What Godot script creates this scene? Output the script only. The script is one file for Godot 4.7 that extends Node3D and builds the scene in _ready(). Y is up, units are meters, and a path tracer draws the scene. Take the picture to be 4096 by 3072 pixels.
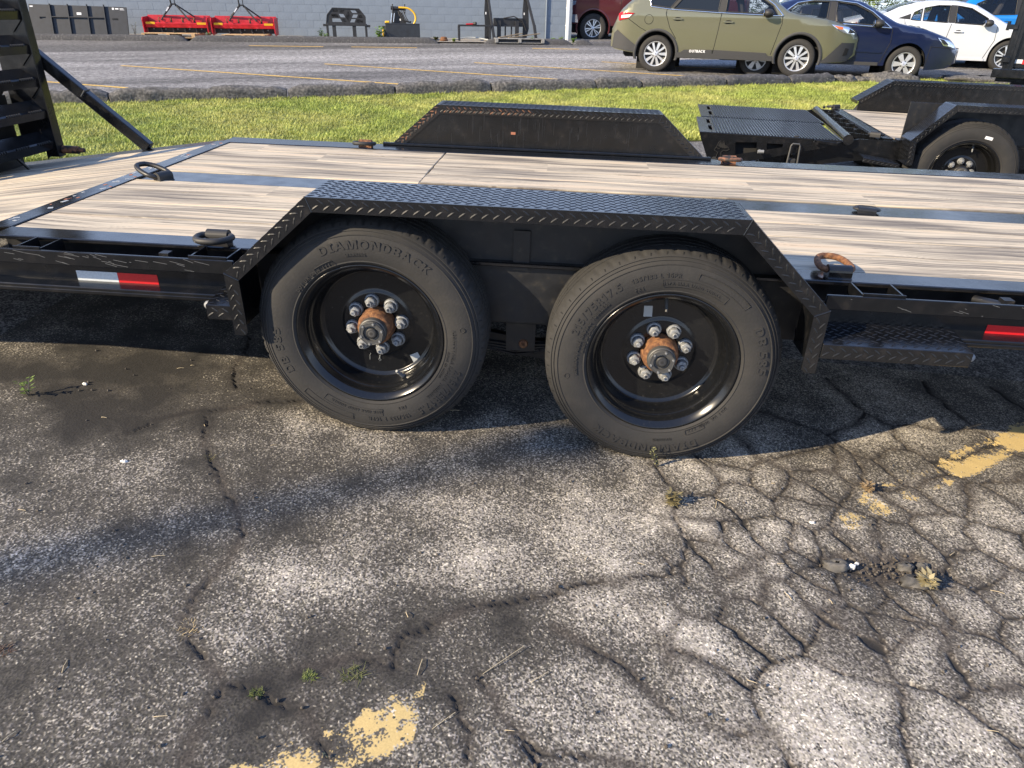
extends Node3D
# ---------------------------------------------------------------- mesh helper
class MB:
	var v := PackedVector3Array()
	var n := PackedVector3Array()
	var u := PackedVector2Array()
	var c := PackedColorArray()
	var ix := PackedInt32Array()
	var col := Color(1, 1, 1)
	var tinted := false
	func vert(p: Vector3, nn: Vector3, uv: Vector2) -> int:
		v.append(p); n.append(nn); u.append(uv); c.append(col)
		return v.size() - 1
	func tri(a: int, b: int, d: int) -> void:   # counter-clockwise seen from outside
		ix.append(a); ix.append(d); ix.append(b)
	func face(pts: Array) -> void:
		var nn: Vector3 = (pts[1] - pts[0]).cross(pts[2] - pts[0])
		if nn.length_squared() < 1e-16 and pts.size() > 3:
			nn = (pts[2] - pts[0]).cross(pts[3] - pts[0])
		if nn.length_squared() < 1e-18:
			return
		nn = nn.normalized()
		var an := nn.abs()
		var b := v.size()
		for p: Vector3 in pts:
			var uv := Vector2(p.x, p.z)
			if an.x > an.y and an.x > an.z: uv = Vector2(p.z, p.y)
			elif an.z > an.y: uv = Vector2(p.x, p.y)
			vert(p, nn, uv)
		for i in range(1, pts.size() - 1):
			tri(b, b + i, b + i + 1)
	func face_o(pts: Array, inside: Vector3) -> void:
		var mid := Vector3()
		for p: Vector3 in pts: mid += p
		mid /= pts.size()
		var nn: Vector3 = (pts[1] - pts[0]).cross(pts[2] - pts[0])
		if nn.length_squared() < 1e-16 and pts.size() > 3: nn = (pts[2] - pts[0]).cross(pts[3] - pts[0])
		if nn.dot(mid - inside) < 0.0:
			pts = pts.duplicate(); pts.reverse()
		face(pts)
	func box(ctr: Vector3, s: Vector3, B := Basis(), bev := 0.0) -> void:
		var h := s * 0.5
		bev = minf(bev, minf(h.x, minf(h.y, h.z)) * 0.6)
		if bev <= 0.0:
			for k in 3:
				for sg in [-1.0, 1.0]:
					var pts := []
					for q in [[-1.0, -1.0], [1.0, -1.0], [1.0, 1.0], [-1.0, 1.0]]:
						var p := Vector3()
						p[k] = sg * h[k]; p[(k + 1) % 3] = q[0] * h[(k + 1) % 3]; p[(k + 2) % 3] = q[1] * h[(k + 2) % 3]
						pts.append(ctr + B * p)
					face_o(pts, ctr)
			return
		var P := func(sx: float, sy: float, sz: float, k: int) -> Vector3:
			var p := Vector3(sx * (h.x - bev), sy * (h.y - bev), sz * (h.z - bev))
			p[k] = [sx, sy, sz][k] * h[k]
			return ctr + B * p
		for k in 3:
			for sg in [-1.0, 1.0]:
				var pts := []
				for q in [[-1.0, -1.0], [1.0, -1.0], [1.0, 1.0], [-1.0, 1.0]]:
					var s3 := [0.0, 0.0, 0.0]
					s3[k] = sg; s3[(k + 1) % 3] = q[0]; s3[(k + 2) % 3] = q[1]
					pts.append(P.call(s3[0], s3[1], s3[2], k))
				face_o(pts, ctr)
		for k in 3:   # edges along axis k
			var a := (k + 1) % 3
			var b := (k + 2) % 3
			for sa in [-1.0, 1.0]:
				for sb in [-1.0, 1.0]:
					var e := []
					for t in [[-1.0, a], [1.0, a], [1.0, b], [-1.0, b]]:
						var s3 := [0.0, 0.0, 0.0]
						s3[k] = t[0]; s3[a] = sa; s3[b] = sb
						e.append(P.call(s3[0], s3[1], s3[2], t[1]))
					face_o(e, ctr)
		for sx in [-1.0, 1.0]:
			for sy in [-1.0, 1.0]:
				for sz in [-1.0, 1.0]:
					face_o([P.call(sx, sy, sz, 0), P.call(sx, sy, sz, 1), P.call(sx, sy, sz, 2)], ctr)
	func bar(a: Vector3, b: Vector3, w: float, h: float, up := Vector3.UP, bev := 0.002) -> void:   # box from a to b
		var x := (b - a).normalized()
		var z := x.cross(up).normalized()
		box((a + b) * 0.5, Vector3(a.distance_to(b), h, w), Basis(x, z.cross(x), z), bev)
	func prism(poly: PackedVector2Array, z0: float, z1: float, X := Transform3D()) -> void:
		if Geometry2D.is_polygon_clockwise(poly): poly.reverse()
		var t := Geometry2D.triangulate_polygon(poly)
		for e in [[z1, false], [z0, true]]:
			for i in range(0, t.size(), 3):
				var pts := [Vector3(poly[t[i]].x, poly[t[i]].y, e[0]), Vector3(poly[t[i + 1]].x, poly[t[i + 1]].y, e[0]), Vector3(poly[t[i + 2]].x, poly[t[i + 2]].y, e[0])]
				var up: bool = (pts[1] - pts[0]).cross(pts[2] - pts[0]).z > 0.0
				if up == e[1]: pts.reverse()
				face([X * pts[0], X * pts[1], X * pts[2]])
		for i in poly.size():
			var a := poly[i]
			var b := poly[(i + 1) % poly.size()]
			face([X * Vector3(a.x, a.y, z0), X * Vector3(b.x, b.y, z0), X * Vector3(b.x, b.y, z1), X * Vector3(a.x, a.y, z1)])
	func sheet(rows: Array, closed := false, flip := false, uvs := Vector2(1, 1)) -> void:   # smooth grid of rows of points
		var R := rows.size()
		var C: int = rows[0].size()
		var b := v.size()
		for i in R:
			for j in C:
				var i0 := maxi(i - 1, 0); var i1 := mini(i + 1, R - 1)
				var j0 := j - 1; var j1 := j + 1
				if closed: j0 = (j - 1 + C) % C; j1 = j1 % C
				else: j0 = maxi(j0, 0); j1 = mini(j1, C - 1)
				var nn: Vector3 = (rows[i1][j] - rows[i0][j]).cross(rows[i][j1] - rows[i][j0])
				nn = nn.normalized() if nn.length_squared() > 1e-20 else Vector3.UP
				vert(rows[i][j], -nn if flip else nn, Vector2(float(j) / C * uvs.x, float(i) / R * uvs.y))
		for i in R - 1:
			for j in (C if closed else C - 1):
				var k := (j + 1) % C
				var a := b + i * C + j; var d := b + (i + 1) * C + j; var e := b + (i + 1) * C + k; var f := b + i * C + k
				if flip: tri(a, f, e); tri(a, e, d)
				else: tri(a, d, e); tri(a, e, f)
	func tube(path: Array, r, seg := 8, closed := false, caps := true) -> void:
		var rows := []
		var N := path.size()
		var side := Vector3()
		for i in N:
			var t: Vector3 = (path[(i + 1) % N] - path[(i - 1 + N) % N]) if closed else path[mini(i + 1, N - 1)] - path[maxi(i - 1, 0)]
			t = t.normalized()
			if i == 0: side = t.cross(Vector3.UP if absf(t.y) < 0.9 else Vector3.RIGHT)
			side = (side - t * side.dot(t)).normalized()
			var up := side.cross(t)
			var rr: float = r[i] if r is Array else r
			var row := PackedVector3Array()
			for j in seg:
				var an := TAU * j / seg
				row.append(path[i] + (side * cos(an) + up * sin(an)) * rr)
			rows.append(row)
		if closed: rows.append(rows[0])
		sheet(rows, true, true)
		if caps and not closed:
			face_o(Array(rows[0]), path[1]); face_o(Array(rows[N - 1]), path[N - 2])
	func lathe(prof: Array, seg: int, X := Transform3D(), mod = null, crease := 40.0) -> void:   # profile of (radius, height along local z), drawn from the outside of the shape inwards
		var start := 0
		while start < prof.size() - 1:
			var stop := start + 1
			while stop < prof.size() - 1:
				var d0: Vector2 = (prof[stop] - prof[stop - 1]).normalized()
				var d1: Vector2 = (prof[stop + 1] - prof[stop]).normalized()
				if absf(rad_to_deg(d0.angle_to(d1))) > crease: break
				stop += 1
			var rows := []
			for i in range(start, stop + 1):
				var row := PackedVector3Array()
				for j in seg:
					var an := TAU * j / seg
					var rr: float = prof[i].x
					if mod != null: rr += mod.call(i, j)
					row.append(X * Vector3(rr * cos(an), rr * sin(an), prof[i].y))
				rows.append(row)
			sheet(rows, true, true, Vector2(6, 1))
			start = stop
	func cyl(a: Vector3, b: Vector3, r: float, seg := 12, r2 := -1.0) -> void:
		tube([a, b], [r, r if r2 < 0.0 else r2], seg)
	func mesh(m: Mesh, X: Transform3D) -> void:
		for s in m.get_surface_count():
			var A := m.surface_get_arrays(s)
			var b := v.size()
			var vv: PackedVector3Array = A[Mesh.ARRAY_VERTEX]
			var nn: PackedVector3Array = A[Mesh.ARRAY_NORMAL]
			var B := X.basis.inverse().transposed()
			for i in vv.size(): vert(X * vv[i], (B * nn[i]).normalized(), Vector2())
			var ii: PackedInt32Array = A[Mesh.ARRAY_INDEX]
			for i in ii: ix.append(b + i)
	func add(o: MB, X: Transform3D) -> void:
		var b := v.size()
		for i in o.v.size():
			v.append(X * o.v[i]); n.append((X.basis * o.n[i]).normalized()); u.append(o.u[i]); c.append(o.c[i])
		for i in o.ix: ix.append(b + i)
	# a piece of a surface given as f(x, y) -> point: outline minus holes, cut into cells so that it follows the curve
	func patch(outline: PackedVector2Array, holes: Array, cell: float, f: Callable, flip := false) -> void:
		var lo := outline[0]; var hi := outline[0]
		for p in outline: lo = lo.min(p); hi = hi.max(p)
		var nx := maxi(1, ceili((hi.x - lo.x) / cell)); var ny := maxi(1, ceili((hi.y - lo.y) / cell))
		var dx := (hi.x - lo.x) / nx; var dy := (hi.y - lo.y) / ny
		for i in nx:
			for j in ny:
				var o := lo + Vector2(i * dx, j * dy)
				var list: Array = Geometry2D.intersect_polygons(PackedVector2Array([o, o + Vector2(dx, 0), o + Vector2(dx, dy), o + Vector2(0, dy)]), outline)
				for h: PackedVector2Array in holes:
					var nextl := []
					for q: PackedVector2Array in list: nextl.append_array(Geometry2D.clip_polygons(q, h))
					list = nextl
				for q: PackedVector2Array in list:
					if q.size() < 3: continue
					var t := Geometry2D.triangulate_polygon(q)
					var b := v.size()
					for p in q:
						var P: Vector3 = f.call(p)
						var e := 0.004
						var nn: Vector3 = (f.call(p + Vector2(e, 0)) - f.call(p - Vector2(e, 0))).cross(f.call(p + Vector2(0, e)) - f.call(p - Vector2(0, e)))
						nn = nn.normalized()
						vert(P, -nn if flip else nn, p)
					for k in range(0, t.size(), 3):
						var a := q[t[k]]; var bb := q[t[k + 1]]; var d := q[t[k + 2]]
						var ccw := (bb - a).cross(d - a) > 0.0
						if ccw != flip: tri(b + t[k], b + t[k + 1], b + t[k + 2])
						else: tri(b + t[k], b + t[k + 2], b + t[k + 1])
	func done() -> ArrayMesh:
		var A := []
		A.resize(Mesh.ARRAY_MAX)
		A[Mesh.ARRAY_VERTEX] = v; A[Mesh.ARRAY_NORMAL] = n; A[Mesh.ARRAY_TEX_UV] = u; A[Mesh.ARRAY_INDEX] = ix
		if tinted: A[Mesh.ARRAY_COLOR] = c
		var m := ArrayMesh.new()
		m.add_surface_from_arrays(Mesh.PRIMITIVE_TRIANGLES, A)
		return m

# ---------------------------------------------------------------- scene helpers
var M := {}
var taken := {}
var rng: RandomNumberGenerator = RandomNumberGenerator.new()

func numbered(s: String) -> String:
	var k: int = taken.get(s, 0)
	taken[s] = k + 1
	return s if k == 0 else "%s_%03d" % [s, k]

func put(called: String, mesh: Mesh, m: Material, parent: Node3D, at := Transform3D()) -> MeshInstance3D:
	var o := MeshInstance3D.new()
	o.mesh = mesh; o.material_override = m; o.transform = at
	if parent == self: o.name = numbered(called)
	else:
		o.name = called
		var k := 0
		while parent.has_node(NodePath(o.name)):
			k += 1
			o.name = "%s_%03d" % [called, k]
	parent.add_child(o, true)
	return o

func obj(called: String, mb: MB, m: Material, parent: Node3D) -> MeshInstance3D:
	return put(called, mb.done(), m, parent)

func group_node(called: String, parent: Node3D, at := Transform3D()) -> Node3D:
	var o := Node3D.new()
	o.transform = at
	o.name = numbered(called) if parent == self else called
	if parent != self:
		var k := 0
		while parent.has_node(NodePath(o.name)):
			k += 1
			o.name = "%s_%03d" % [called, k]
	parent.add_child(o, true)
	return o

func tag(o: Node3D, label: String, category: String, group := "") -> Node3D:
	o.set_meta("label", label); o.set_meta("category", category)
	if group: o.set_meta("group", group)
	return o

func thing(called: String, label: String, category: String, at := Transform3D(), group := "") -> Node3D:
	return tag(group_node(called, self, at), label, category, group)

func structure(o: Node3D) -> Node3D:
	o.set_meta("kind", "structure")
	return o

func stuff(o: Node3D) -> Node3D:
	o.set_meta("kind", "stuff")
	return o

func xf(x: float, y: float, z: float, B := Basis()) -> Transform3D:
	return Transform3D(B, Vector3(x, y, z))

func v2(a: Array) -> PackedVector2Array:   # [x, y, x, y, ...]
	var p := PackedVector2Array()
	for i in range(0, a.size(), 2): p.append(Vector2(a[i], a[i + 1]))
	return p

func ramp(a: Array, x: float) -> float:   # piecewise linear, [x, y, x, y, ...]
	if x <= a[0]: return a[1]
	for i in range(2, a.size(), 2):
		if x <= a[i]:
			return lerpf(a[i - 1], a[i + 1], (x - a[i - 2]) / maxf(a[i] - a[i - 2], 1e-6))
	return a[a.size() - 1]

func smooth_ramp(a: Array, x: float) -> float:
	return (ramp(a, x - 0.06) + 2.0 * ramp(a, x) + ramp(a, x + 0.06) + ramp(a, x - 0.03) + ramp(a, x + 0.03)) / 6.0

func lin(r: float, g := -1.0, b := -1.0) -> Color:   # linear reflectance to the sRGB that albedo_color takes
	if g < 0.0: g = r; b = r
	return Color(r, g, b).linear_to_srgb()

func mat(c: Color, rough := 0.6, metal := 0.0) -> StandardMaterial3D:
	var m := StandardMaterial3D.new()
	m.albedo_color = c; m.roughness = rough; m.metallic = metal
	return m

func tri_tex(m: StandardMaterial3D, t: Texture2D, s: float) -> StandardMaterial3D:
	m.albedo_texture = t
	m.uv1_triplanar = true
	m.uv1_scale = Vector3.ONE * s
	return m

func noise(sd: int, f: float, oct := 4, kind := FastNoiseLite.TYPE_SIMPLEX_SMOOTH) -> FastNoiseLite:
	var q := FastNoiseLite.new()
	q.seed = sd; q.frequency = f; q.noise_type = kind
	q.fractal_octaves = oct
	q.fractal_type = FastNoiseLite.FRACTAL_FBM if oct > 1 else FastNoiseLite.FRACTAL_NONE
	return q

func s8(x: float) -> int:   # linear 0..1 to an sRGB byte
	x = clampf(x, 0.0, 1.0)
	return int(255.0 * (12.92 * x if x < 0.0031308 else 1.055 * pow(x, 1.0 / 2.4) - 0.055) + 0.5)

func blotch(sd: int, size: int, f: float, stops: Array, oct := 5) -> ImageTexture:   # tiling noise coloured by stops [at, Color(linear)]
	var im := noise(sd, f, oct).get_seamless_image(size, size, false, false, 0.15)
	var d := im.get_data()
	var lut := PackedByteArray()
	for i in 256:
		var x := i / 255.0
		var c: Color = stops[0][1]
		for k in stops.size() - 1:
			if x >= stops[k][0]:
				c = (stops[k][1] as Color).lerp(stops[k + 1][1], clampf((x - stops[k][0]) / (stops[k + 1][0] - stops[k][0]), 0.0, 1.0))
		lut.append(s8(c.r)); lut.append(s8(c.g)); lut.append(s8(c.b))
	var o := PackedByteArray()
	o.resize(size * size * 3)
	for i in size * size:
		var k := d[i] * 3
		o[i * 3] = lut[k]; o[i * 3 + 1] = lut[k + 1]; o[i * 3 + 2] = lut[k + 2]
	return ImageTexture.create_from_image(Image.create_from_data(size, size, false, Image.FORMAT_RGB8, o))

func grey_tex(sd: int, size: int, f: float, lo: float, hi: float, oct := 4) -> ImageTexture:
	var im := noise(sd, f, oct).get_seamless_image(size, size, false, false, 0.15)
	var d := im.get_data()
	for i in d.size(): d[i] = int(255.0 * lerpf(lo, hi, d[i] / 255.0))
	return ImageTexture.create_from_image(Image.create_from_data(size, size, false, Image.FORMAT_L8, d))

# ---------------------------------------------------------------- materials
func wood_tex(sd: int) -> Array:   # grain along u, one board across v
	var W := 1024
	var H := 96
	var a := noise(sd, 0.05, 4)
	var b := noise(sd + 1, 0.02, 3)
	var w := noise(sd + 2, 0.006, 2)
	var alb := PackedByteArray(); alb.resize(W * H * 3)
	var hgt := PackedByteArray(); hgt.resize(W * H)
	var knots := []
	var r: RandomNumberGenerator = RandomNumberGenerator.new(); r.seed = sd
	for k in 4: knots.append(Vector3(r.randf() * W, r.randf_range(8, H - 8), r.randf_range(3.0, 7.0)))
	for j in H:
		for i in W:
			var y := float(j) + w.get_noise_2d(i * 0.8, j) * 7.0
			var dark := 0.0
			for k: Vector3 in knots:
				var dx := (i - k.x) * 0.22; var dy := j - k.y
				var q := exp(-(dx * dx + dy * dy) / (k.z * k.z * 1.6))
				y += dy * q * 0.9
				dark += exp(-(dx * dx + dy * dy) / (k.z * k.z * 0.25)) * 0.7
			var g := a.get_noise_2d(i * 0.028, y * 1.9)          # fibres
			var f := a.get_noise_2d(i * 0.09 + 900.0, y * 5.0)
			var s := b.get_noise_2d(i * 0.10, y * 0.8)          # grey weathering streaks
			var crack := smoothstep(0.30, 0.5, a.get_noise_2d(i * 0.035 + 300.0, y * 4.0))
			var t := clampf(0.66 + g * 0.62 + f * 0.5 + s * 0.9 - dark * 0.6, 0.0, 1.0)
			var c := Color(0.14, 0.122, 0.10).lerp(Color(0.53, 0.455, 0.335), t)
			c = c.lerp(Color(0.50, 0.33, 0.19), clampf(s * 0.7 - 0.12 + f * 0.2, 0.0, 0.38))
			c = c.lerp(Color(0.07, 0.055, 0.045), clampf(crack * 0.75 + dark * 0.4, 0.0, 0.9))
			var o := (j * W + i) * 3
			alb[o] = s8(c.r); alb[o + 1] = s8(c.g); alb[o + 2] = s8(c.b)
			hgt[j * W + i] = int(clampf(0.6 + g * 0.35 + f * 0.2 - crack * 0.6, 0.0, 1.0) * 255.0)
	return [ImageTexture.create_from_image(Image.create_from_data(W, H, false, Image.FORMAT_RGB8, alb)), ImageTexture.create_from_image(Image.create_from_data(W, H, false, Image.FORMAT_L8, hgt))]

func make_materials() -> void:
	var grime := blotch(11, 512, 0.012, [[0.0, Color(0.55, 0.52, 0.48)], [0.35, Color(0.75, 0.75, 0.75)], [0.6, Color(0.95, 0.95, 0.95)], [1.0, Color(1, 1, 1)]])
	var rough := grey_tex(12, 512, 0.02, 0.55, 1.0)
	var dirt := blotch(13, 512, 0.03, [[0.0, Color(0.006, 0.0065, 0.008)], [0.6, Color(0.009, 0.0095, 0.011)], [0.78, Color(0.016, 0.015, 0.014)], [1.0, Color(0.04, 0.036, 0.03)]])
	var scuff := blotch(14, 512, 0.02, [[0.0, Color(0.0035, 0.004, 0.005)], [0.55, Color(0.005, 0.0055, 0.0065)], [0.75, Color(0.008, 0.008, 0.009)], [1.0, Color(0.018, 0.017, 0.016)]])
	var rust := blotch(15, 256, 0.03, [[0.0, Color(0.03, 0.02, 0.015)], [0.4, Color(0.11, 0.045, 0.02)], [0.7, Color(0.21, 0.095, 0.035)], [1.0, Color(0.36, 0.2, 0.1)]])
	var bump := grey_tex(16, 512, 0.09, 0.0, 1.0, 5)
	M.paint = tri_tex(mat(Color.WHITE, 0.30), scuff, 1.1)          # gloss black enamel on the trailers
	M.paint.roughness_texture = rough
	M.paint.metallic_specular = 0.5
	M.frame = tri_tex(mat(Color.WHITE, 0.62), dirt, 1.3)           # the same enamel, road dust on it
	M.frame.roughness_texture = rough
	M.tread = tri_tex(mat(Color.WHITE, 0.22), scuff, 1.7)
	M.tread.roughness_texture = rough
	M.tread.metallic_specular = 0.6
	M.lug = mat(lin(0.006, 0.0065, 0.0075), 0.45)
	M.lug.metallic_specular = 0.5
	M.rail = tri_tex(mat(Color.WHITE, 0.24), scuff, 0.9)
	M.rail.roughness_texture = rough
	M.rail.metallic_specular = 0.62
	M.rubber = tri_tex(mat(Color.WHITE, 0.82), blotch(17, 512, 0.015, [[0.0, Color(0.018, 0.018, 0.018)], [0.6, Color(0.022, 0.0215, 0.021)], [0.85, Color(0.027, 0.0255, 0.024)], [1.0, Color(0.045, 0.04, 0.034)]]), 1.6)
	M.rubber.heightmap_enabled = true; M.rubber.heightmap_texture = bump; M.rubber.heightmap_scale = 0.05
	M.letter = mat(lin(0.021, 0.0205, 0.02), 0.72)
	M.recess_shade = mat(lin(0.012), 0.95)  # near-black that paints the shade inside recesses
	M.rim = tri_tex(mat(Color.WHITE, 0.2), blotch(18, 512, 0.05, [[0.0, Color(0.0045, 0.005, 0.006)], [0.66, Color(0.006, 0.0065, 0.0075)], [0.84, Color(0.012, 0.012, 0.012)], [1.0, Color(0.06, 0.057, 0.05)]]), 2.2)
	M.rim.metallic_specular = 0.5
	M.rim_new = mat(lin(0.006), 0.16)
	M.zinc = tri_tex(mat(Color.WHITE, 0.6, 0.35), blotch(19, 256, 0.06, [[0.0, Color(0.11, 0.115, 0.12)], [0.6, Color(0.24, 0.25, 0.255)], [1.0, Color(0.40, 0.40, 0.39)]]), 9.0)
	M.rust = tri_tex(mat(Color.WHITE, 0.88), rust, 7.0)
	M.rust.heightmap_enabled = true; M.rust.heightmap_texture = bump; M.rust.heightmap_scale = 0.06
	M.rusty = tri_tex(mat(Color.WHITE, 0.7), blotch(20, 256, 0.02, [[0.0, Color(0.014, 0.014, 0.015)], [0.5, Color(0.02, 0.018, 0.017)], [0.56, Color(0.16, 0.065, 0.03)], [1.0, Color(0.36, 0.17, 0.085)]]), 3.0)
	M.cast = mat(lin(0.09, 0.09, 0.088), 0.55, 0.5)
	M.plastic = mat(lin(0.018), 0.6)
	M.white = mat(lin(0.7, 0.71, 0.72), 0.5)
	M.label = mat(lin(0.34, 0.36, 0.36), 0.55)
	M.tape_white = tri_tex(mat(Color.WHITE, 0.35), blotch(21, 256, 0.08, [[0.0, Color(0.44, 0.48, 0.5)], [1.0, Color(0.58, 0.62, 0.64)]]), 5.0)
	M.tape_red = tri_tex(mat(Color.WHITE, 0.35), blotch(22, 256, 0.08, [[0.0, Color(0.46, 0.008, 0.012)], [1.0, Color(0.58, 0.014, 0.018)]]), 5.0)
	M.primer = mat(lin(0.30, 0.12, 0.07), 0.85)
	M.streak = mat(lin(0.085, 0.09, 0.095), 0.8)
	for k in 4:
		var t := wood_tex(40 + 7 * k)
		var m := mat(Color.WHITE, 0.85)
		m.albedo_texture = t[0]
		m.heightmap_enabled = true; m.heightmap_texture = t[1]; m.heightmap_scale = 0.14
		M["wood%d" % k] = m
	M.chrome = mat(lin(0.75, 0.76, 0.78), 0.12, 1.0)
	M.alloy = mat(lin(0.62, 0.63, 0.64), 0.3, 0.65)
	M.alloy_dark = mat(lin(0.03), 0.5, 0.3)
	M.glass = mat(Color(0.05, 0.07, 0.075, 0.34), 0.04); M.glass.transparency = BaseMaterial3D.TRANSPARENCY_ALPHA
	M.tint = mat(lin(0.012, 0.015, 0.018), 0.07)
	M.lamp = mat(Color(0.85, 0.88, 0.9, 0.30), 0.05); M.lamp.transparency = BaseMaterial3D.TRANSPARENCY_ALPHA
	M.amber = mat(lin(0.62, 0.16, 0.04), 0.2)
	M.red_lamp = mat(lin(0.35, 0.01, 0.015), 0.15)
	M.clad = mat(lin(0.035, 0.036, 0.038), 0.7)
	M.dark = mat(lin(0.008), 0.9)
	M.seat = mat(lin(0.05, 0.05, 0.052), 0.9)
	M.seat_grey = mat(lin(0.24, 0.23, 0.22), 0.9)
	M.red_steel = tri_tex(mat(lin(0.50, 0.012, 0.022), 0.4), grime, 0.7)
	M.yellow = mat(lin(0.72, 0.42, 0.02), 0.45)
	M.steel_blue = tri_tex(mat(lin(0.014, 0.018, 0.025), 0.5), grime, 0.8)
	M.black_steel = tri_tex(mat(lin(0.016, 0.017, 0.02), 0.5), grime, 1.2)
	M.pine = tri_tex(mat(lin(0.50, 0.33, 0.17), 0.85), grime, 2.0)
	M.old_pine = tri_tex(mat(lin(0.20, 0.16, 0.11), 0.9), grime, 2.0)
	M.grey_wood = tri_tex(mat(lin(0.27, 0.27, 0.26), 0.9), grime, 2.0)
	M.wall = tri_tex(mat(lin(0.175, 0.215, 0.268), 0.75), blotch(23, 512, 0.01, [[0.0, Color(0.86, 0.86, 0.86)], [1.0, Color(1, 1, 1)]]), 0.35)
	M.wall.heightmap_enabled = true; M.wall.heightmap_texture = bump; M.wall.heightmap_scale = 0.12
	M.curb = tri_tex(mat(Color.WHITE, 0.92), blotch(24, 512, 0.06, [[0.0, Color(0.03, 0.03, 0.031)], [0.36, Color(0.05, 0.049, 0.047)], [0.55, Color(0.10, 0.095, 0.088)], [1.0, Color(0.24, 0.225, 0.205)]], 6), 0.6)
	M.curb.heightmap_enabled = true; M.curb.heightmap_texture = bump; M.curb.heightmap_scale = 0.5
	M.curb_tar = tri_tex(mat(Color.WHITE, 0.85), blotch(25, 512, 0.03, [[0.0, Color(0.03, 0.031, 0.034)], [0.6, Color(0.055, 0.055, 0.058)], [0.8, Color(0.1, 0.1, 0.1)], [1.0, Color(0.4, 0.39, 0.37)]], 6), 0.8)
	M.curb_tar.heightmap_enabled = true; M.curb_tar.heightmap_texture = bump; M.curb_tar.heightmap_scale = 0.4
	M.stone = tri_tex(mat(Color.WHITE, 0.9), blotch(26, 256, 0.05, [[0.0, Color(0.1, 0.09, 0.08)], [0.5, Color(0.25, 0.23, 0.2)], [1.0, Color(0.5, 0.47, 0.42)]]), 9.0)
	M.grit = tri_tex(mat(Color.WHITE, 0.95), blotch(28, 256, 0.05, [[0.0, Color(0.03, 0.025, 0.02)], [0.6, Color(0.08, 0.068, 0.055)], [1.0, Color(0.25, 0.23, 0.2)]]), 9.0)
	M.pebble = mat(lin(0.66, 0.64, 0.6), 0.8)
	M.line = tri_tex(mat(Color.WHITE, 0.85), blotch(27, 512, 0.04, [[0.0, Color(0.16, 0.12, 0.07)], [0.35, Color(0.40, 0.26, 0.07)], [0.6, Color(0.62, 0.40, 0.09)], [1.0, Color(0.7, 0.47, 0.13)]]), 0.8)
	M.leaf = mat(Color.WHITE, 0.55); M.leaf.vertex_color_use_as_albedo = true; M.leaf.backlight_enabled = true; M.leaf.backlight = Color(0.5, 0.5, 0.5)
	M.grass = mat(Color.WHITE, 0.6); M.grass.vertex_color_use_as_albedo = true; M.grass.backlight_enabled = true; M.grass.backlight = Color(0.35, 0.35, 0.35)
	M.bark = mat(lin(0.08, 0.06, 0.045), 0.95)
	M.straw = mat(lin(0.5, 0.41, 0.26), 0.8)

func car_paint(c: Color, metal := 0.35, rough := 0.32) -> StandardMaterial3D:
	var m := mat(c, rough, metal)
	m.clearcoat_enabled = true; m.clearcoat = 0.9; m.clearcoat_roughness = 0.04
	return m

# ---------------------------------------------------------------- ground
const X0 := -2.1
const X1 := 2.5
const Z0 := -0.95
const Z1 := 1.38
const TW := 2048
const TH := 1038
const CW := 1024
const CH := 519
const SLOPE := -0.0557   # the old pavement falls to the right under the trailer

func lot_y(x: float, z: float) -> float:   # the car park rises gently to the building, then levels out
	var t := -0.2825 - 0.00241 * x - 0.0349 * maxf(z, -24.5)
	return minf(t, 0.62)

func lawn_y(x: float, z: float) -> float:
	return -0.167 + 0.00189 * x - 0.0241 * z

func ground_y(x: float, z: float) -> float:
	var a := SLOPE * clampf(x, -5.0, 5.0)
	return lerpf(a, lawn_y(x, z), smoothstep(-1.5, -5.0, z))

func near_edge(x: float) -> float:   # where the gravel ends and the lawn begins
	return -6.05 - 0.33 * x if x < 1.9 else -6.68 - 0.05 * (x - 1.9)

func berm_z(x: float) -> float:   # foot of the broken curb between lawn and car park
	return -10.72 - 0.397 * x

var crack_h := PackedFloat32Array()

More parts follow.
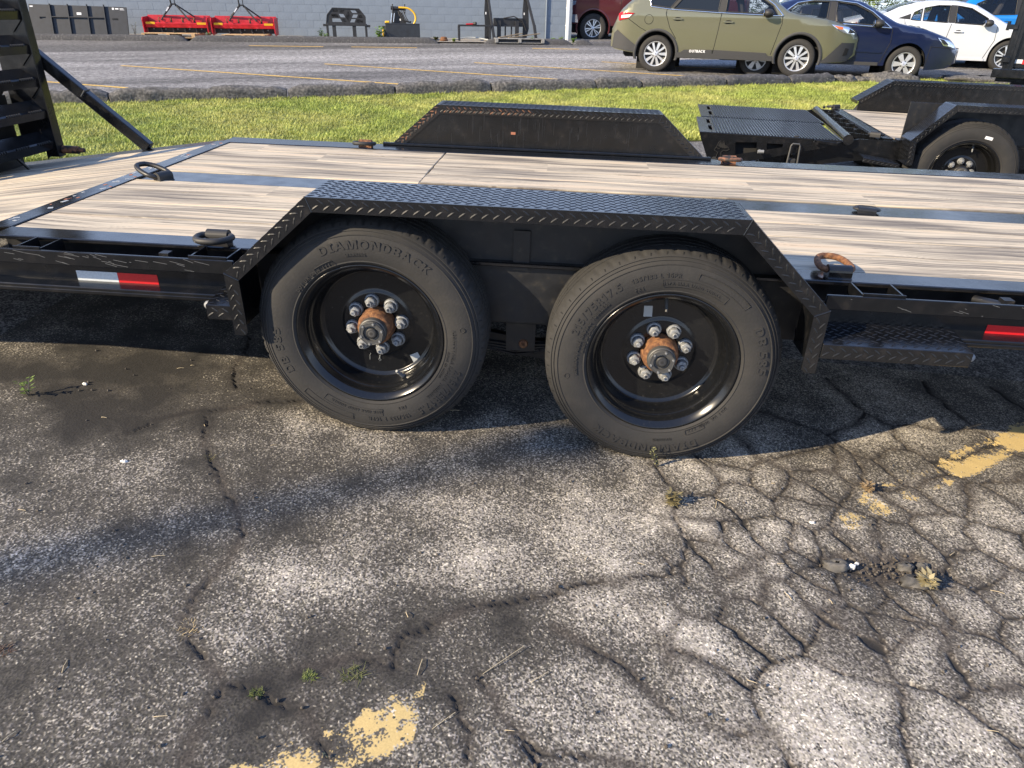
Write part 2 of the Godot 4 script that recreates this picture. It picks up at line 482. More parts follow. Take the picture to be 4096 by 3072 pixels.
func make_pavement() -> void:
	var N := CW * CH
	var cw := (X1 - X0) / CW
	var ch := (Z1 - Z0) / CH
	# crack pattern: pieces grow round these middles on the right, single long cracks elsewhere
	var seeds := v2([0.63,0.07,0.73,0.04,0.89,0.06,0.75,0.14,0.61,0.23,0.62,0.35,0.71,0.36,0.80,0.33,0.95,0.18,0.96,0.11,1.09,0.02,1.17,-0.07,1.07,-0.09,1.28,-0.07,1.38,-0.11,0.98,0.33,0.92,0.34,1.07,0.28,1.19,0.30,1.37,0.23,1.56,0.09,1.51,0.27,0.56,0.49,0.62,0.46])
	seeds.append_array(v2([0.79,0.46,0.88,0.43,0.67,0.53,0.56,0.63,0.65,0.64,0.78,0.58,0.87,0.55,0.92,0.49,1.00,0.53,1.24,0.53,1.41,0.37,1.46,0.44,1.05,0.59,0.92,0.65,1.14,0.54,1.45,0.02,1.67,-0.20,1.34,0.04,1.19,0.10,0.75,-0.11,1.00,-0.22,1.31,-0.30,1.61,-0.32,1.96,-0.54,1.58,-0.53,1.18,-0.45]))
	seeds.append_array(v2([0.84,0.93,0.55,0.75,0.46,0.92,0.91,0.67,1.04,0.62,1.11,0.72,1.20,0.73,1.23,0.84,0.45,1.03,1.04,0.99,0.14,0.62,0.26,0.52,0.31,0.64,0.18,0.69,0.44,0.58,0.46,0.69,0.38,0.73,0.22,0.80,0.36,0.84,0.35,0.40,0.30,0.2,0.35,-0.05,1.75,0.0,1.7,0.3,1.9,0.1,1.62,0.52,1.4,0.7,1.5,0.9,1.3,1.1,1.9,0.5,2.2,-0.2,2.3,-0.6,2.1,0.2]))
	var wx := noise(71, 0.012, 4).get_image(CW, CH, false, false, true).get_data()
	var wz := noise(72, 0.012, 4).get_image(CW, CH, false, false, true).get_data()
	var wf := noise(73, 0.05, 3).get_image(CW, CH, false, false, true).get_data()
	var f1 := PackedFloat32Array(); f1.resize(N); f1.fill(9.0)
	var f2 := PackedFloat32Array(); f2.resize(N); f2.fill(9.0)
	for s in seeds:
		var i0 := maxi(0, int((s.x - 0.33 - X0) / cw)); var i1 := mini(CW - 1, int((s.x + 0.33 - X0) / cw))
		var j0 := maxi(0, int((s.y - 0.33 - Z0) / ch)); var j1 := mini(CH - 1, int((s.y + 0.33 - Z0) / ch))
		for j in range(j0, j1 + 1):
			var dz0 := Z0 + j * ch - s.y
			for i in range(i0, i1 + 1):
				var k := j * CW + i
				var dx := X0 + i * cw - s.x + (wx[k] - 128) * 0.00030
				var dz := dz0 + (wz[k] - 128) * 0.00030
				var d := dx * dx + dz * dz
				if d < f1[k]: f2[k] = f1[k]; f1[k] = d
				elif d < f2[k]: f2[k] = d
	var cd := PackedFloat32Array(); cd.resize(N); cd.fill(1.0)
	for k in N:
		if f2[k] < 0.25:
			var x := X0 + (k % CW) * cw
			var z := Z0 + (k / CW) * ch
			var reg := smoothstep(0.28, 0.62, x + 0.12 * (z - 0.4) + (wz[k] - 128) * 0.0012)
			if reg > 0.02: cd[k] = (sqrt(f2[k]) - sqrt(f1[k])) * 0.5 + (1.0 - reg) * 0.03
	var lines := [
		[-0.70,-0.22,-0.77,-0.16,-0.91,-0.12,-0.96,-0.06,-1.12,-0.01,-1.19,0.06,-1.24,0.14],
		[-1.05,-0.02,-1.01,0.09,-0.97,0.18,-0.86,0.32,-0.80,0.40,-0.74,0.47,-0.68,0.56,-0.68,0.69,-0.70,0.79,-0.70,0.86,-0.65,0.93,-0.57,0.99,-0.53,1.03,-0.53,1.11,-0.54,1.15,-0.51,1.26],
		[-0.53,1.03,-0.49,1.02,-0.44,1.04,-0.34,1.07,-0.26,1.16],
		[-0.18,0.93,-0.19,0.85,-0.14,0.82,-0.09,0.77,-0.02,0.72,0.04,0.71,0.14,0.67,0.22,0.62,0.29,0.60,0.35,0.60,0.40,0.56,0.47,0.55],
		[0.01,0.93,0.04,0.97,0.07,1.02,0.11,1.07,0.15,1.12,0.19,1.2],
		[0.18,0.77,0.34,0.86,0.39,0.92,0.44,0.97],
		[-0.04,0.99,-0.02,1.04,0.01,1.07,0.01,1.14],
		[0.07,1.02,0.16,1.10,0.25,1.09,0.31,1.10,0.42,1.13],
		[0.50,0.02,0.55,0.16,0.53,0.31,0.55,0.41,0.52,0.52,0.52,0.57],
		[0.22,0.62,0.30,0.59,0.47,0.55,0.52,0.49],
		[-0.39,0.98,-0.28,0.92,-0.18,0.93],
		[-1.03,-0.2,-1.10,-0.34,-1.12,-0.50,-1.15,-0.62,-1.3,-0.8]]
	var r: RandomNumberGenerator = RandomNumberGenerator.new(); r.seed = 5
	for L: Array in lines:
		var P := v2(L)
		for q in P.size() - 1:
			var a := P[q]; var b := P[q + 1]
			var steps := maxi(1, int(a.distance_to(b) / 0.012))
			var last := a
			for t in range(1, steps + 1):
				var p := a.lerp(b, float(t) / steps)
				if t < steps: p += Vector2(r.randf_range(-0.007, 0.007), r.randf_range(-0.007, 0.007))
				var i0 := maxi(0, int((minf(last.x, p.x) - 0.05 - X0) / cw)); var i1 := mini(CW - 1, int((maxf(last.x, p.x) + 0.05 - X0) / cw))
				var j0 := maxi(0, int((minf(last.y, p.y) - 0.05 - Z0) / ch)); var j1 := mini(CH - 1, int((maxf(last.y, p.y) + 0.05 - Z0) / ch))
				for j in range(j0, j1 + 1):
					for i in range(i0, i1 + 1):
						var w := Vector2(X0 + i * cw, Z0 + j * ch)
						var d := w.distance_to(Geometry2D.get_closest_point_to_segment(w, last, p))
						var k := j * CW + i
						if d < cd[k]: cd[k] = d
				last = p
	# fields: binder wear with lit spots and shade painted in, how dirty, how deep
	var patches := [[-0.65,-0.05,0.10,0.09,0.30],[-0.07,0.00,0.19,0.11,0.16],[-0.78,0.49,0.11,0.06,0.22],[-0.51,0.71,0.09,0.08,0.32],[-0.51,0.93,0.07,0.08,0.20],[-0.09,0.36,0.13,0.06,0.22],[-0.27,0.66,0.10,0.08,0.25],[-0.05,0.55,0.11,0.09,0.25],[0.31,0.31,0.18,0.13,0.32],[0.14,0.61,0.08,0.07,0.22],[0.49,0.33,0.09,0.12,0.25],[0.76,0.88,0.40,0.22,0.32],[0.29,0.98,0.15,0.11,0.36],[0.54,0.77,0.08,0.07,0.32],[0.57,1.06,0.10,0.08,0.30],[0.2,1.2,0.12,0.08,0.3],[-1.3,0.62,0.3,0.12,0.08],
		[-1.24,0.22,0.40,0.24,-0.12],[-1.60,-0.20,0.45,0.38,-0.28],[-1.1,-0.1,0.35,0.24,-0.24],[-1.35,0.12,0.4,0.1,-0.14],[-0.39,1.0,0.15,0.09,-0.24],[0.07,0.79,0.20,0.07,-0.18],[-0.13,0.94,0.17,0.10,-0.22],[-0.80,1.15,0.30,0.14,-0.05],[-0.24,0.63,0.08,0.06,-0.1],[-0.11,0.73,0.13,0.06,-0.16],[0.60,0.67,0.07,0.04,-0.20],[-0.96,0.27,0.12,0.15,-0.10],[1.16,0.42,0.23,0.10,-0.3],[1.94,-0.78,0.45,0.28,-0.15],[0.24,0.85,0.11,0.06,-0.15],[-0.28,1.13,0.15,0.10,-0.22],[0.87,0.94,0.06,0.04,-0.30],[-0.9,0.62,0.25,0.07,-0.16],[-0.35,0.42,0.3,0.08,-0.1],[0.0,0.25,0.35,0.06,-0.1]]  # wide left ovals and those along the band are shade painted dark
	var na := noise(81, 0.006, 5).get_image(CW, CH, false, false, true).get_data()
	var nb := noise(82, 0.018, 5).get_image(CW, CH, false, false, true).get_data()
	var tone := PackedFloat32Array(); tone.resize(N)
	var soil := PackedFloat32Array(); soil.resize(N)
	crack_h.resize(N)
	for j in CH:
		var z := Z0 + j * ch
		var tz := clampf(z, -1.0, 1.4)
		for i in CW:
			var k := j * CW + i
			var x := X0 + i * cw
			var px := x + (wx[k] - 128) * 0.0007
			var pz := z + (wz[k] - 128) * 0.0007
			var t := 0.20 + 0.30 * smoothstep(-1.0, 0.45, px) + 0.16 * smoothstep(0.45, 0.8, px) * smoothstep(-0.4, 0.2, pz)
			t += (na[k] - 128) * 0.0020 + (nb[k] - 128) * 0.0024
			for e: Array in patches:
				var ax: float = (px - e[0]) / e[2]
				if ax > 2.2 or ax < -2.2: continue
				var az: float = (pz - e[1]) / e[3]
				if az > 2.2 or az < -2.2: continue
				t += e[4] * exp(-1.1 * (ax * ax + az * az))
			var c: float = cd[k] + 0.0035 * smoothstep(118.0, 175.0, nb[k]) * (1.0 if px < 0.4 else 0.4)
			var wide := 0.0012 + 0.0042 * wf[k] / 255.0
			var crk := 1.0 - smoothstep(wide * 0.35, wide, c)
			var halo := exp(-pow(c / (0.013 + 0.012 * nb[k] / 255.0), 2.0))
			var hx := (px - 1.13) / 0.20; var hz := (pz - 0.425 - 0.1 * (px - 1.15)) / 0.062
			var hole := exp(-pow(hx * hx + hz * hz, 1.6))
			soil[k] = clampf(maxf(halo * (0.35 + 0.6 * nb[k] / 255.0), hole * 1.25) + 0.18 * smoothstep(150.0, 210.0, nb[k]) * smoothstep(140, 90, na[k]), 0.0, 1.0)
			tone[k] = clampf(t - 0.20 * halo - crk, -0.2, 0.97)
			crack_h[k] = -0.006 * crk - 0.0006 * halo - 0.016 * hole + (na[k] - 128) * 0.00004 + (nb[k] - 128) * 0.000008
	var big := func(a: PackedFloat32Array) -> PackedFloat32Array:
		var im := Image.create_from_data(CW, CH, false, Image.FORMAT_RF, a.to_byte_array())
		im.resize(TW, TH, Image.INTERPOLATE_BILINEAR)
		return im.get_data().to_float32_array()
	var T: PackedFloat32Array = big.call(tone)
	var S: PackedFloat32Array = big.call(soil)
	var cells := FastNoiseLite.new()
	cells.noise_type = FastNoiseLite.TYPE_CELLULAR; cells.fractal_type = FastNoiseLite.FRACTAL_NONE
	cells.frequency = 0.60; cells.seed = 91; cells.cellular_jitter = 1.0
	cells.cellular_return_type = FastNoiseLite.RETURN_CELL_VALUE
	var cv := cells.get_image(TW, TH, false, false, true).get_data()
	cells.cellular_return_type = FastNoiseLite.RETURN_DISTANCE
	var cdist := cells.get_image(TW, TH, false, false, true).get_data()
	var fine := noise(92, 0.35, 2).get_image(TW, TH, false, false, true).get_data()
	var flake := noise(93, 0.045, 4).get_image(TW, TH, false, false, true).get_data()
	var lut := PackedByteArray()
	for i in 1024: lut.append(s8(i / 1023.0))
	var alb := PackedByteArray(); alb.resize(TW * TH * 3)
	var hgt := PackedByteArray(); hgt.resize(TW * TH)
	# worn yellow stripe along this line
	var sa := Vector2(2.3, -0.68); var sd := (Vector2(-0.41, 1.266) - sa).normalized(); var sn := Vector2(-sd.y, sd.x)
	for j in TH:
		for i in TW:
			var k := j * TW + i
			var t := T[k]
			var so := S[k]
			var cval := cv[k]
			var h := (cval * 167) & 255
			var fn := fine[k] / 255.0
			var e := 0.55 + 0.9 * fn
			var s := 0.0
			var hh := 90
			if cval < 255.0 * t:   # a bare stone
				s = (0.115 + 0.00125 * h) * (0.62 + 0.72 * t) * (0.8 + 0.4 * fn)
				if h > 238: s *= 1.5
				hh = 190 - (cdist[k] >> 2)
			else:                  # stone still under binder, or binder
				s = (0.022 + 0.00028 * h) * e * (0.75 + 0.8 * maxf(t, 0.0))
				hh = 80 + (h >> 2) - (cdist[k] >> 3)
			var re := s * 1.05
			var gr := s * 0.955
			var bl := s * (0.73 + 0.0005 * ((cval * 91) & 255))
			if so > 0.02:
				var q := so * 0.85
				var dd := (0.022 + 0.00018 * h) * e
				re = lerpf(re, dd * 1.12, q); gr = lerpf(gr, dd * 0.92, q); bl = lerpf(bl, dd * 0.74, q)
				hh = int(lerpf(hh, 60.0 + 70.0 * fn, so * 0.7))
			if t < 0.0:            # down in a crack
				var q := clampf(-t * 6.0, 0.0, 1.0) * 0.8
				re = lerpf(re, 0.012, q); gr = lerpf(gr, 0.011, q); bl = lerpf(bl, 0.010, q)
			var w := Vector2(X0 + (X1 - X0) * i / TW, Z0 + (Z1 - Z0) * j / TH) - sa
			var off := absf(w.dot(sn) + (flake[k] - 128) * 0.00010)
			if off < 0.062:
				var along := w.dot(sd)
				var x := w.x + sa.x
				var keep := 0.0
				if x > 1.34: keep = 0.82
				elif x > 1.05: keep = 0.54
				elif x < -0.10: keep = 0.66
				if x < 1.5 and x > 1.33: keep *= 0.55
				if off > 0.05: keep *= 0.6
				keep -= so * 0.7 + 0.22 * maxf(0.0, sin(along * 41.0)) * float(x < 1.6)
				if flake[k] * 0.62 + h * 0.36 + (fn - 0.5) * 50.0 + 8.0 < 255.0 * keep and keep > 0.0:
					var y := 0.72 + 0.3 * fn
					re = 0.60 * y; gr = 0.445 * y; bl = 0.185 * y
					hh = 150
			var o := k * 3
			alb[o] = lut[int(clampf(re, 0.0, 1.0) * 1023.0)]
			alb[o + 1] = lut[int(clampf(gr, 0.0, 1.0) * 1023.0)]
			alb[o + 2] = lut[int(clampf(bl, 0.0, 1.0) * 1023.0)]
			hgt[k] = hh
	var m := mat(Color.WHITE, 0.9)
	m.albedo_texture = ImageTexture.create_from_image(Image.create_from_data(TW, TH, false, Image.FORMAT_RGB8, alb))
	m.heightmap_enabled = true
	m.heightmap_texture = ImageTexture.create_from_image(Image.create_from_data(TW, TH, false, Image.FORMAT_L8, hgt))
	m.heightmap_scale = 0.26
	m.texture_repeat = false
	# the sheet itself, cracks sunk into it
	var NX := 640
	var NZ := 324
	var V := PackedVector3Array(); var U := PackedVector2Array(); var IX := PackedInt32Array(); var NN := PackedVector3Array()
	for j in NZ + 1:
		for i in NX + 1:
			var fx := float(i) / NX; var fz := float(j) / NZ
			var x := lerpf(X0, X1, fx); var z := lerpf(Z0, Z1, fz)
			var y := ground_y(x, z)
			var edge := minf(minf(fx, 1.0 - fx), minf(fz, 1.0 - fz))
			var ci := mini(int(fx * CW), CW - 1); var cj := mini(int(fz * CH), CH - 1)
			V.append(Vector3(x, y + crack_h[cj * CW + ci] * minf(edge * 40.0, 1.0), z))
			U.append(Vector2(fx, fz))
	for j in NZ + 1:
		for i in NX + 1:
			var a := j * (NX + 1)
			var dx: Vector3 = V[a + mini(i + 1, NX)] - V[a + maxi(i - 1, 0)]
			var dz: Vector3 = V[mini(j + 1, NZ) * (NX + 1) + i] - V[maxi(j - 1, 0) * (NX + 1) + i]
			NN.append(dz.cross(dx).normalized())
	for j in NZ:
		for i in NX:
			var a := j * (NX + 1) + i
			var b := a + NX + 1
			IX.append_array([a, a + 1, b + 1, a, b + 1, b])
	var A := []; A.resize(Mesh.ARRAY_MAX)
	A[Mesh.ARRAY_VERTEX] = V; A[Mesh.ARRAY_NORMAL] = NN; A[Mesh.ARRAY_TEX_UV] = U; A[Mesh.ARRAY_INDEX] = IX
	var am := ArrayMesh.new(); am.add_surface_from_arrays(Mesh.PRIMITIVE_TRIANGLES, A)
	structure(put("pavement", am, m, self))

func asphalt_tile(sd: int, size: int, light: float, dark: float, cover: float) -> Array:
	var cells := FastNoiseLite.new()
	cells.noise_type = FastNoiseLite.TYPE_CELLULAR; cells.fractal_type = FastNoiseLite.FRACTAL_NONE
	cells.frequency = 0.3; cells.seed = sd; cells.cellular_return_type = FastNoiseLite.RETURN_CELL_VALUE
	var cv := cells.get_seamless_image(size, size, false, false, 0.06).get_data()
	var bb := noise(sd + 1, 0.02, 5).get_seamless_image(size, size, false, false, 0.15).get_data()
	var o := PackedByteArray(); o.resize(size * size * 3)
	var hh := PackedByteArray(); hh.resize(size * size)
	for k in size * size:
		var h := (cv[k] * 167) & 255
		var b := bb[k] / 255.0
		var s := dark * (0.6 + 0.8 * b)
		if cv[k] < 255.0 * (cover + 0.35 * (b - 0.5)): s = light * (0.5 + h / 255.0) * (0.6 + 0.8 * b)
		o[k * 3] = s8(s * 1.02); o[k * 3 + 1] = s8(s * 0.985); o[k * 3 + 2] = s8(s * 0.94)
		hh[k] = h
	return [ImageTexture.create_from_image(Image.create_from_data(size, size, false, Image.FORMAT_RGB8, o)), ImageTexture.create_from_image(Image.create_from_data(size, size, false, Image.FORMAT_L8, hh))]

func grid_sheet(called: String, xs: Array, zs: Array, f: Callable, m: Material, tint = null) -> MeshInstance3D:
	var mb := MB.new()
	mb.tinted = tint != null
	for z: float in zs:
		for x: float in xs:
			var p := Vector3(x, f.call(x, z), z)
			var e := 0.05
			var nn := Vector3(f.call(x - e, z) - f.call(x + e, z), 2.0 * e, f.call(x, z - e) - f.call(x, z + e)).normalized()
			if mb.tinted: mb.col = tint.call(x, z)
			mb.vert(p, nn, Vector2(x, z))
	for j in zs.size() - 1:
		for i in xs.size() - 1:
			var a := j * xs.size() + i
			var b := a + xs.size()
			mb.tri(a, b, b + 1); mb.tri(a, b + 1, a + 1)
	return structure(obj(called, mb, m, self))

func span(a: float, b: float, n: int) -> Array:
	var o := []
	for i in n + 1: o.append(lerpf(a, b, float(i) / n))
	return o

func make_ground() -> void:
	make_pavement()
	var t := asphalt_tile(31, 512, 0.19, 0.045, 0.5)
	var m := mat(Color.WHITE, 0.92)
	m.albedo_texture = t[0]; m.heightmap_enabled = true; m.heightmap_texture = t[1]; m.heightmap_scale = 0.2
	var rest := func(x: float, z: float) -> float: return ground_y(x, z)
	# old pavement round the near sheet, butted to its four edges
	grid_sheet("pavement", span(-60, X0, 40), span(-8.2, 30, 30), rest, m)
	grid_sheet("pavement", span(X1, 60, 40), span(-7.2, 30, 30), rest, m)
	grid_sheet("pavement", span(X0, X1, 10), span(-7.2, Z0, 20), rest, m)
	grid_sheet("pavement", span(X0, X1, 10), span(Z1, 30, 12), rest, m)
	# lawn
	var soil := tri_tex(mat(Color.WHITE, 0.95), blotch(33, 512, 0.03, [[0.0, Color(0.10, 0.12, 0.03)], [0.5, Color(0.16, 0.19, 0.045)], [1.0, Color(0.25, 0.26, 0.08)]]), 1.5)
	var mb := MB.new()
	var rows := []
	for k in 25:
		var row := PackedVector3Array()
		for i in 61:
			var x := -14.0 + i * 0.5
			var z := lerpf(near_edge(x), berm_z(x) - 0.12, k / 24.0)
			row.append(Vector3(x, ground_y(x, z) + 0.012, z))
		rows.append(row)
	mb.sheet(rows)
	structure(obj("lawn", mb, soil, self))
	make_grass()
	# car park beyond the broken curb, one sheet to the horizon
	var lt := asphalt_tile(35, 1024, 0.40, 0.10, 0.66)
	var lm := mat(Color.WHITE, 0.9)
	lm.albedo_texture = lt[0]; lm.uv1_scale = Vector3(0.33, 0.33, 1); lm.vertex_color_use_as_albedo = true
	lm.heightmap_enabled = true; lm.heightmap_texture = lt[1]; lm.heightmap_scale = 0.5
	var na := noise(36, 0.25, 4); var nb := noise(37, 0.9, 4)
	mb = MB.new(); mb.tinted = true
	var U := 120
	var D := [0.0]
	for k in 52: D.append(D[k] + (0.22 if k < 42 else 0.22 * pow(1.65, k - 41)))
	for d: float in D:
		for i in U + 1:
			var q := float(i) / U
			var x := -16.0 + 34.0 * q
			if i == 0: x = -140.0
			elif i == U: x = 140.0
			var bz := berm_z(clampf(x, -16, 18)) - 0.08
			var z := bz - d
			# across the rows: streaks of sealer run along the aisle
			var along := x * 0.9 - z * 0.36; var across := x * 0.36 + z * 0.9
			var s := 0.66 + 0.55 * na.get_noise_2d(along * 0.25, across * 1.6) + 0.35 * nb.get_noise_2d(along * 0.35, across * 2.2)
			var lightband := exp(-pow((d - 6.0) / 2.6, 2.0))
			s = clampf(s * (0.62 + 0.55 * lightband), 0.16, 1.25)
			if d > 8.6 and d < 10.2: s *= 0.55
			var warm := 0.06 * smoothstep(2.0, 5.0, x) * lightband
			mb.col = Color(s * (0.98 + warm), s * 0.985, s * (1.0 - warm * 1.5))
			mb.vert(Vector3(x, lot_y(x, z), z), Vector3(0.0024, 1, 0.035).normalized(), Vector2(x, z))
	for j in D.size() - 1:
		for i in U:
			var a := j * (U + 1) + i
			var b := a + U + 1
			mb.tri(a, a + 1, b + 1); mb.tri(a, b + 1, b)
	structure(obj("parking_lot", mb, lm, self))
	# yellow bay lines, worn
	for L: Array in [[-10.6,-10.68,-6.40,-9.60,0.11],[-8.80,-12.66,-2.20,-10.92,0.11],[-5.05,-13.88,0.50,-12.17,0.11],[-1.98,-14.87,3.31,-13.13,0.11],[0.85,-15.73,2.05,-15.35,0.10],[2.3,-15.2,4.4,-14.55,0.10],[-8.2,-17.55,-6.3,-17.75,0.16],[-5.6,-17.9,-3.9,-18.1,0.14],[-0.9,-18.75,0.35,-18.85,0.16]]:
		var a := Vector2(L[0], L[1]); var b := Vector2(L[2], L[3])
		var nrm := (b - a).orthogonal().normalized()
		var rw := []
		var nn := int(a.distance_to(b) / 0.12)
		for k in nn + 1:
			var p := a.lerp(b, float(k) / nn)
			var row := PackedVector3Array()
			for e in [-1.0, 1.0]:
				var w: float = L[4] * 0.5 * (0.75 + 0.5 * absf(nb.get_noise_2d(k * 3.1, e * 40.0)) + 0.2 * nb.get_noise_2d(k * 9.0, e * 9.0))
				var q: Vector2 = p + nrm * (w * e)
				row.append(Vector3(q.x, lot_y(q.x, q.y) + 0.005, q.y))
			rw.append(row)
		mb = MB.new(); mb.sheet(rw, false, nrm.y < 0.0)
		structure(obj("parking_line", mb, M.line, self))

func make_grass() -> void:
	var mb := MB.new()
	mb.tinted = true
	rng.seed = 61
	for k in 9:
		var an := rng.randf() * TAU
		var base := Vector3(rng.randf_range(-0.03, 0.03), 0, rng.randf_range(-0.03, 0.03))
		var h := rng.randf_range(0.03, 0.06)
		var lean := Vector3(cos(an), 0, sin(an)) * rng.randf_range(0.01, 0.05)
		var side := Vector3(-sin(an), 0, cos(an)) * 0.0028
		var mid := base + lean * 0.4 + Vector3(0, h * 0.6, 0)
		var tip := base + lean + Vector3(0, h, 0)
		var g := rng.randf_range(0.8, 1.15)
		mb.col = Color(g, g, g)
		mb.face([base - side, base + side, mid + side, mid - side])
		mb.face([mid - side, mid + side, tip])
	var mm := MultiMesh.new()
	mm.transform_format = MultiMesh.TRANSFORM_3D
	mm.use_colors = true
	mm.mesh = mb.done()
	var list := []
	var nz := noise(62, 0.5, 3)
	var nf := noise(63, 2.2, 2)
	for i in 78000:
		var x := rng.randf_range(-9.0, 9.5)
		var z := lerpf(near_edge(x) - 0.03, berm_z(x) + 0.06, pow(rng.randf(), 1.15))
		if x < -8.0 and rng.randf() < 0.5: continue
		var patchy := nz.get_noise_2d(x, z)
		var f := nf.get_noise_2d(x, z)
		var s := rng.randf_range(0.7, 1.15) * (1.0 + 0.3 * f)
		if z < berm_z(x) + 0.3: s *= 1.25
		var B := Basis(Vector3.UP, rng.randf() * TAU).scaled(Vector3(1.1, s, 1.1))
		var dry := clampf(0.35 + 0.9 * patchy + 0.5 * rng.randf_range(-0.5, 0.5), 0.0, 1.0)
		var c := Color(0.33, 0.40, 0.075).lerp(Color(0.52, 0.51, 0.15), dry)
		list.append([Transform3D(B, Vector3(x, ground_y(x, z) + 0.01, z)), c * (0.9 + 0.4 * f)])
	mm.instance_count = list.size()
	for i in list.size():
		mm.set_instance_transform(i, list[i][0])
		var c: Color = list[i][1]; c.a = 1.0
		mm.set_instance_color(i, c)
	var o := MultiMeshInstance3D.new()
	o.multimesh = mm; o.material_override = M.grass; o.name = "grass"
	add_child(o, true)
	tag(o, "short sunlit green grass between the trailers and the broken curb", "grass")
	stuff(o)

# ---------------------------------------------------------------- trailers
var lug_shape: MB

func lugs(mb: MB, o: Vector3, U: Vector3, V: Vector3, w: float, h: float, m := 0.006) -> void:   # raised diamonds on a w by h face: o corner, U and V along it
	var nrm := U.cross(V).normalized()
	if lug_shape == null:
		lug_shape = MB.new()
		var a := 0.0135; var b := 0.0031; var t := 0.0013
		var ridge := [Vector3(-a * 0.5, 0, t), Vector3(a * 0.5, 0, t)]
		var rim := [Vector3(-a, 0, 0), Vector3(-a * 0.45, -b, 0), Vector3(a * 0.45, -b, 0), Vector3(a, 0, 0), Vector3(a * 0.45, b, 0), Vector3(-a * 0.45, b, 0)]
		lug_shape.face([rim[1], rim[2], ridge[1], ridge[0]])
		lug_shape.face([rim[4], rim[5], ridge[0], ridge[1]])
		lug_shape.face([rim[0], rim[1], ridge[0]]); lug_shape.face([rim[5], rim[0], ridge[0]])
		lug_shape.face([rim[2], rim[3], ridge[1]]); lug_shape.face([rim[3], rim[4], ridge[1]])
	var pu := 0.0325; var pv := 0.0158
	var rowsn := maxi(1, int((h - m * 0.6) / pv))
	var v0 := (h - (rowsn - 1) * pv) * 0.5
	for j in rowsn:
		var an := 0.62 if j % 2 == 0 else -0.62
		var B := Basis(U * cos(an) + V * sin(an), V * cos(an) - U * sin(an), nrm)
		var x := 0.012 + (pu * 0.5 if j % 2 else 0.0)
		while x < w - 0.008:
			mb.add(lug_shape, Transform3D(B, o + U * x + V * (v0 + j * pv) + nrm * 0.0003))
			x += pu

func tread_plate(called: String, parent: Node3D, quads: Array, m_plate: Material, m_lug: Material, thick := 0.005) -> MeshInstance3D:   # bent checker plate: each quad is [corner, corner along, corner across]
	var mb := MB.new()
	var lg := MB.new()
	for q: Array in quads:
		var o: Vector3 = q[0]
		var U: Vector3 = (q[1] - o); var V: Vector3 = (q[2] - o)
		var w := U.length(); var h := V.length()
		U /= w; V = (V - U * V.dot(U)).normalized()
		var nrm := U.cross(V)
		mb.box(o + U * w * 0.5 + V * h * 0.5 - nrm * thick * 0.5, Vector3(w, h, thick), Basis(U, V, nrm), 0.0015)
		lugs(lg, o, U, V, w, h)
	var p := obj(called, mb, m_plate, parent)
	stuff(obj("raised_diamonds", lg, m_lug, p))
	return p

func fender(called: String, parent: Node3D, P: Array, zf: float, zb: float, lip: float, near: bool, m_edge: Material, m_top: Material) -> Node3D:   # P: bends along the top as Vector2, zf face towards the road side
	var quads := []
	var edge := []
	for i in P.size() - 1:
		var a: Vector2 = P[i]; var b: Vector2 = P[i + 1]
		var gap := (b - a).normalized() * 0.0008
		a += gap; b -= gap
		if zf > zb: quads.append([Vector3(a.x, a.y, zf), Vector3(b.x, b.y, zf), Vector3(a.x, a.y, zb)])
		else: quads.append([Vector3(b.x, b.y, zf), Vector3(a.x, a.y, zf), Vector3(b.x, b.y, zb)])
	var root := tread_plate(called, parent, quads, m_top, M.lug)
	# the folded edge, mitred at the bends
	var nin := []
	for i in P.size():
		var d0: Vector2 = (P[i] - P[maxi(i - 1, 0)]).normalized()
		var d1: Vector2 = (P[mini(i + 1, P.size() - 1)] - P[i]).normalized()
		if i == 0: d0 = d1
		if i == P.size() - 1: d1 = d0
		var bis := (d0 + d1).normalized()
		nin.append(Vector2(bis.y, -bis.x) * (lip / maxf(0.5, bis.dot(d0))))
	var mb := MB.new(); var lg := MB.new()
	var z0 := (zf if near else zb) ; var th := 0.005
	for i in P.size() - 1:
		var a: Vector2 = P[i]; var b: Vector2 = P[i + 1]
		var c: Vector2 = b + nin[i + 1]; var d: Vector2 = a + nin[i]
		var end_r := 0.012
		var poly := PackedVector2Array([a, b, c, d])
		if i == 0: poly = PackedVector2Array([a, b, c, d + (c - d).normalized() * end_r, d + (a - d).normalized() * end_r])
		if i == P.size() - 2: poly = PackedVector2Array([a, b, c + (b - c).normalized() * end_r, c + (d - c).normalized() * end_r, d])
		mb.prism(poly, z0 + 0.0002, z0 + th)
		var U := Vector3((b - a).x, (b - a).y, 0).normalized()
		var V := Vector3(-U.y, U.x, 0)
		var start := maxf(0.0, (d - a).dot(Vector2(U.x, U.y)))
		var stop := minf(a.distance_to(b), (c - a).dot(Vector2(U.x, U.y)))
		lugs(lg, Vector3(a.x, a.y, z0 + th) + U * start - V * (lip - 0.001), U, V, stop - start, lip - 0.002)
	var e := obj("folded_edge", mb, m_edge, root)
	for i in range(1, P.size() - 1):   # weld beads at the bends
		var w := MB.new()
		w.tube([Vector3(P[i].x, P[i].y + 0.001, z0 + th), Vector3(P[i].x + nin[i].x, P[i].y + nin[i].y, z0 + th)], 0.0025, 6)
		obj("weld_bead", w, m_edge, root)
	stuff(obj("edge_diamonds", lg, M.lug if m_edge != M.rusty else M.rusty, root))
	return root

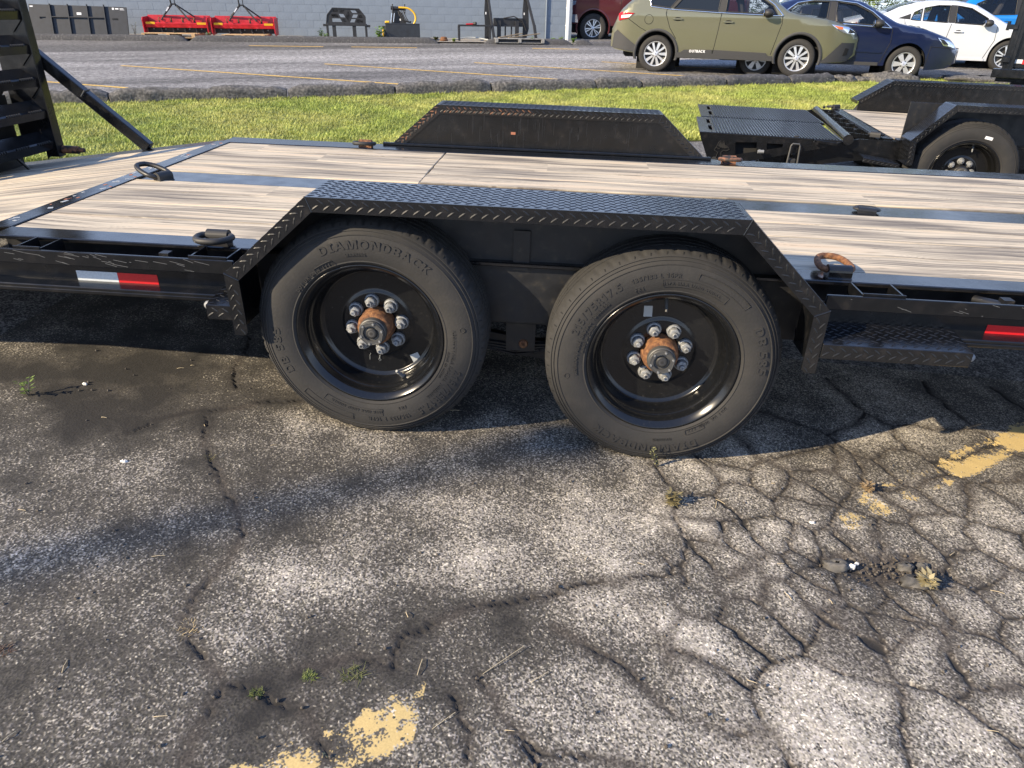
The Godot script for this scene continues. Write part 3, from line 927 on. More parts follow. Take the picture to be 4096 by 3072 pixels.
func ring_text(mb: MB, s: String, r: float, deg: float, size: float, z: float, gap := 1.0, wide := 1.0) -> void:   # letters round a circle, clockwise from deg
	var f := SystemFont.new()
	f.font_names = PackedStringArray(["Droid Sans"]); f.font_weight = 700
	var an := deg_to_rad(deg)
	for ch in s:
		var adv := size * 0.42 * gap
		if ch != " ":
			var t := TextMesh.new()
			t.text = ch; t.font = f; t.font_size = 24; t.pixel_size = size / 24.0; t.depth = 0.004; t.curve_step = 3.0
			adv = (t.get_aabb().size.x * wide + size * 0.13) * gap
			an -= adv * 0.5 / r
			mb.mesh(t, Transform3D(Basis(Vector3(0, 0, 1), an - PI / 2) * Basis.from_scale(Vector3(wide, 1, 1)), Vector3(cos(an) * r, sin(an) * r, z)))
			an -= adv * 0.5 / r
		else: an -= adv / r

var wheel_meshes := {}

func trailer_wheel(parent: Node3D, at: Vector3, turn: float, nuts_at: float, clean: bool, detail: bool, outward := 1.0) -> Node3D:
	var w := group_node("wheel", parent, Transform3D(Basis(Vector3.UP, 0.0 if outward > 0.0 else PI), at))
	if not wheel_meshes.has("tyre"):
		var mb := MB.new()
		var prof := [Vector2(0.206, -0.19), Vector2(0.228, -0.204), Vector2(0.27, -0.222), Vector2(0.315, -0.222), Vector2(0.345, -0.205), Vector2(0.362, -0.192), Vector2(0.3695, -0.176)]
		for g in [-0.155, -0.122, -0.089, -0.056]:
			prof.append_array([Vector2(0.3715, g - 0.0045), Vector2(0.364, g - 0.0035), Vector2(0.364, g + 0.0035), Vector2(0.3715, g + 0.0045)])
		prof.append_array([Vector2(0.3705, -0.036), Vector2(0.3675, -0.028), Vector2(0.3645, -0.017), Vector2(0.356, -0.009), Vector2(0.353, -0.0045), Vector2(0.351, -0.004), Vector2(0.3495, -0.0065), Vector2(0.346, -0.002), Vector2(0.344, 0.0012), Vector2(0.342, 0.0015), Vector2(0.3405, -0.0008), Vector2(0.334, 0.005), Vector2(0.332, 0.0082), Vector2(0.330, 0.0084), Vector2(0.3285, 0.0065), Vector2(0.318, 0.0105), Vector2(0.30, 0.013), Vector2(0.28, 0.0125), Vector2(0.262, 0.009), Vector2(0.25, 0.0045), Vector2(0.2485, 0.0055), Vector2(0.2465, 0.0055), Vector2(0.245, 0.003), Vector2(0.2385, -0.002), Vector2(0.2365, -0.006), Vector2(0.234, -0.012)])
		prof.reverse()
		var big := prof.size()
		mb.lathe(prof, 288, Transform3D(), func(i: int, j: int) -> float:
			var q: Vector2 = prof[i]
			return -0.0055 if (j % 6 == 0) and q.x > 0.3635 and (q.y > -0.037 or q.y < -0.175) else 0.0, 50.0)
		wheel_meshes.tyre = mb.done()
		mb = MB.new()   # flush dark boxes painting the shade in slots and dimples of the shoulder blocks
		for k in 48:
			var an := TAU * (k + 0.5) / 48.0
			var B := Basis(Vector3(cos(an), sin(an), 0), Vector3(-sin(an), cos(an), 0), Vector3(0, 0, 1))
			mb.box(B * Vector3(0.3595, 0, -0.0125), Vector3(0.009, 0.0035, 0.0035), B * Basis(Vector3(0, 1, 0), 0.6), 0.0)
			for q in 3: mb.box(B * Vector3(0.3712, 0, -0.06 - 0.04 * q), Vector3(0.0012, 0.0025, 0.026), B * Basis(Vector3(1, 0, 0), 0.5 - 0.5 * (q % 2)), 0.0)
		wheel_meshes.sipes = mb.done()
		mb = MB.new()   # raised sidewall lettering
		ring_text(mb, "DIAMONDBACK", 0.303, 117.0, 0.036, 0.0125, 1.04, 1.30)
		ring_text(mb, "DB 585", 0.302, 208.0, 0.037, 0.0125, 1.05, 1.30)
		ring_text(mb, "215/75R17.5", 0.300, -19.0, 0.033, 0.0126, 1.08)
		ring_text(mb, "REGROOVABLE RADIAL TUBELESS", 0.275, 9.0, 0.0165, 0.0112, 1.0)
		ring_text(mb, "MADE IN CHINA", 0.258, -8.0, 0.0125, 0.0075, 1.0)
		ring_text(mb, "135/133 L 16PR", 0.300, -66.0, 0.0185, 0.0126, 1.05)
		ring_text(mb, "FRT", 0.270, -66.0, 0.0165, 0.0105, 1.0)
		ring_text(mb, "16PR MAX LOAD SINGLE", 0.276, -84.0, 0.0145, 0.0112, 1.0)
		ring_text(mb, "DOT UX 0NW TTT", 0.258, 147.0, 0.0165, 0.0075, 1.0)
		ring_text(mb, "WARNING", 0.272, 102.0, 0.0125, 0.0108, 1.0)
		var ring := []
		for k in 14: ring.append(Vector3(0.302 * cos(deg_to_rad(8.5)), 0.302 * sin(deg_to_rad(8.5)), 0.0135) + Vector3(cos(TAU * k / 14), sin(TAU * k / 14), 0) * 0.008)
		mb.tube(ring, 0.001, 5, true)
		for fr in [[-84.0, -126.0, 0.276, 0.011], [-104.0, -138.0, 0.305, 0.010], [126.0, 112.0, 0.258, 0.009]]:   # capsule outlines round the small print
			var path := []
			for e in [1.0, -1.0]:
				for k in 13:
					var t: float = deg_to_rad(lerpf(fr[0], fr[1], k / 12.0 if e > 0.0 else 1.0 - k / 12.0))
					var rr: float = fr[2] + e * fr[3]
					path.append(Vector3(cos(t) * rr, sin(t) * rr, 0.0135 - 0.0025 * maxf(0.0, (0.29 - rr) / 0.03)))
			mb.tube(path, 0.0011, 5, true)
		wheel_meshes.letters = mb.done()
		mb = MB.new()
		mb.lathe([Vector2(0.2375, -0.012), Vector2(0.2385, -0.004), Vector2(0.237, 0.001), Vector2(0.2335, 0.002), Vector2(0.230, 0.0005), Vector2(0.224, -0.006), Vector2(0.216, -0.014), Vector2(0.2125, -0.022), Vector2(0.2115, -0.034), Vector2(0.206, -0.042), Vector2(0.199, -0.052), Vector2(0.197, -0.07), Vector2(0.195, -0.086), Vector2(0.1915, -0.094), Vector2(0.187, -0.099), Vector2(0.182, -0.1005), Vector2(0.1795, -0.1025), Vector2(0.178, -0.1035), Vector2(0.125, -0.1055), Vector2(0.118, -0.104), Vector2(0.112, -0.101), Vector2(0.106, -0.0995), Vector2(0.066, -0.099), Vector2(0.063, -0.103), Vector2(0.063, -0.12)], 96, Transform3D(), null, 60.0)
		mb.lathe([Vector2(0.19, -0.11), Vector2(0.21, -0.13), Vector2(0.232, -0.2), Vector2(0.2, -0.21), Vector2(0.03, -0.2)], 48, Transform3D())
		wheel_meshes.rim = mb.done()
		mb = MB.new()
		mb.lathe([Vector2(0.0, 0.044), Vector2(0.007, 0.044), Vector2(0.0085, 0.0425), Vector2(0.0085, 0.03)], 12, Transform3D())
		mb.lathe([Vector2(0.009, 0.031), Vector2(0.0165, 0.029), Vector2(0.0185, 0.026), Vector2(0.0185, 0.010)], 6, Transform3D(), null, 20.0)
		mb.lathe([Vector2(0.0185, 0.012), Vector2(0.0225, 0.010), Vector2(0.0242, 0.006), Vector2(0.0242, 0.0)], 20, Transform3D())
		wheel_meshes.nut = mb.done()
		mb = MB.new()
		mb.lathe([Vector2(0.03, -0.045), Vector2(0.050, -0.047), Vector2(0.055, -0.054), Vector2(0.0585, -0.07), Vector2(0.0605, -0.09), Vector2(0.0615, -0.11)], 40, Transform3D(), null, 60.0)
		wheel_meshes.hub = mb.done()
		mb = MB.new()
		mb.lathe([Vector2(0.026, -0.0165), Vector2(0.0395, -0.016), Vector2(0.0415, -0.019), Vector2(0.0415, -0.027), Vector2(0.044, -0.029), Vector2(0.0455, -0.033), Vector2(0.0455, -0.05)], 36, Transform3D(), null, 30.0)
		mb.lathe([Vector2(0.0, -0.024), Vector2(0.026, -0.024), Vector2(0.026, -0.0165)], 30, Transform3D())
		var hexa := PackedVector2Array()
		for k in 6: hexa.append(Vector2.from_angle(TAU * k / 6 + 0.3) * 0.042)
		var hole := PackedVector2Array()
		for k in 20: hole.append(Vector2.from_angle(TAU * k / 20) * 0.0275)
		mb.patch(hexa, [hole], 0.06, func(p: Vector2) -> Vector3: return Vector3(p.x, p.y, -0.0145))
		for k in 6: mb.tube([Vector3(hexa[k].x, hexa[k].y, -0.0145), Vector3(hexa[(k + 1) % 6].x, hexa[(k + 1) % 6].y, -0.0145)], 0.0012, 5)
		wheel_meshes.cap = mb.done()
		mb = MB.new()
		for k in 6:
			var q := Vector2.from_angle(TAU * k / 6 + 0.3) * 0.0355
			mb.cyl(Vector3(q.x, q.y, -0.015), Vector3(q.x, q.y, -0.011), 0.0038, 8)
		wheel_meshes.screws = mb.done()
		mb = MB.new()
		mb.lathe([Vector2(0.0, -0.0145), Vector2(0.013, -0.0145), Vector2(0.018, -0.0165), Vector2(0.0195, -0.0235)], 26, Transform3D(), null, 70.0)
		wheel_meshes.plug = mb.done()
		mb = MB.new()
		mb.tube([Vector3(0.197, 0, -0.078), Vector3(0.192, 0, -0.072), Vector3(0.178, 0, -0.06), Vector3(0.168, 0, -0.052)], [0.009, 0.0075, 0.0055, 0.0055], 10)
		mb.cyl(Vector3(0.168, 0, -0.052), Vector3(0.160, 0, -0.046), 0.0045, 8)
		wheel_meshes.stem = mb.done()
	var R := Transform3D(Basis(Vector3(0, 0, 1), deg_to_rad(turn)), Vector3())
	var ty := put("tyre", wheel_meshes.tyre, M.rubber, w, R)
	if detail:
		put("tread_slot_shade", wheel_meshes.sipes, M.recess_shade, ty).set_meta("kind", "stuff")
		put("lettering", wheel_meshes.letters, M.letter, ty)
	put("rim", wheel_meshes.rim, M.rim_new if clean else M.rim, w, R)
	for k in 8:
		var an := deg_to_rad(nuts_at + 45.0 * k)
		put("lug_nut", wheel_meshes.nut, M.zinc, w, Transform3D(Basis(Vector3(0, 0, 1), an * 2.3), Vector3(cos(an) * 0.0835, sin(an) * 0.0835, -0.1)))
	put("hub", wheel_meshes.hub, M.frame if clean else M.rust, w)
	put("hub_cap", wheel_meshes.cap, M.cast, w)
	put("cap_screws", wheel_meshes.screws, M.zinc, w)
	put("hub_plug", wheel_meshes.plug, M.plastic, w)
	return w

func tie_ring(parent: Node3D, at: Vector3, yaw: float, tilt: float, m_ring: Material, m_br: Material, long := 0.062, wide := 0.052) -> Node3D:   # D-shaped lashing ring in a welded saddle; the ring lies towards local -z
	var o := group_node("tie_down_ring", parent, Transform3D(Basis(Vector3.UP, yaw), at))
	var mb := MB.new()
	var path := []
	for k in 28:
		var a := TAU * k / 28
		var p := Vector3(cos(a) * wide, 0, -sin(a) * long * 0.62)
		p.x = signf(p.x) * pow(absf(p.x) / wide, 0.75) * wide
		if sin(a) < 0.0: p.z *= 0.45
		path.append(Vector3(0, 0.02, 0) + Basis(Vector3(1, 0, 0), tilt) * (p + Vector3(0, 0, -long * 0.26)))
	mb.tube(path, 0.0105, 10, true)
	obj("ring", mb, m_ring, o)
	mb = MB.new()
	var arc := []
	for k in 11:
		var a := PI * k / 10.0
		arc.append(Vector2(cos(a) * 0.0205, 0.0195 + sin(a) * 0.0195))
	var poly := PackedVector2Array([Vector2(0.027, 0.0), Vector2(0.0205, 0.004)])
	for p: Vector2 in arc: poly.append(p)
	poly.append(Vector2(-0.0205, 0.004)); poly.append(Vector2(-0.027, 0.0))
	mb.prism(poly, -0.036, 0.036, Transform3D(Basis(Vector3(0, 0, -1), Vector3(0, 1, 0), Vector3(1, 0, 0)), Vector3()))
	obj("saddle", mb, m_br, o)
	return o

func plank(parent: Node3D, a: Vector3, b: Vector3, w: float, k: int, t := 0.038) -> void:   # board from a to b along its middle line
	var mb := MB.new()
	var x := (b - a).normalized()
	var z := x.cross(Vector3.UP).normalized()
	var y := z.cross(x)
	var L := a.distance_to(b)
	mb.box((a + b) * 0.5 - y * t * 0.5, Vector3(L, t, w), Basis(x, y, z), 0.003)
	var off := rng.randf() * 3.0
	var q := 0.18 + 0.1 * rng.randf()
	for i in mb.v.size():
		var p := mb.v[i] - a
		mb.u[i] = Vector2(off + p.dot(x) * 0.42, 0.5 + (p.dot(z) + p.dot(y) * 0.5) / maxf(w, 0.19) * 0.94)
	obj("plank", mb, M["wood%d" % (k % 4)], parent)

func tape(parent: Node3D, x0: float, x1: float, y0: float, y1: float, z: float, m: Material, called: String) -> void:
	var mb := MB.new()
	mb.box(Vector3((x0 + x1) * 0.5, (y0 + y1) * 0.5, z), Vector3(x1 - x0, y1 - y0, 0.0012))
	obj(called, mb, m, parent)

func simple_box(called: String, parent: Node3D, lo: Vector3, hi: Vector3, m: Material, bev := 0.003) -> MeshInstance3D:
	var mb := MB.new()
	mb.box((lo + hi) * 0.5, hi - lo, Basis(), bev)
	return obj(called, mb, m, parent)

const TILT := -0.0157

func near_trailer() -> void:
	rng.seed = 301
	var T := thing("equipment_trailer", "long black flatbed equipment trailer with weathered plank deck, nearest in the foreground", "trailer", Transform3D(Basis(Vector3(0, 0, 1), TILT), Vector3()))
	# deck boards: two bays, butted near the left fender, and the sloping tail
	for bay in [[-0.242, -1.017], [-1.216, -1.978]]:
		var w: float = (bay[0] - bay[1]) / 4.0
		for k in 4:
			var z: float = bay[0] - w * (k + 0.5)
			var y := 0.599 + rng.randf_range(-0.0015, 0.0015)
			plank(T, Vector3(-1.748, y, z), Vector3(-0.527 + rng.randf_range(-0.003, 0.001), y, z), w - 0.0035, k + (2 if bay[0] < -1.0 else 0))
			y += rng.randf_range(-0.001, 0.002)
			plank(T, Vector3(-0.523 + rng.randf_range(-0.001, 0.004), y, z), Vector3(3.6, y, z), w - 0.0035, k + 1)
	for k in 8:
		var z := -0.25 - 0.2165 * (k + 0.5)
		plank(T, Vector3(-1.842, 0.588, z), Vector3(-3.22, 0.385, z), 0.213, k * 3 + 1)
	var mb := MB.new()
	mb.box(Vector3(-1.788, 0.5995, -1.11), Vector3(0.076, 0.008, 1.75), Basis(), 0.002)
	mb.box(Vector3(-1.832, 0.591, -1.11), Vector3(0.018, 0.014, 1.75), Basis(Vector3(0, 0, 1), 0.45), 0.002)
	var tp := obj("transition_plate", mb, M.rail, T)
	for k in 46:   # scratches and bare patches left by tracks
		mb = MB.new()
		var z := rng.randf_range(-1.95, -0.3)
		mb.box(Vector3(-1.788 + rng.randf_range(-0.026, 0.03), 0.6038, z), Vector3(rng.randf_range(0.002, 0.02), 0.0008, rng.randf_range(0.002, 0.03)), Basis(Vector3.UP, rng.randf_range(-0.5, 0.5)))
		obj("scrape", mb, M.primer if k % 4 == 0 else M.label, tp)
	simple_box("deck_rail", T, Vector3(-1.75, 0.588, -0.241), Vector3(3.6, 0.602, -0.142), M.rail)
	simple_box("deck_rail", T, Vector3(-1.80, 0.588, -2.14), Vector3(3.6, 0.602, -1.979), M.rail)
	simple_box("centre_rail", T, Vector3(-1.745, 0.58, -1.2145), Vector3(3.6, 0.5955, -1.030), M.rail)
	mb = MB.new()
	mb.bar(Vector3(-1.82, 0.583, -2.06), Vector3(-3.25, 0.372, -2.06), 0.15, 0.014)
	mb.bar(Vector3(-1.80, 0.583, -0.19), Vector3(-3.25, 0.372, -0.19), 0.10, 0.014)
	mb.bar(Vector3(-3.245, 0.38, -0.14), Vector3(-3.245, 0.38, -2.13), 0.05, 0.03)
	obj("tail_rail", mb, M.rail, T)
	mb = MB.new()   # underside: beams and cross members
	mb.box(Vector3(0.9, 0.50, -0.205), Vector3(5.3, 0.172, 0.01))
	mb.box(Vector3(0.9, 0.50, -2.06), Vector3(5.3, 0.172, 0.01))
	mb.bar(Vector3(-1.78, 0.505, -0.2), Vector3(-3.24, 0.29, -0.2), 0.01, 0.16); mb.bar(Vector3(-1.78, 0.505, -2.06), Vector3(-3.24, 0.29, -2.06), 0.01, 0.16)
	obj("frame_web", mb, M.frame, T)
	for k in 12:
		mb = MB.new()
		var x := -1.6 + 0.41 * k
		mb.box(Vector3(x, 0.52, -1.12), Vector3(0.05, 0.075, 1.82))
		obj("cross_member", mb, M.frame, T)
	# outer sides: stake pockets, rub rail, I-beam
	for s in [[-3.3, -0.872], [0.932, 3.6]]:
		if s[0] < -1.8:
			simple_box("rub_rail", T, Vector3(-1.75, 0.556, -0.024), Vector3(s[1], 0.601, -0.014), M.paint, 0.002)
			mb = MB.new(); mb.bar(Vector3(-1.751, 0.578, -0.019), Vector3(-3.25, 0.365, -0.019), 0.01, 0.045); obj("rub_rail", mb, M.paint, T)
		else: simple_box("rub_rail", T, Vector3(s[0], 0.556, -0.024), Vector3(s[1], 0.601, -0.014), M.paint, 0.002)
		mb = MB.new()
		mb.box(Vector3((s[0] + s[1]) * 0.5, 0.518, -0.092), Vector3(s[1] - s[0], 0.076, 0.008))
		obj("beam_web", mb, M.paint, T)
		mb = MB.new()
		mb.box(Vector3((s[0] + s[1]) * 0.5 + 0.05 * signf(-s[0]), 0.4745, -0.09), Vector3(s[1] - s[0] - 0.1, 0.012, 0.125), Basis(), 0.003)
		mb.box(Vector3((s[0] + s[1]) * 0.5 + 0.05 * signf(-s[0]), 0.4625, -0.034), Vector3(s[1] - s[0] - 0.1, 0.014, 0.013), Basis(), 0.003)
		obj("beam_flange", mb, M.paint, T)
	for p in [[-1.545, 0.084], [-0.958, 0.118], [1.10, 0.12], [2.0, 0.12]]:
		mb = MB.new()
		for e in [-0.5, 0.5]: mb.box(Vector3(p[0] + p[1] * e + 0.018 * signf(p[0]) * 0.0, 0.578, -0.083), Vector3(0.005, 0.05, 0.112))
		mb.box(Vector3(p[0], 0.581, -0.0285), Vector3(p[1] + 0.005, 0.054, 0.005), Basis(), 0.001)
		obj("stake_pocket", mb, M.paint, T)
	for x in [-1.16, 1.43]:
		mb = MB.new(); mb.cyl(Vector3(x, 0.565, -0.15), Vector3(x + 0.05, 0.58, -0.05), 0.014); mb.box(Vector3(x + 0.045, 0.585, -0.07), Vector3(0.03, 0.03, 0.03))
		obj("light_conduit", mb, M.frame, T)
	tape(T, -1.446, -1.3065, 0.469, 0.5135, -0.0872, M.tape_white, "reflector_white"); tape(T, -1.306, -1.171, 0.469, 0.5135, -0.0872, M.tape_red, "reflector_red")
	tape(T, 1.4585, 1.60, 0.464, 0.508, -0.0872, M.tape_red, "reflector_red"); tape(T, 1.6005, 1.75, 0.464, 0.508, -0.0872, M.tape_white, "reflector_white")
	# scratches on the rub rail
	var sc := MB.new()
	for k in 40:
		var x := rng.randf_range(-1.6, -0.95) if k < 30 else rng.randf_range(1.0, 1.5)
		sc.box(Vector3(x, rng.randf_range(0.562, 0.597), -0.0135), Vector3(rng.randf_range(0.004, 0.05), 0.0012, 0.0006), Basis(Vector3(0, 0, 1), rng.randf_range(-0.35, -0.1)))
	stuff(obj("scratches", sc, M.streak, T))
	# fenders of checker plate
	var P := [Vector2(-0.868, 0.382), Vector2(-0.872, 0.584), Vector2(-0.597, 0.829), Vector2(0.656, 0.828), Vector2(0.925, 0.576), Vector2(0.927, 0.374)]
	fender("fender", T, P, 0.049, -0.169, 0.043, true, M.tread, M.tread)
	var Q := [Vector2(-0.872, 0.597), Vector2(-0.597, 0.829), Vector2(0.656, 0.828), Vector2(0.925, 0.597)]
	var ff := fender("fender", T, Q, -2.338, -2.13, 0.047, false, M.tread, M.tread)
	var rl := MB.new()   # rust eating through the paint of the far fender's edge
	lugs(rl, Vector3(-0.56, 0.783, -2.1238), Vector3(1, 0, 0), Vector3(0, 1, 0), 0.52, 0.044)
	lugs(rl, Vector3(-0.80, 0.605, -2.1238), Vector3(0.764, 0.645, 0), Vector3(-0.645, 0.764, 0), 0.31, 0.043)
	stuff(obj("rust_spots", rl, M.rusty, ff))
	mb = MB.new()
	mb.prism(v2([-0.85, 0.6022, 0.905, 0.6022, 0.636, 0.812, -0.58, 0.812]), -2.134, -2.1305)
	var sk := obj("fender_skirt", mb, M.paint, T)
	mb = MB.new(); mb.box(Vector3(-0.165, 0.694, -2.1295), Vector3(0.026, 0.014, 0.0012)); obj("rust_patch", mb, M.primer, sk)
	mb = MB.new()
	for k in 60:
		var x := rng.randf_range(-0.6, 0.6)
		var top := rng.randf_range(0.68, 0.78)
		mb.box(Vector3(x, top - 0.03, -2.1298), Vector3(rng.randf_range(0.001, 0.0035), rng.randf_range(0.02, 0.11), 0.0005))
	stuff(obj("water_marks", mb, M.streak if false else M.frame, sk))
	mb = MB.new(); mb.box(Vector3(0.02, 0.609, -2.118), Vector3(1.86, 0.016, 0.02), Basis(), 0.004)
	obj("weld_seam", mb, M.paint, T)
	mb = MB.new()
	mb.prism(v2([-0.86, 0.39, -0.866, 0.58, -0.594, 0.822, 0.652, 0.822, 0.92, 0.574, 0.92, 0.39]), -0.172, -0.1695)
	# opening in the inner plate is closed by the frame behind it
	obj("fender_back", mb, M.frame, T)
	# steps in front of and behind the fender
	tread_plate("step", T, [[Vector3(-0.947, 0.481, 0.055), Vector3(-0.868, 0.481, 0.055), Vector3(-0.947, 0.496, -0.115)], [Vector3(-0.947, 0.433, 0.055), Vector3(-0.868, 0.433, 0.055), Vector3(-0.947, 0.480, 0.055)]], M.tread, M.lug)
	tread_plate("step", T, [[Vector3(0.927, 0.475, 0.06), Vector3(1.358, 0.475, 0.06), Vector3(0.927, 0.492, -0.13)], [Vector3(0.927, 0.428, 0.06), Vector3(1.358, 0.428, 0.06), Vector3(0.927, 0.474, 0.06)]], M.tread, M.lug)
	simple_box("step_side", T, Vector3(-0.949, 0.434, -0.11), Vector3(-0.944, 0.478, 0.052), M.paint)
	simple_box("step_side", T, Vector3(1.3535, 0.43, -0.11), Vector3(1.3585, 0.472, 0.057), M.paint)
	for p in [[-0.953, 0.465, 0.02, -1.0], [1.363, 0.45, 0.035, 1.0]]:
		mb = MB.new(); mb.lathe([Vector2(0.0, 0.016), Vector2(0.007, 0.0145), Vector2(0.0125, 0.009), Vector2(0.015, 0.0)], 16, Transform3D(Basis(Vector3(0, 0, -p[3]), Vector3(0, 1, 0), Vector3(p[3], 0, 0)), Vector3(p[0], p[1], p[2])))
		obj("step_bolt", mb, M.zinc, T)  # silver bolt dome on the step side, gives no light
	# frame between the wheels
	simple_box("wheel_well_panel", T, Vector3(-0.9, 0.385, -0.236), Vector3(0.95, 0.60, -0.228), M.frame)
	mb = MB.new()
	mb.box(Vector3(0.0, 0.575, -0.211), Vector3(1.86, 0.006, 0.03)); obj("panel_rib", mb, M.frame, T)
	mb = MB.new(); mb.box(Vector3(0.014, 0.64, -0.16), Vector3(0.052, 0.128, 0.008)); obj("fender_bracket", mb, M.frame, T)
	mb = MB.new(); mb.box(Vector3(0.0245, 0.485, -0.214), Vector3(0.016, 0.175, 0.026)); obj("stiffener", mb, M.frame, T)
	simple_box("bottom_flange", T, Vector3(-0.9, 0.375, -0.29), Vector3(0.95, 0.400, -0.185), M.frame)
	mb = MB.new()
	mb.prism(v2([-0.032, 0.374, 0.070, 0.374, 0.070, 0.266, -0.030, 0.266]), -0.212, -0.204)
	obj("spring_hanger", mb, M.frame, T)
	mb = MB.new(); mb.lathe([Vector2(0.0, 0.009), Vector2(0.014, 0.008), Vector2(0.017, 0.0)], 16, xf(0.030, 0.294, -0.204)); obj("hanger_bolt", mb, M.rust, T)
	mb = MB.new()   # leaf springs and equaliser
	for z in [-0.30, -1.98]:
		for k in 4:
			var path := []
			for e in 9:
				var q := e / 8.0 * 2.0 - 1.0
				path.append(Vector3(q * (0.5 - 0.08 * k) + 0.0, 0.30 - 0.012 * k - 0.08 * (1.0 - absf(q)) * 0.6, z))
			for e in 8: mb.bar(path[e], path[e + 1], 0.055, 0.009)
		mb.bar(Vector3(-0.16, 0.27, z), Vector3(0.22, 0.215, z), 0.03, 0.07)
	obj("leaf_spring", mb, M.frame, T)
	for x in [-0.451, 0.480]:
		mb = MB.new(); mb.cyl(Vector3(x, 0.36, -0.22), Vector3(x, 0.36, -2.08), 0.05, 16); obj("axle", mb, M.frame, T)
	var w1 := trailer_wheel(T, Vector3(-0.451, 0.3825, 0.0), 0.0, 99.0, false, true)
	var w2 := trailer_wheel(T, Vector3(0.480, 0.345, 0.0), -178.5, 109.0, false, true)
	for q in [[w1, -64.7, 0.172, -44.0, 0.030, 0.034], [w2, 91.5, 0.146, 111.0, 0.027, 0.037]]:
		put("valve_stem", wheel_meshes.stem, M.zinc if q[0] == w1 else M.cast, q[0], Transform3D(Basis(Vector3(0, 0, 1), deg_to_rad(q[1])), Vector3()))
		mb = MB.new()
		var an: float = deg_to_rad(q[3])
		mb.box(Vector3(cos(an) * q[2], sin(an) * q[2], -0.1035), Vector3(q[4], q[5], 0.001), Basis(Vector3(0, 0, 1), 0.45 if q[0] == w1 else 0.05))
		obj("balance_sticker", mb, M.label, q[0])
	mb = MB.new()   # dried splash below the hub of the left wheel
	for k in 26:
		var a := Vector3(rng.randf_range(-0.06, 0.01), -0.10, -0.1028)
		var path := [a]
		for e in 4: path.append(path[e] + Vector3(rng.randf_range(-0.018, 0.006), rng.randf_range(-0.02, -0.004), 0))
		if path[4].length() > 0.175: continue
		mb.tube(path, 0.0006, 4)
	stuff(obj("dried_splash", mb, M.label, w1))
	for x in [[-0.451, 0.3825], [0.480, 0.345]]: trailer_wheel(T, Vector3(x[0], x[1], -2.37), 40.0, 12.0, false, false, -1.0)
	# lashing rings
	tie_ring(T, Vector3(-1.0, 0.602, -0.205), PI, 0.03, M.plastic, M.plastic, 0.098, 0.056)
	tie_ring(T, Vector3(1.015, 0.602, -0.185), 0.0, 0.08, M.rust, M.paint, 0.14, 0.05)
	tie_ring(T, Vector3(-0.987, 0.602, -2.03), PI, 0.12, M.plastic, M.rust, 0.098, 0.056)
	tie_ring(T, Vector3(1.035, 0.602, -2.06), PI, 0.12, M.rusty, M.rusty, 0.098, 0.056)
	tie_ring(T, Vector3(-1.63, 0.5955, -1.03), 1.2, 0.26, M.frame, M.plastic, 0.155, 0.052)
	var fr := tie_ring(T, Vector3(1.43, 0.5955, -1.085), -0.25, 0.05, M.plastic, M.frame, 0.06, 0.045)
	fr.scale = Vector3(1, 0.6, 1)
	# standing ramp at the tail
	var R := group_node("ramp", T)
	mb = MB.new()
	for z in [-1.995, -1.40]:
		mb.box(Vector3(-2.828, 1.23, z), Vector3(0.075, 1.52, 0.012), Basis(Vector3.UP, 0.0), 0.003)
		mb.box(Vector3(-2.797, 1.23, z - 0.03), Vector3(0.012, 1.52, 0.055), Basis(), 0.003)
		mb.box(Vector3(-2.93, 1.23, z - 0.0), Vector3(0.13, 1.46, 0.008), Basis(), 0.003)
	obj("side_rail", mb, M.paint, R)
	for k in 9:
		var y := 0.556 + 0.1655 * k
		mb = MB.new()
		mb.prism(v2([-2.90, y + 0.042, -2.892, y + 0.05, -2.808, y + 0.010, -2.800, y + 0.002, -2.806, y - 0.038, -2.816, y - 0.040, -2.814, y - 0.004, -2.89, y + 0.036]), -1.988, -1.408)
		var rg := obj("rung", mb, M.paint, R)
		var teeth := MB.new()
		for b in 3:
			for e in 6:
				var z := -1.95 + b * 0.17 + e * 0.018
				teeth.box(Vector3(-2.803, y + 0.004, z), Vector3(0.016, 0.013, 0.007), Basis(Vector3(0, 0, 1), 0.5), 0.002)
		stuff(obj("grip_teeth", teeth, M.lug, rg))
		mb = MB.new()
		mb.prism(v2([-2.86, y - 0.035, -2.80, y - 0.04, -2.86, y - 0.10]), -1.988, -1.982)
		obj("gusset", mb, M.paint, rg)
	mb = MB.new()
	mb.bar(Vector3(-2.99, 0.86, -1.96), Vector3(-3.0, 0.45, -1.45), 0.012, 0.05)
	mb.box(Vector3(-3.01, 0.60, -1.70), Vector3(0.01, 0.40, 0.55))
	obj("spring_plate", mb, M.frame, R)
	mb = MB.new()
	mb.bar(Vector3(-2.88, 1.035, -2.085), Vector3(-2.30, 0.525, -2.10), 0.05, 0.062, Vector3.UP, 0.004)
	obj("brace", mb, M.paint, R)
	mb = MB.new(); mb.bar(Vector3(-2.62, 0.797, -2.083), Vector3(-2.59, 0.832, -2.083), 0.053, 0.004); obj("weld_mark", mb, M.streak, R)
	mb = MB.new(); mb.cyl(Vector3(-2.805, 0.505, -2.04), Vector3(-2.70, 0.505, -2.04), 0.022, 14); mb.cyl(Vector3(-2.70, 0.505, -2.04), Vector3(-2.665, 0.505, -2.04), 0.013, 10)
	obj("ramp_hinge", mb, M.rusty, R)
	mb = MB.new(); mb.bar(Vector3(-2.84, 0.52, -2.0), Vector3(-2.84, 0.52, -1.40), 0.045, 0.02); mb.cyl(Vector3(-2.86, 0.53, -1.72), Vector3(-2.80, 0.40, -1.78), 0.008, 8)
	obj("ramp_foot", mb, M.paint, R)
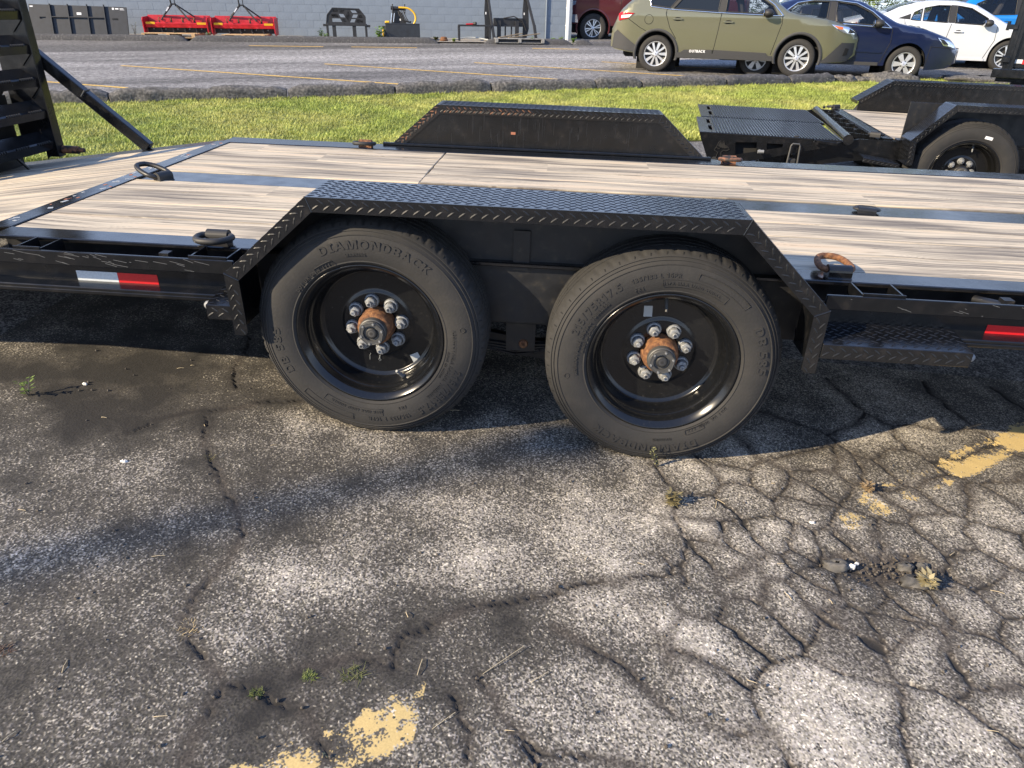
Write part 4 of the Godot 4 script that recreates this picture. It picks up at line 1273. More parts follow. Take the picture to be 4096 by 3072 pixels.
	# front jack, out of frame
	mb = MB.new(); mb.box(Vector3(3.4, 0.26, -1.1), Vector3(0.1, 0.7, 0.1)); mb.box(Vector3(3.4, -0.10, -1.1), Vector3(0.25, 0.02, 0.25)); obj("jack", mb, M.frame, T)

func far_trailer() -> void:
	rng.seed = 402
	var Y := deg_to_rad(7.0)
	var B := Basis(Vector3(cos(Y), 0, sin(Y)), Vector3.UP, Vector3(-sin(Y), 0, cos(Y)))
	var X := Transform3D(Basis(Vector3(0, 0, 1), TILT), Vector3()) * Transform3D(B, Vector3(2.6, 0, -3.5))
	var T := thing("equipment_trailer", "black equipment trailer with folded ribbed ramps, parked behind at the right", "trailer", X)
	var P := [Vector2(0.019, 0.395), Vector2(0.004, 0.568), Vector2(0.232, 0.819), Vector2(1.48, 0.823), Vector2(1.75, 0.57), Vector2(1.75, 0.39)]
	fender("fender", T, P, 0.05, -0.17, 0.043, true, M.tread, M.tread)
	var Q := [Vector2(0.085, 0.597), Vector2(0.085, 0.63), Vector2(0.365, 0.817), Vector2(1.62, 0.82), Vector2(1.9, 0.58)]
	fender("fender", T, Q, -2.30, -2.05, 0.04, false, M.tread, M.tread)
	var mb := MB.new()
	mb.prism(v2([0.10, 0.545, 1.9, 0.545, 1.62, 0.81, 0.37, 0.81, 0.10, 0.628]), -2.056, -2.051)
	var sk := obj("fender_skirt", mb, M.paint, T)
	mb = MB.new()
	for k in 22:
		var x := rng.randf_range(0.4, 1.5)
		mb.bar(Vector3(x, 0.78, -2.050), Vector3(x - rng.randf_range(0.02, 0.06), rng.randf_range(0.58, 0.72), -2.050), 0.0006, rng.randf_range(0.002, 0.005), Vector3(0, 0, 1), 0.0)
	stuff(obj("water_marks", mb, M.frame, sk))
	for k in 9:
		var w := 0.197
		var z := -0.24 - w * (k + 0.5)
		plank(T, Vector3(-0.06 + 0.0 * k, 0.541, z), Vector3(3.2, 0.541, z), w - 0.003, k)
	simple_box("deck_rail", T, Vector3(-0.02, 0.528, -0.24), Vector3(3.2, 0.543, -0.145), M.paint)
	simple_box("deck_rail", T, Vector3(-0.05, 0.528, -2.06), Vector3(3.2, 0.543, -2.01), M.paint)
	mb = MB.new()   # side frame with its sloping tail
	mb.prism(v2([-0.292, 0.531, 3.2, 0.531, 3.2, 0.36, -0.0, 0.40, -0.27, 0.375, -0.65, 0.308, -1.0, 0.285, -1.0, 0.335, -0.69, 0.424]), -0.16, -0.15)
	mb.prism(v2([-0.292, 0.531, 3.2, 0.531, 3.2, 0.36, -0.0, 0.40, -0.27, 0.375, -0.65, 0.308, -1.0, 0.285, -1.0, 0.335, -0.69, 0.424]), -2.06, -2.05)
	obj("side_frame", mb, M.paint, T)
	simple_box("wheel_well_panel", T, Vector3(0.02, 0.30, -0.24), Vector3(1.8, 0.80, -0.232), M.frame)
	mb = MB.new(); mb.bar(Vector3(0.02, 0.44, -0.22), Vector3(1.8, 0.44, -0.22), 0.02, 0.008); obj("panel_rib", mb, M.frame, T)
	tread_plate("step", T, [[Vector3(-0.278, 0.43, 0.04), Vector3(-0.02, 0.40, 0.04), Vector3(-0.278, 0.435, -0.12)], [Vector3(-0.278, 0.398, 0.041), Vector3(-0.02, 0.368, 0.041), Vector3(-0.278, 0.429, 0.041)]], M.tread, M.lug)
	# end beam with pockets, between deck and ramps
	mb = MB.new()
	mb.bar(Vector3(-0.085, 0.535, -0.2), Vector3(-0.085, 0.535, -2.05), 0.10, 0.012)
	mb.box(Vector3(-0.14, 0.47, -1.12), Vector3(0.01, 0.12, 1.85))
	obj("end_beam", mb, M.paint, T)
	mb = MB.new(); mb.cyl(Vector3(-0.375, 0.525, -0.11), Vector3(-0.285, 0.525, -1.99), 0.038, 16); obj("hinge_tube", mb, M.tread, T)
	for k in 6:
		mb = MB.new()
		var z := -0.35 - 0.31 * k
		var x := -0.30 + (-z) * 0.035
		mb.prism(v2([x - 0.05, 0.55, x + 0.12, 0.538, x + 0.14, 0.46, x, 0.45]), z - 0.006, z + 0.006)
		mb.cyl(Vector3(x, 0.555, z), Vector3(x, 0.575, z), 0.012, 8)
		obj("hinge_lug", mb, M.paint, T)
	# two folded ramps
	for k in 2:
		var R := group_node("folded_ramp", T)
		var z0 := [-0.05, -1.0][k] as float
		var z1 := [-0.95, -1.93][k] as float
		var sh := 0.045 * (1.0 if k == 1 else 0.0)
		mb = MB.new()
		mb.box(Vector3(-0.895 + sh, 0.520, (z0 + z1) * 0.5), Vector3(0.93, 0.016, z0 - z1), Basis(), 0.003)
		mb.box(Vector3(-1.425 + sh, 0.520, (z0 + z1) * 0.5), Vector3(0.08, 0.016, z0 - z1), Basis(), 0.003)
		for e in 3: mb.box(Vector3(-1.372 + sh, 0.518, lerpf(z0 - 0.07, z1 + 0.07, e / 2.0)), Vector3(0.034, 0.02, 0.14), Basis(), 0.003)
		obj("top_plate", mb, M.tread, R)
		mb = MB.new()   # ribs pressed across the plate
		var nr := 40
		for e in nr:
			mb.box(Vector3(-1.335 + sh + 0.885 * e / (nr - 1), 0.530, (z0 + z1) * 0.5), Vector3(0.009, 0.006, z0 - z1 - 0.03), Basis(), 0.0025)
		stuff(obj("tread_ribs", mb, M.lug, R))
		mb = MB.new()
		var outl := v2([-1.463, 0.512, -0.44, 0.522, -0.55, 0.465, -1.10, 0.325, -1.365, 0.305])
		var h1 := v2([-1.188, 0.466, -1.031, 0.474, -1.022, 0.408, -1.174, 0.376])
		var h2 := v2([-0.959, 0.472, -0.840, 0.474, -0.840, 0.450, -0.952, 0.427])
		mb.patch(outl, [h1, h2], 0.25, func(p: Vector2) -> Vector3: return Vector3(p.x + sh, p.y, z0 - 0.002))
		mb.patch(outl, [], 0.25, func(p: Vector2) -> Vector3: return Vector3(p.x + sh, p.y, z1 + 0.002), true)
		for h: PackedVector2Array in [h1, h2]:
			for e in h.size(): mb.face([Vector3(h[e].x + sh, h[e].y, z0 - 0.002), Vector3(h[(e + 1) % 4].x + sh, h[(e + 1) % 4].y, z0 - 0.002), Vector3(h[(e + 1) % 4].x + sh, h[(e + 1) % 4].y, z0 - 0.012), Vector3(h[e].x + sh, h[e].y, z0 - 0.012)])
		mb.face([Vector3(-1.463 + sh, 0.512, z0), Vector3(-1.463 + sh, 0.512, z1), Vector3(-1.365 + sh, 0.305, z1), Vector3(-1.365 + sh, 0.305, z0)])
		obj("ramp_side", mb, M.paint, R)
		mb = MB.new()
		mb.prism(v2([-1.44 + sh, 0.50, -0.5 + sh, 0.508, -0.6 + sh, 0.46, -1.1 + sh, 0.335, -1.35 + sh, 0.315]), z1 + 0.03, z0 - 0.06)
		obj("ramp_dark_filler", mb, M.recess_shade, R)  # dark filler added so the cut-outs look shaded
	mb = MB.new()   # cut-out dog's head emblem, left as bare line work
	var em := [[-1.315, 0.345, -1.305, 0.385, -1.335, 0.400, -1.318, 0.432, -1.312, 0.455, -1.298, 0.470, -1.290, 0.452, -1.275, 0.470, -1.262, 0.440], [-1.262, 0.440, -1.235, 0.425, -1.222, 0.412, -1.245, 0.398, -1.268, 0.402, -1.282, 0.385, -1.275, 0.345], [-1.325, 0.42, -1.30, 0.41, -1.29, 0.425, -1.27, 0.418]]
	for L: Array in em:
		var path := []
		for q in v2(L): path.append(Vector3(q.x, q.y, -0.049))
		mb.tube(path, 0.0035, 5)
	mb.prism(v2([-1.318, 0.432, -1.312, 0.455, -1.298, 0.470, -1.290, 0.452, -1.275, 0.470, -1.262, 0.440, -1.235, 0.425, -1.262, 0.415, -1.29, 0.425]), -0.0515, -0.0495)
	obj("emblem", mb, M.dark, T)
	mb = MB.new(); mb.cyl(Vector3(-1.325, 0.33, -0.06), Vector3(-1.325, 0.33, -0.035), 0.021, 18); obj("pivot_pin", mb, M.plastic, T)
	mb = MB.new()
	mb.cyl(Vector3(-1.0, 0.415, -0.05), Vector3(-1.0, 0.415, 0.0), 0.012); mb.cyl(Vector3(-1.02, 0.415, -0.005), Vector3(-0.975, 0.418, -0.005), 0.013); obj("latch_pin", mb, M.zinc, T)
	mb = MB.new()
	var hp := []
	for q in v2([-0.79, 0.34, -0.785, 0.47, -0.775, 0.485, -0.73, 0.485, -0.72, 0.47, -0.715, 0.34]): hp.append(Vector3(q.x, q.y, -0.025))
	mb.tube(hp, 0.007, 8); obj("latch_handle", mb, M.cast, T)
	mb = MB.new(); mb.box(Vector3(-0.752, 0.33, -0.06), Vector3(0.06, 0.09, 0.05), Basis(), 0.01); mb.box(Vector3(-0.752, 0.47, -0.07), Vector3(0.03, 0.14, 0.03), Basis(), 0.004); obj("latch", mb, M.plastic, T)
	mb = MB.new()
	var rp := []
	for q in v2([-1.02, 0.30, -1.005, 0.335, -0.985, 0.335, -0.975, 0.30]): rp.append(Vector3(q.x, q.y, -0.13))
	mb.tube(rp, 0.004, 6); obj("pin_clip", mb, M.zinc, T)
	mb = MB.new(); mb.bar(Vector3(-0.63, 0.515, -0.03), Vector3(-0.46, 0.50, -0.03), 0.02, 0.02); mb.bar(Vector3(-0.63, 0.515, -0.03), Vector3(-0.60, 0.49, -0.03), 0.02, 0.02); obj("ramp_hook", mb, M.paint, T)
	tie_ring(T, Vector3(-0.17, 0.545, -0.20), -0.4, -0.1, M.plastic, M.plastic, 0.1, 0.05)
	tie_ring(T, Vector3(-0.10, 0.545, -2.03), 0.6, -0.1, M.plastic, M.plastic, 0.1, 0.05)
	for x in [0.436, 1.36]:
		var w := trailer_wheel(T, Vector3(x, 0.345, 0.0), 100.0, 95.0, true, false)
		trailer_wheel(T, Vector3(x, 0.345, -2.29), 70.0, 15.0, true, false, -1.0)
		put("valve_stem", wheel_meshes.stem, M.zinc, w, Transform3D(Basis(Vector3(0, 0, 1), deg_to_rad(80.0)), Vector3()))
		mb = MB.new(); mb.box(Vector3(0.085, 0.265, 0.0125), Vector3(0.052, 0.02, 0.001), Basis(Vector3(0, 0, 1), -0.18)); obj("paper_label", mb, M.white, w)
		mb = MB.new(); mb.cyl(Vector3(x, 0.345, -0.22), Vector3(x, 0.345, -1.9), 0.05, 14); obj("axle", mb, M.frame, T)

func dump_trailer() -> void:
	var T := thing("dump_trailer", "tall black dump trailer corner with red and white tape at right edge", "trailer", Transform3D(Basis(Vector3.UP, -0.53), Vector3(5.0, 0.0, -7.0)))
	simple_box("box_side", T, Vector3(0.07, 0.82, -0.12), Vector3(2.6, 1.62, -0.06), M.paint)
	simple_box("tail_gate", T, Vector3(-0.03, 0.84, -2.0), Vector3(0.02, 1.56, -0.1), M.paint)
	var mb := MB.new()
	mb.box(Vector3(0.03, 1.18, -0.05), Vector3(0.10, 0.76, 0.08), Basis(), 0.006)
	mb.box(Vector3(0.03, 1.18, -0.005), Vector3(0.03, 0.76, 0.012), Basis(), 0.003)
	obj("corner_post", mb, M.paint, T)
	mb = MB.new(); mb.box(Vector3(1.2, 0.76, -0.02), Vector3(2.6, 0.09, 0.14), Basis(), 0.006); mb.box(Vector3(1.2, 0.70, -0.10), Vector3(2.5, 0.06, 0.1)); obj("lower_rail", mb, M.paint, T)
	mb = MB.new(); mb.box(Vector3(-0.035, 1.225, 0.0), Vector3(0.10, 0.05, 0.05), Basis(), 0.004); mb.cyl(Vector3(-0.08, 1.19, 0.0), Vector3(-0.08, 1.28, 0.0), 0.016); mb.box(Vector3(0.0, 0.90, 0.0), Vector3(0.07, 0.07, 0.06), Basis(), 0.01); mb.cyl(Vector3(-0.03, 0.86, 0.0), Vector3(-0.03, 0.94, 0.0), 0.018); obj("gate_hinge", mb, M.paint, T)
	for k in 8:
		var x := 0.085 + 0.07 * k
		tape(T, x, x + 0.069, 0.865 - 0.006 * k, 0.905 - 0.006 * k, -0.0588, M.tape_white if k % 2 == 0 else M.tape_red, "reflector_white" if k % 2 == 0 else "reflector_red")
	for x in [1.1, 2.0]:
		trailer_wheel(T, Vector3(x, 0.385, -0.1), 0.0, 20.0, true, false)
	simple_box("chassis", T, Vector3(0.1, 0.42, -1.9), Vector3(2.6, 0.68, -0.3), M.frame)

# ---------------------------------------------------------------- vehicles
func ellipsoid(mb: MB, c: Vector3, r: Vector3, B := Basis()) -> void:
	var rows := []
	for i in 9:
		var t := PI * i / 8.0
		var row := PackedVector3Array()
		for j in 14:
			var a := TAU * j / 14
			row.append(c + B * Vector3(r.x * sin(t) * cos(a), r.y * cos(t), r.z * sin(t) * sin(a)))
		rows.append(row)
	mb.sheet(rows, true, false)

var car_wheels := {}

func car_wheel(parent: Node3D, at: Vector3, r: float, rim: float, kind: String, side: float) -> void:   # outer face at local z = 0
	var key := "%s%.3f" % [kind, r]
	if not car_wheels.has(key):
		var mb := MB.new()
		mb.lathe([Vector2(rim, -0.012), Vector2(rim + 0.012, 0.0), Vector2(lerpf(rim, r, 0.35), 0.006), Vector2(lerpf(rim, r, 0.7), 0.002), Vector2(r - 0.022, -0.008), Vector2(r - 0.006, -0.022), Vector2(r, -0.045), Vector2(r, -0.17), Vector2(r - 0.02, -0.2), Vector2(rim, -0.2)], 48, Transform3D(), null, 60.0)
		var a := mb.done()
		mb = MB.new()
		var dk := MB.new()
		mb.lathe([Vector2(rim - 0.022, -0.05), Vector2(rim - 0.02, -0.02), Vector2(rim - 0.008, -0.008), Vector2(rim, -0.010)], 48, Transform3D(), null, 60.0)
		dk.lathe([Vector2(0.0, -0.075), Vector2(rim * 0.7, -0.075), Vector2(rim - 0.02, -0.05)], 32, Transform3D(), null, 80.0)
		var n: int = {"wagon": 10, "cover": 6, "five": 10, "truck": 12}[kind]
		for k in n:
			var an := TAU * k / n + (0.1 if k % 2 == 0 else -0.1) * float(kind == "five" or kind == "truck")
			var w0: float = {"wagon": 0.030, "cover": 0.05, "five": 0.022, "truck": 0.016}[kind]
			var w1: float = {"wagon": 0.062, "cover": 0.10, "five": 0.034, "truck": 0.036}[kind]
			if kind == "wagon" and k % 2 == 1: w1 = 0.046
			var q := PackedVector2Array([Vector2(0.035, -w0 * 0.5), Vector2(rim - 0.01, -w1 * 0.5), Vector2(rim - 0.01, w1 * 0.5), Vector2(0.035, w0 * 0.5)])
			mb.prism(q, -0.03, -0.014, Transform3D(Basis(Vector3(0, 0, 1), an) * Basis(Vector3(0, 1, 0), 0.03), Vector3()))
		mb.lathe([Vector2(0.0, -0.004), Vector2(0.03, -0.006), Vector2(0.055, -0.012), Vector2(0.058, -0.03)], 20, Transform3D(), null, 60.0)
		for k in 5:
			var q := Vector2.from_angle(TAU * k / 5) * 0.055
			dk.cyl(Vector3(q.x, q.y, -0.02), Vector3(q.x, q.y, -0.008), 0.011, 8)
		car_wheels[key] = [a, mb.done(), dk.done()]
	var w := group_node("wheel", parent, Transform3D(Basis(Vector3.UP, 0.0 if side > 0.0 else PI), at))
	put("tyre", car_wheels[key][0], M.rubber, w)
	put("rim", car_wheels[key][1], M.alloy, w)
	put("brake", car_wheels[key][2], M.alloy_dark, w)

func car(T: Node3D, S: Dictionary) -> void:
	if S.has("ys"):   # heights read off at the wheel's scale, brought to true height
		var ys: float = S.ys
		var wr0: float = S.wr
		var fix := func(y: float) -> float: return wr0 + (y - wr0) * ys if y > wr0 else y
		var fixp := func(q: PackedVector2Array) -> PackedVector2Array:
			for i in q.size(): q[i].y = fix.call(q[i].y)
			return q
		for key in ["top", "bot"]:
			for i in range(1, S[key].size(), 2): S[key][i] = fix.call(S[key][i])
		for key in ["windows", "pillars", "chrome", "seams"]:
			if S.has(key):
				for i in S[key].size(): S[key][i] = fixp.call(S[key][i])
		for h: Array in S.handles: h[1] = fix.call(h[1])
		S.mirror[1] = fix.call(S.mirror[1]); S.belt = fix.call(S.belt)
		for q: Array in S.patches: q[1] = fixp.call(q[1])
	var L: float = S.L
	var W: float = S.W
	var top: Array = S.top
	var bot: Array = S.bot
	var belt: float = S.belt
	var paint: Material = S.paint
	var half := func(x: float, y: float) -> float:
		var w := W
		var f := clampf((x - (L - S.nose)) / S.nose, 0.0, 1.1)
		var r := clampf((S.tail - x) / S.tail, 0.0, 1.1)
		w -= 0.30 * pow(f, 2.6) + 0.16 * pow(r, 2.6)
		var ty := smooth_ramp(top, x)
		var u := clampf((belt - y) / belt, 0.0, 1.0)
		w -= 0.09 * u * u + 0.012 * sin(clampf(u * 5.0, 0.0, PI)) * 0.6
		if y > belt: w -= (y - belt) * S.tumble + 0.25 * pow(maxf(0.0, y - belt - 0.3), 2.0)
		var rr: float = S.get("round", 0.09)
		if y > ty - rr:
			var q := clampf(1.0 - (ty - y) / rr, 0.0, 1.0)
			w -= rr * 0.75 * (1.0 - sqrt(maxf(0.0, 1.0 - q * q)))
		return w
	var on := func(p: Vector2, side: float, out: float) -> Vector3:
		return Vector3(p.x, p.y, side * (half.call(p.x, p.y) + out))
	# side outline with the wheel arches cut out
	var out := PackedVector2Array()
	for k in 60:
		var x := L * k / 59.0
		out.append(Vector2(x, smooth_ramp(bot, x)))
	for k in 90:
		var x := L * (89 - k) / 89.0
		out.append(Vector2(x, smooth_ramp(top, x)))
	var arches := []
	for x: float in S.axles:
		var c := PackedVector2Array()
		for k in 33: c.append(Vector2(x + cos(PI * k / 32.0) * S.arch, S.wr + 0.01 + sin(PI * k / 32.0) * S.arch))
		c.append(Vector2(x - S.arch, 0.0)); c.append(Vector2(x + S.arch, 0.0))
		arches.append(c)
	var holes := arches.duplicate()
	for w: PackedVector2Array in S.windows: holes.append(w)
	var mb := MB.new()
	for s in [1.0, -1.0]:
		mb.patch(out, holes, 0.11, on.bind(s, 0.0), s < 0.0)
	# hood, roof and boot across the car; glass where S.glazed says
	var strip := func(x0: float, x1: float, target: MB, inset: float) -> void:
		var rows := []
		var nn := maxi(2, int((x1 - x0) / 0.07))
		for k in nn + 1:
			var x := lerpf(x0, x1, float(k) / nn)
			var y := smooth_ramp(top, x)
			var w: float = half.call(x, y) - inset
			var row := PackedVector3Array()
			for e in 13:
				var q := e / 6.0 - 1.0
				row.append(Vector3(x, y - 0.001 + 0.035 * (1.0 - q * q) - inset * 0.1, q * w))
			rows.append(row)
		target.sheet(rows, false, true)
	var gl := MB.new()
	var x := 0.0
	for g: Array in S.glazed:
		strip.call(x, g[0], mb, 0.0)
		strip.call(g[0], g[1], gl, 0.0)
		x = g[1]
	strip.call(x, L, mb, 0.0)
	for e in [0.0, L]:   # closing faces at nose and tail
		var rows := []
		for k in 7:
			var y := lerpf(smooth_ramp(bot, e), smooth_ramp(top, e), k / 6.0)
			var row := PackedVector3Array()
			for j in 13:
				var q := j / 6.0 - 1.0
				row.append(Vector3(e + (0.14 if e > 0.0 else -0.05) * (1.0 - q * q), y, q * half.call(e, y)))
			rows.append(row)
		mb.sheet(rows, false, e > 0.0)
	obj("body", mb, paint, T)
	obj("windscreens", gl, M.tint, T)
	# side glass
	for k in S.windows.size():
		for s in [1.0, -1.0]:
			var w := MB.new()
			w.patch(S.windows[k], [], 0.2, on.bind(s, -0.008), s < 0.0)
			var pane := obj("side_window", w, M.tint if k in S.dark_glass else M.glass, T)
			var f := MB.new()
			var path := []
			var poly: PackedVector2Array = S.windows[k]
			for i in poly.size():
				for q in 6: path.append(on.call(poly[i].lerp(poly[(i + 1) % poly.size()], q / 6.0), s, 0.001))
			f.tube(path, 0.011, 5, true)
			obj("window_seal", f, M.plastic, pane)
	if S.has("pillars"):
		for q: PackedVector2Array in S.pillars:
			for s in [1.0, -1.0]:
				var p := MB.new(); p.patch(q, [], 0.2, on.bind(s, 0.003), s < 0.0); obj("pillar_cover", p, M.plastic, T)
	if S.has("chrome"):
		for line: PackedVector2Array in S.chrome:
			for s in [1.0, -1.0]:
				var c := MB.new()
				var path := []
				for i in line.size() - 1:
					for q in 5: path.append(on.call(line[i].lerp(line[i + 1], q / 5.0), s, 0.006))
				path.append(on.call(line[line.size() - 1], s, 0.006))
				c.tube(path, 0.012, 6)
				obj("bright_trim", c, M.chrome, T)
	# shut lines
	for line: PackedVector2Array in S.seams:
		for s in [1.0, -1.0]:
			var c := MB.new()
			var path := []
			for i in line.size() - 1:
				for q in 6: path.append(on.call(line[i].lerp(line[i + 1], q / 6.0), s, 0.0))
			path.append(on.call(line[line.size() - 1], s, 0.0))
			c.tube(path, 0.0055, 4)
			obj("door_gap", c, M.dark, T)
	for h: Array in S.handles:
		for s in [1.0, -1.0]:
			var c := MB.new()
			var P: Vector3 = on.call(Vector2(h[0], h[1]), s, 0.022)
			c.box(P, Vector3(0.19, 0.026, 0.018), Basis(), 0.008)
			for e in [-0.08, 0.08]: c.box(P + Vector3(e, 0, -0.014 * s), Vector3(0.026, 0.024, 0.03), Basis(), 0.004)
			var hd := obj("door_handle", c, S.get("handle_mat", paint), T)
			c = MB.new()
			var cup := PackedVector2Array()
			for k in 14: cup.append(Vector2(h[0] + cos(TAU * k / 14) * 0.07, h[1] + sin(TAU * k / 14) * 0.035))
			c.patch(cup, [], 0.2, on.bind(s, 0.0012), s < 0.0)
			obj("handle_cup", c, M.dark, hd)
	for s in [1.0, -1.0]:
		var c := MB.new()
		var P: Vector3 = on.call(Vector2(S.mirror[0], S.mirror[1]), s, 0.11)
		ellipsoid(c, P, Vector3(0.10, 0.075, 0.11))
		c.box(P + Vector3(-0.005, -0.045, -0.09 * s), Vector3(0.06, 0.03, 0.14), Basis(), 0.01)
		obj("door_mirror", c, S.get("mirror_mat", paint), T)
		c = MB.new()
		ellipsoid(c, P + Vector3(-0.088, 0.0, 0.0), Vector3(0.016, 0.058, 0.085))
		obj("mirror_glass", c, M.chrome, T)
	for q: Array in S.patches:   # [name, outline, offset, material, cell]
		for s in [1.0, -1.0]:
			var c := MB.new()
			c.patch(q[1], arches if q.size() < 5 else [], 0.09, on.bind(s, q[2]), s < 0.0)
			var poly: PackedVector2Array = q[1]
			for i in poly.size():
				var a := poly[i]; var b := poly[(i + 1) % poly.size()]
				c.face_o([on.call(a, s, q[2]), on.call(b, s, q[2]), on.call(b, s, 0.0), on.call(a, s, 0.0)], on.call((poly[0] + poly[poly.size() / 2]) * 0.5, s, 0.0))
			obj(q[0], c, q[3], T)
	if S.has("arch_trim"):
		for xa: float in S.axles:
			for s in [1.0, -1.0]:
				var c := MB.new()
				var rows := []
				for k in 29:
					var a := PI * lerpf(-0.10, 1.10, k / 28.0)
					var row := PackedVector3Array()
					for e in [[0.0, -0.03], [0.0, 0.012], [0.5, 0.018], [1.0, 0.012], [1.0, 0.0]]:
						var rr: float = S.arch - 0.004 + e[0] * S.arch_trim
						var p := Vector2(xa + cos(a) * rr, maxf(S.wr + 0.01 + sin(a) * rr, 0.24))
						row.append(on.call(p, s, e[1]))
					rows.append(row)
				c.sheet(rows, false, s > 0.0)
				obj("arch_moulding", c, S.trim_mat, T)
	# dark floor, wheel wells and a simple cabin
	var ub := MB.new()
	ub.box(Vector3(L * 0.5, 0.42, 0), Vector3(L - 0.5, 0.30, 2.0 * W - 0.52), Basis(), 0.05)
	ub.box(Vector3(L * 0.5, 0.60, 0), Vector3(L - 0.9, 0.34, 2.0 * W - 0.55))
	for xa: float in S.axles:
		for s in [1.0, -1.0]:
			var rows := []
			for k in 15:
				var a := PI * k / 14.0
				rows.append(PackedVector3Array([Vector3(xa + cos(a) * (S.arch + 0.0), S.wr + 0.01 + sin(a) * S.arch, s * (W - 0.10)), Vector3(xa + cos(a) * S.arch, S.wr + 0.01 + sin(a) * S.arch, s * (W - 0.34))]))
			ub.sheet(rows, false, s < 0.0)
			ub.box(Vector3(xa, S.wr + 0.1, s * (W - 0.34)), Vector3(S.arch * 2.0, 0.8, 0.02))
	obj("underbody", ub, M.dark, T)
	if S.has("seats"):
		var sm: Material = S.seat_mat
		for sx: float in S.seats:
			for sz in [-0.36, 0.36]:
				var c := MB.new()
				c.box(Vector3(sx, belt - 0.02, sz), Vector3(0.13, 0.62, 0.48), Basis(Vector3(0, 0, 1), 0.28), 0.05)
				c.box(Vector3(sx - 0.13, belt + 0.30, sz), Vector3(0.09, 0.20, 0.26), Basis(Vector3(0, 0, 1), 0.2), 0.035)
				c.box(Vector3(sx + 0.26, belt - 0.40, sz), Vector3(0.5, 0.16, 0.48), Basis(), 0.05)
				obj("seat", c, sm, T)
		var c := MB.new()
		var ring := []
		var sc := Vector3(S.seats[0] + 0.62, belt + 0.06, -0.36)
		for k in 18: ring.append(sc + Basis(Vector3(0, 0, 1), 0.45) * Vector3(0, sin(TAU * k / 18) * 0.19, cos(TAU * k / 18) * 0.19))
		c.tube(ring, 0.016, 6, true)
		obj("steering_wheel", c, M.plastic, T)
		c = MB.new()
		c.box(Vector3(S.seats[0] + 0.92, belt - 0.10, 0), Vector3(0.45, 0.25, 2.0 * W - 0.4), Basis(), 0.06)
		obj("dashboard", c, M.plastic, T)
	for xa: float in S.axles:
		for s in [1.0, -1.0]:
			car_wheel(T, Vector3(xa, S.wr, s * (W - 0.045)), S.wr, S.rim, S.wheel, s)

func car_at(contact: Vector3, a: float, x: float, w: float, flip := false) -> Transform3D:   # contact: ground under the near wheel at local x
	var f := Vector3(cos(a), 0, sin(a))
	if flip: f = -f
	var r := Vector3(-f.z, 0, f.x)
	var near := -r if flip else r
	return Transform3D(Basis(f, Vector3.UP, r), contact - f * x - near * (w - 0.1))

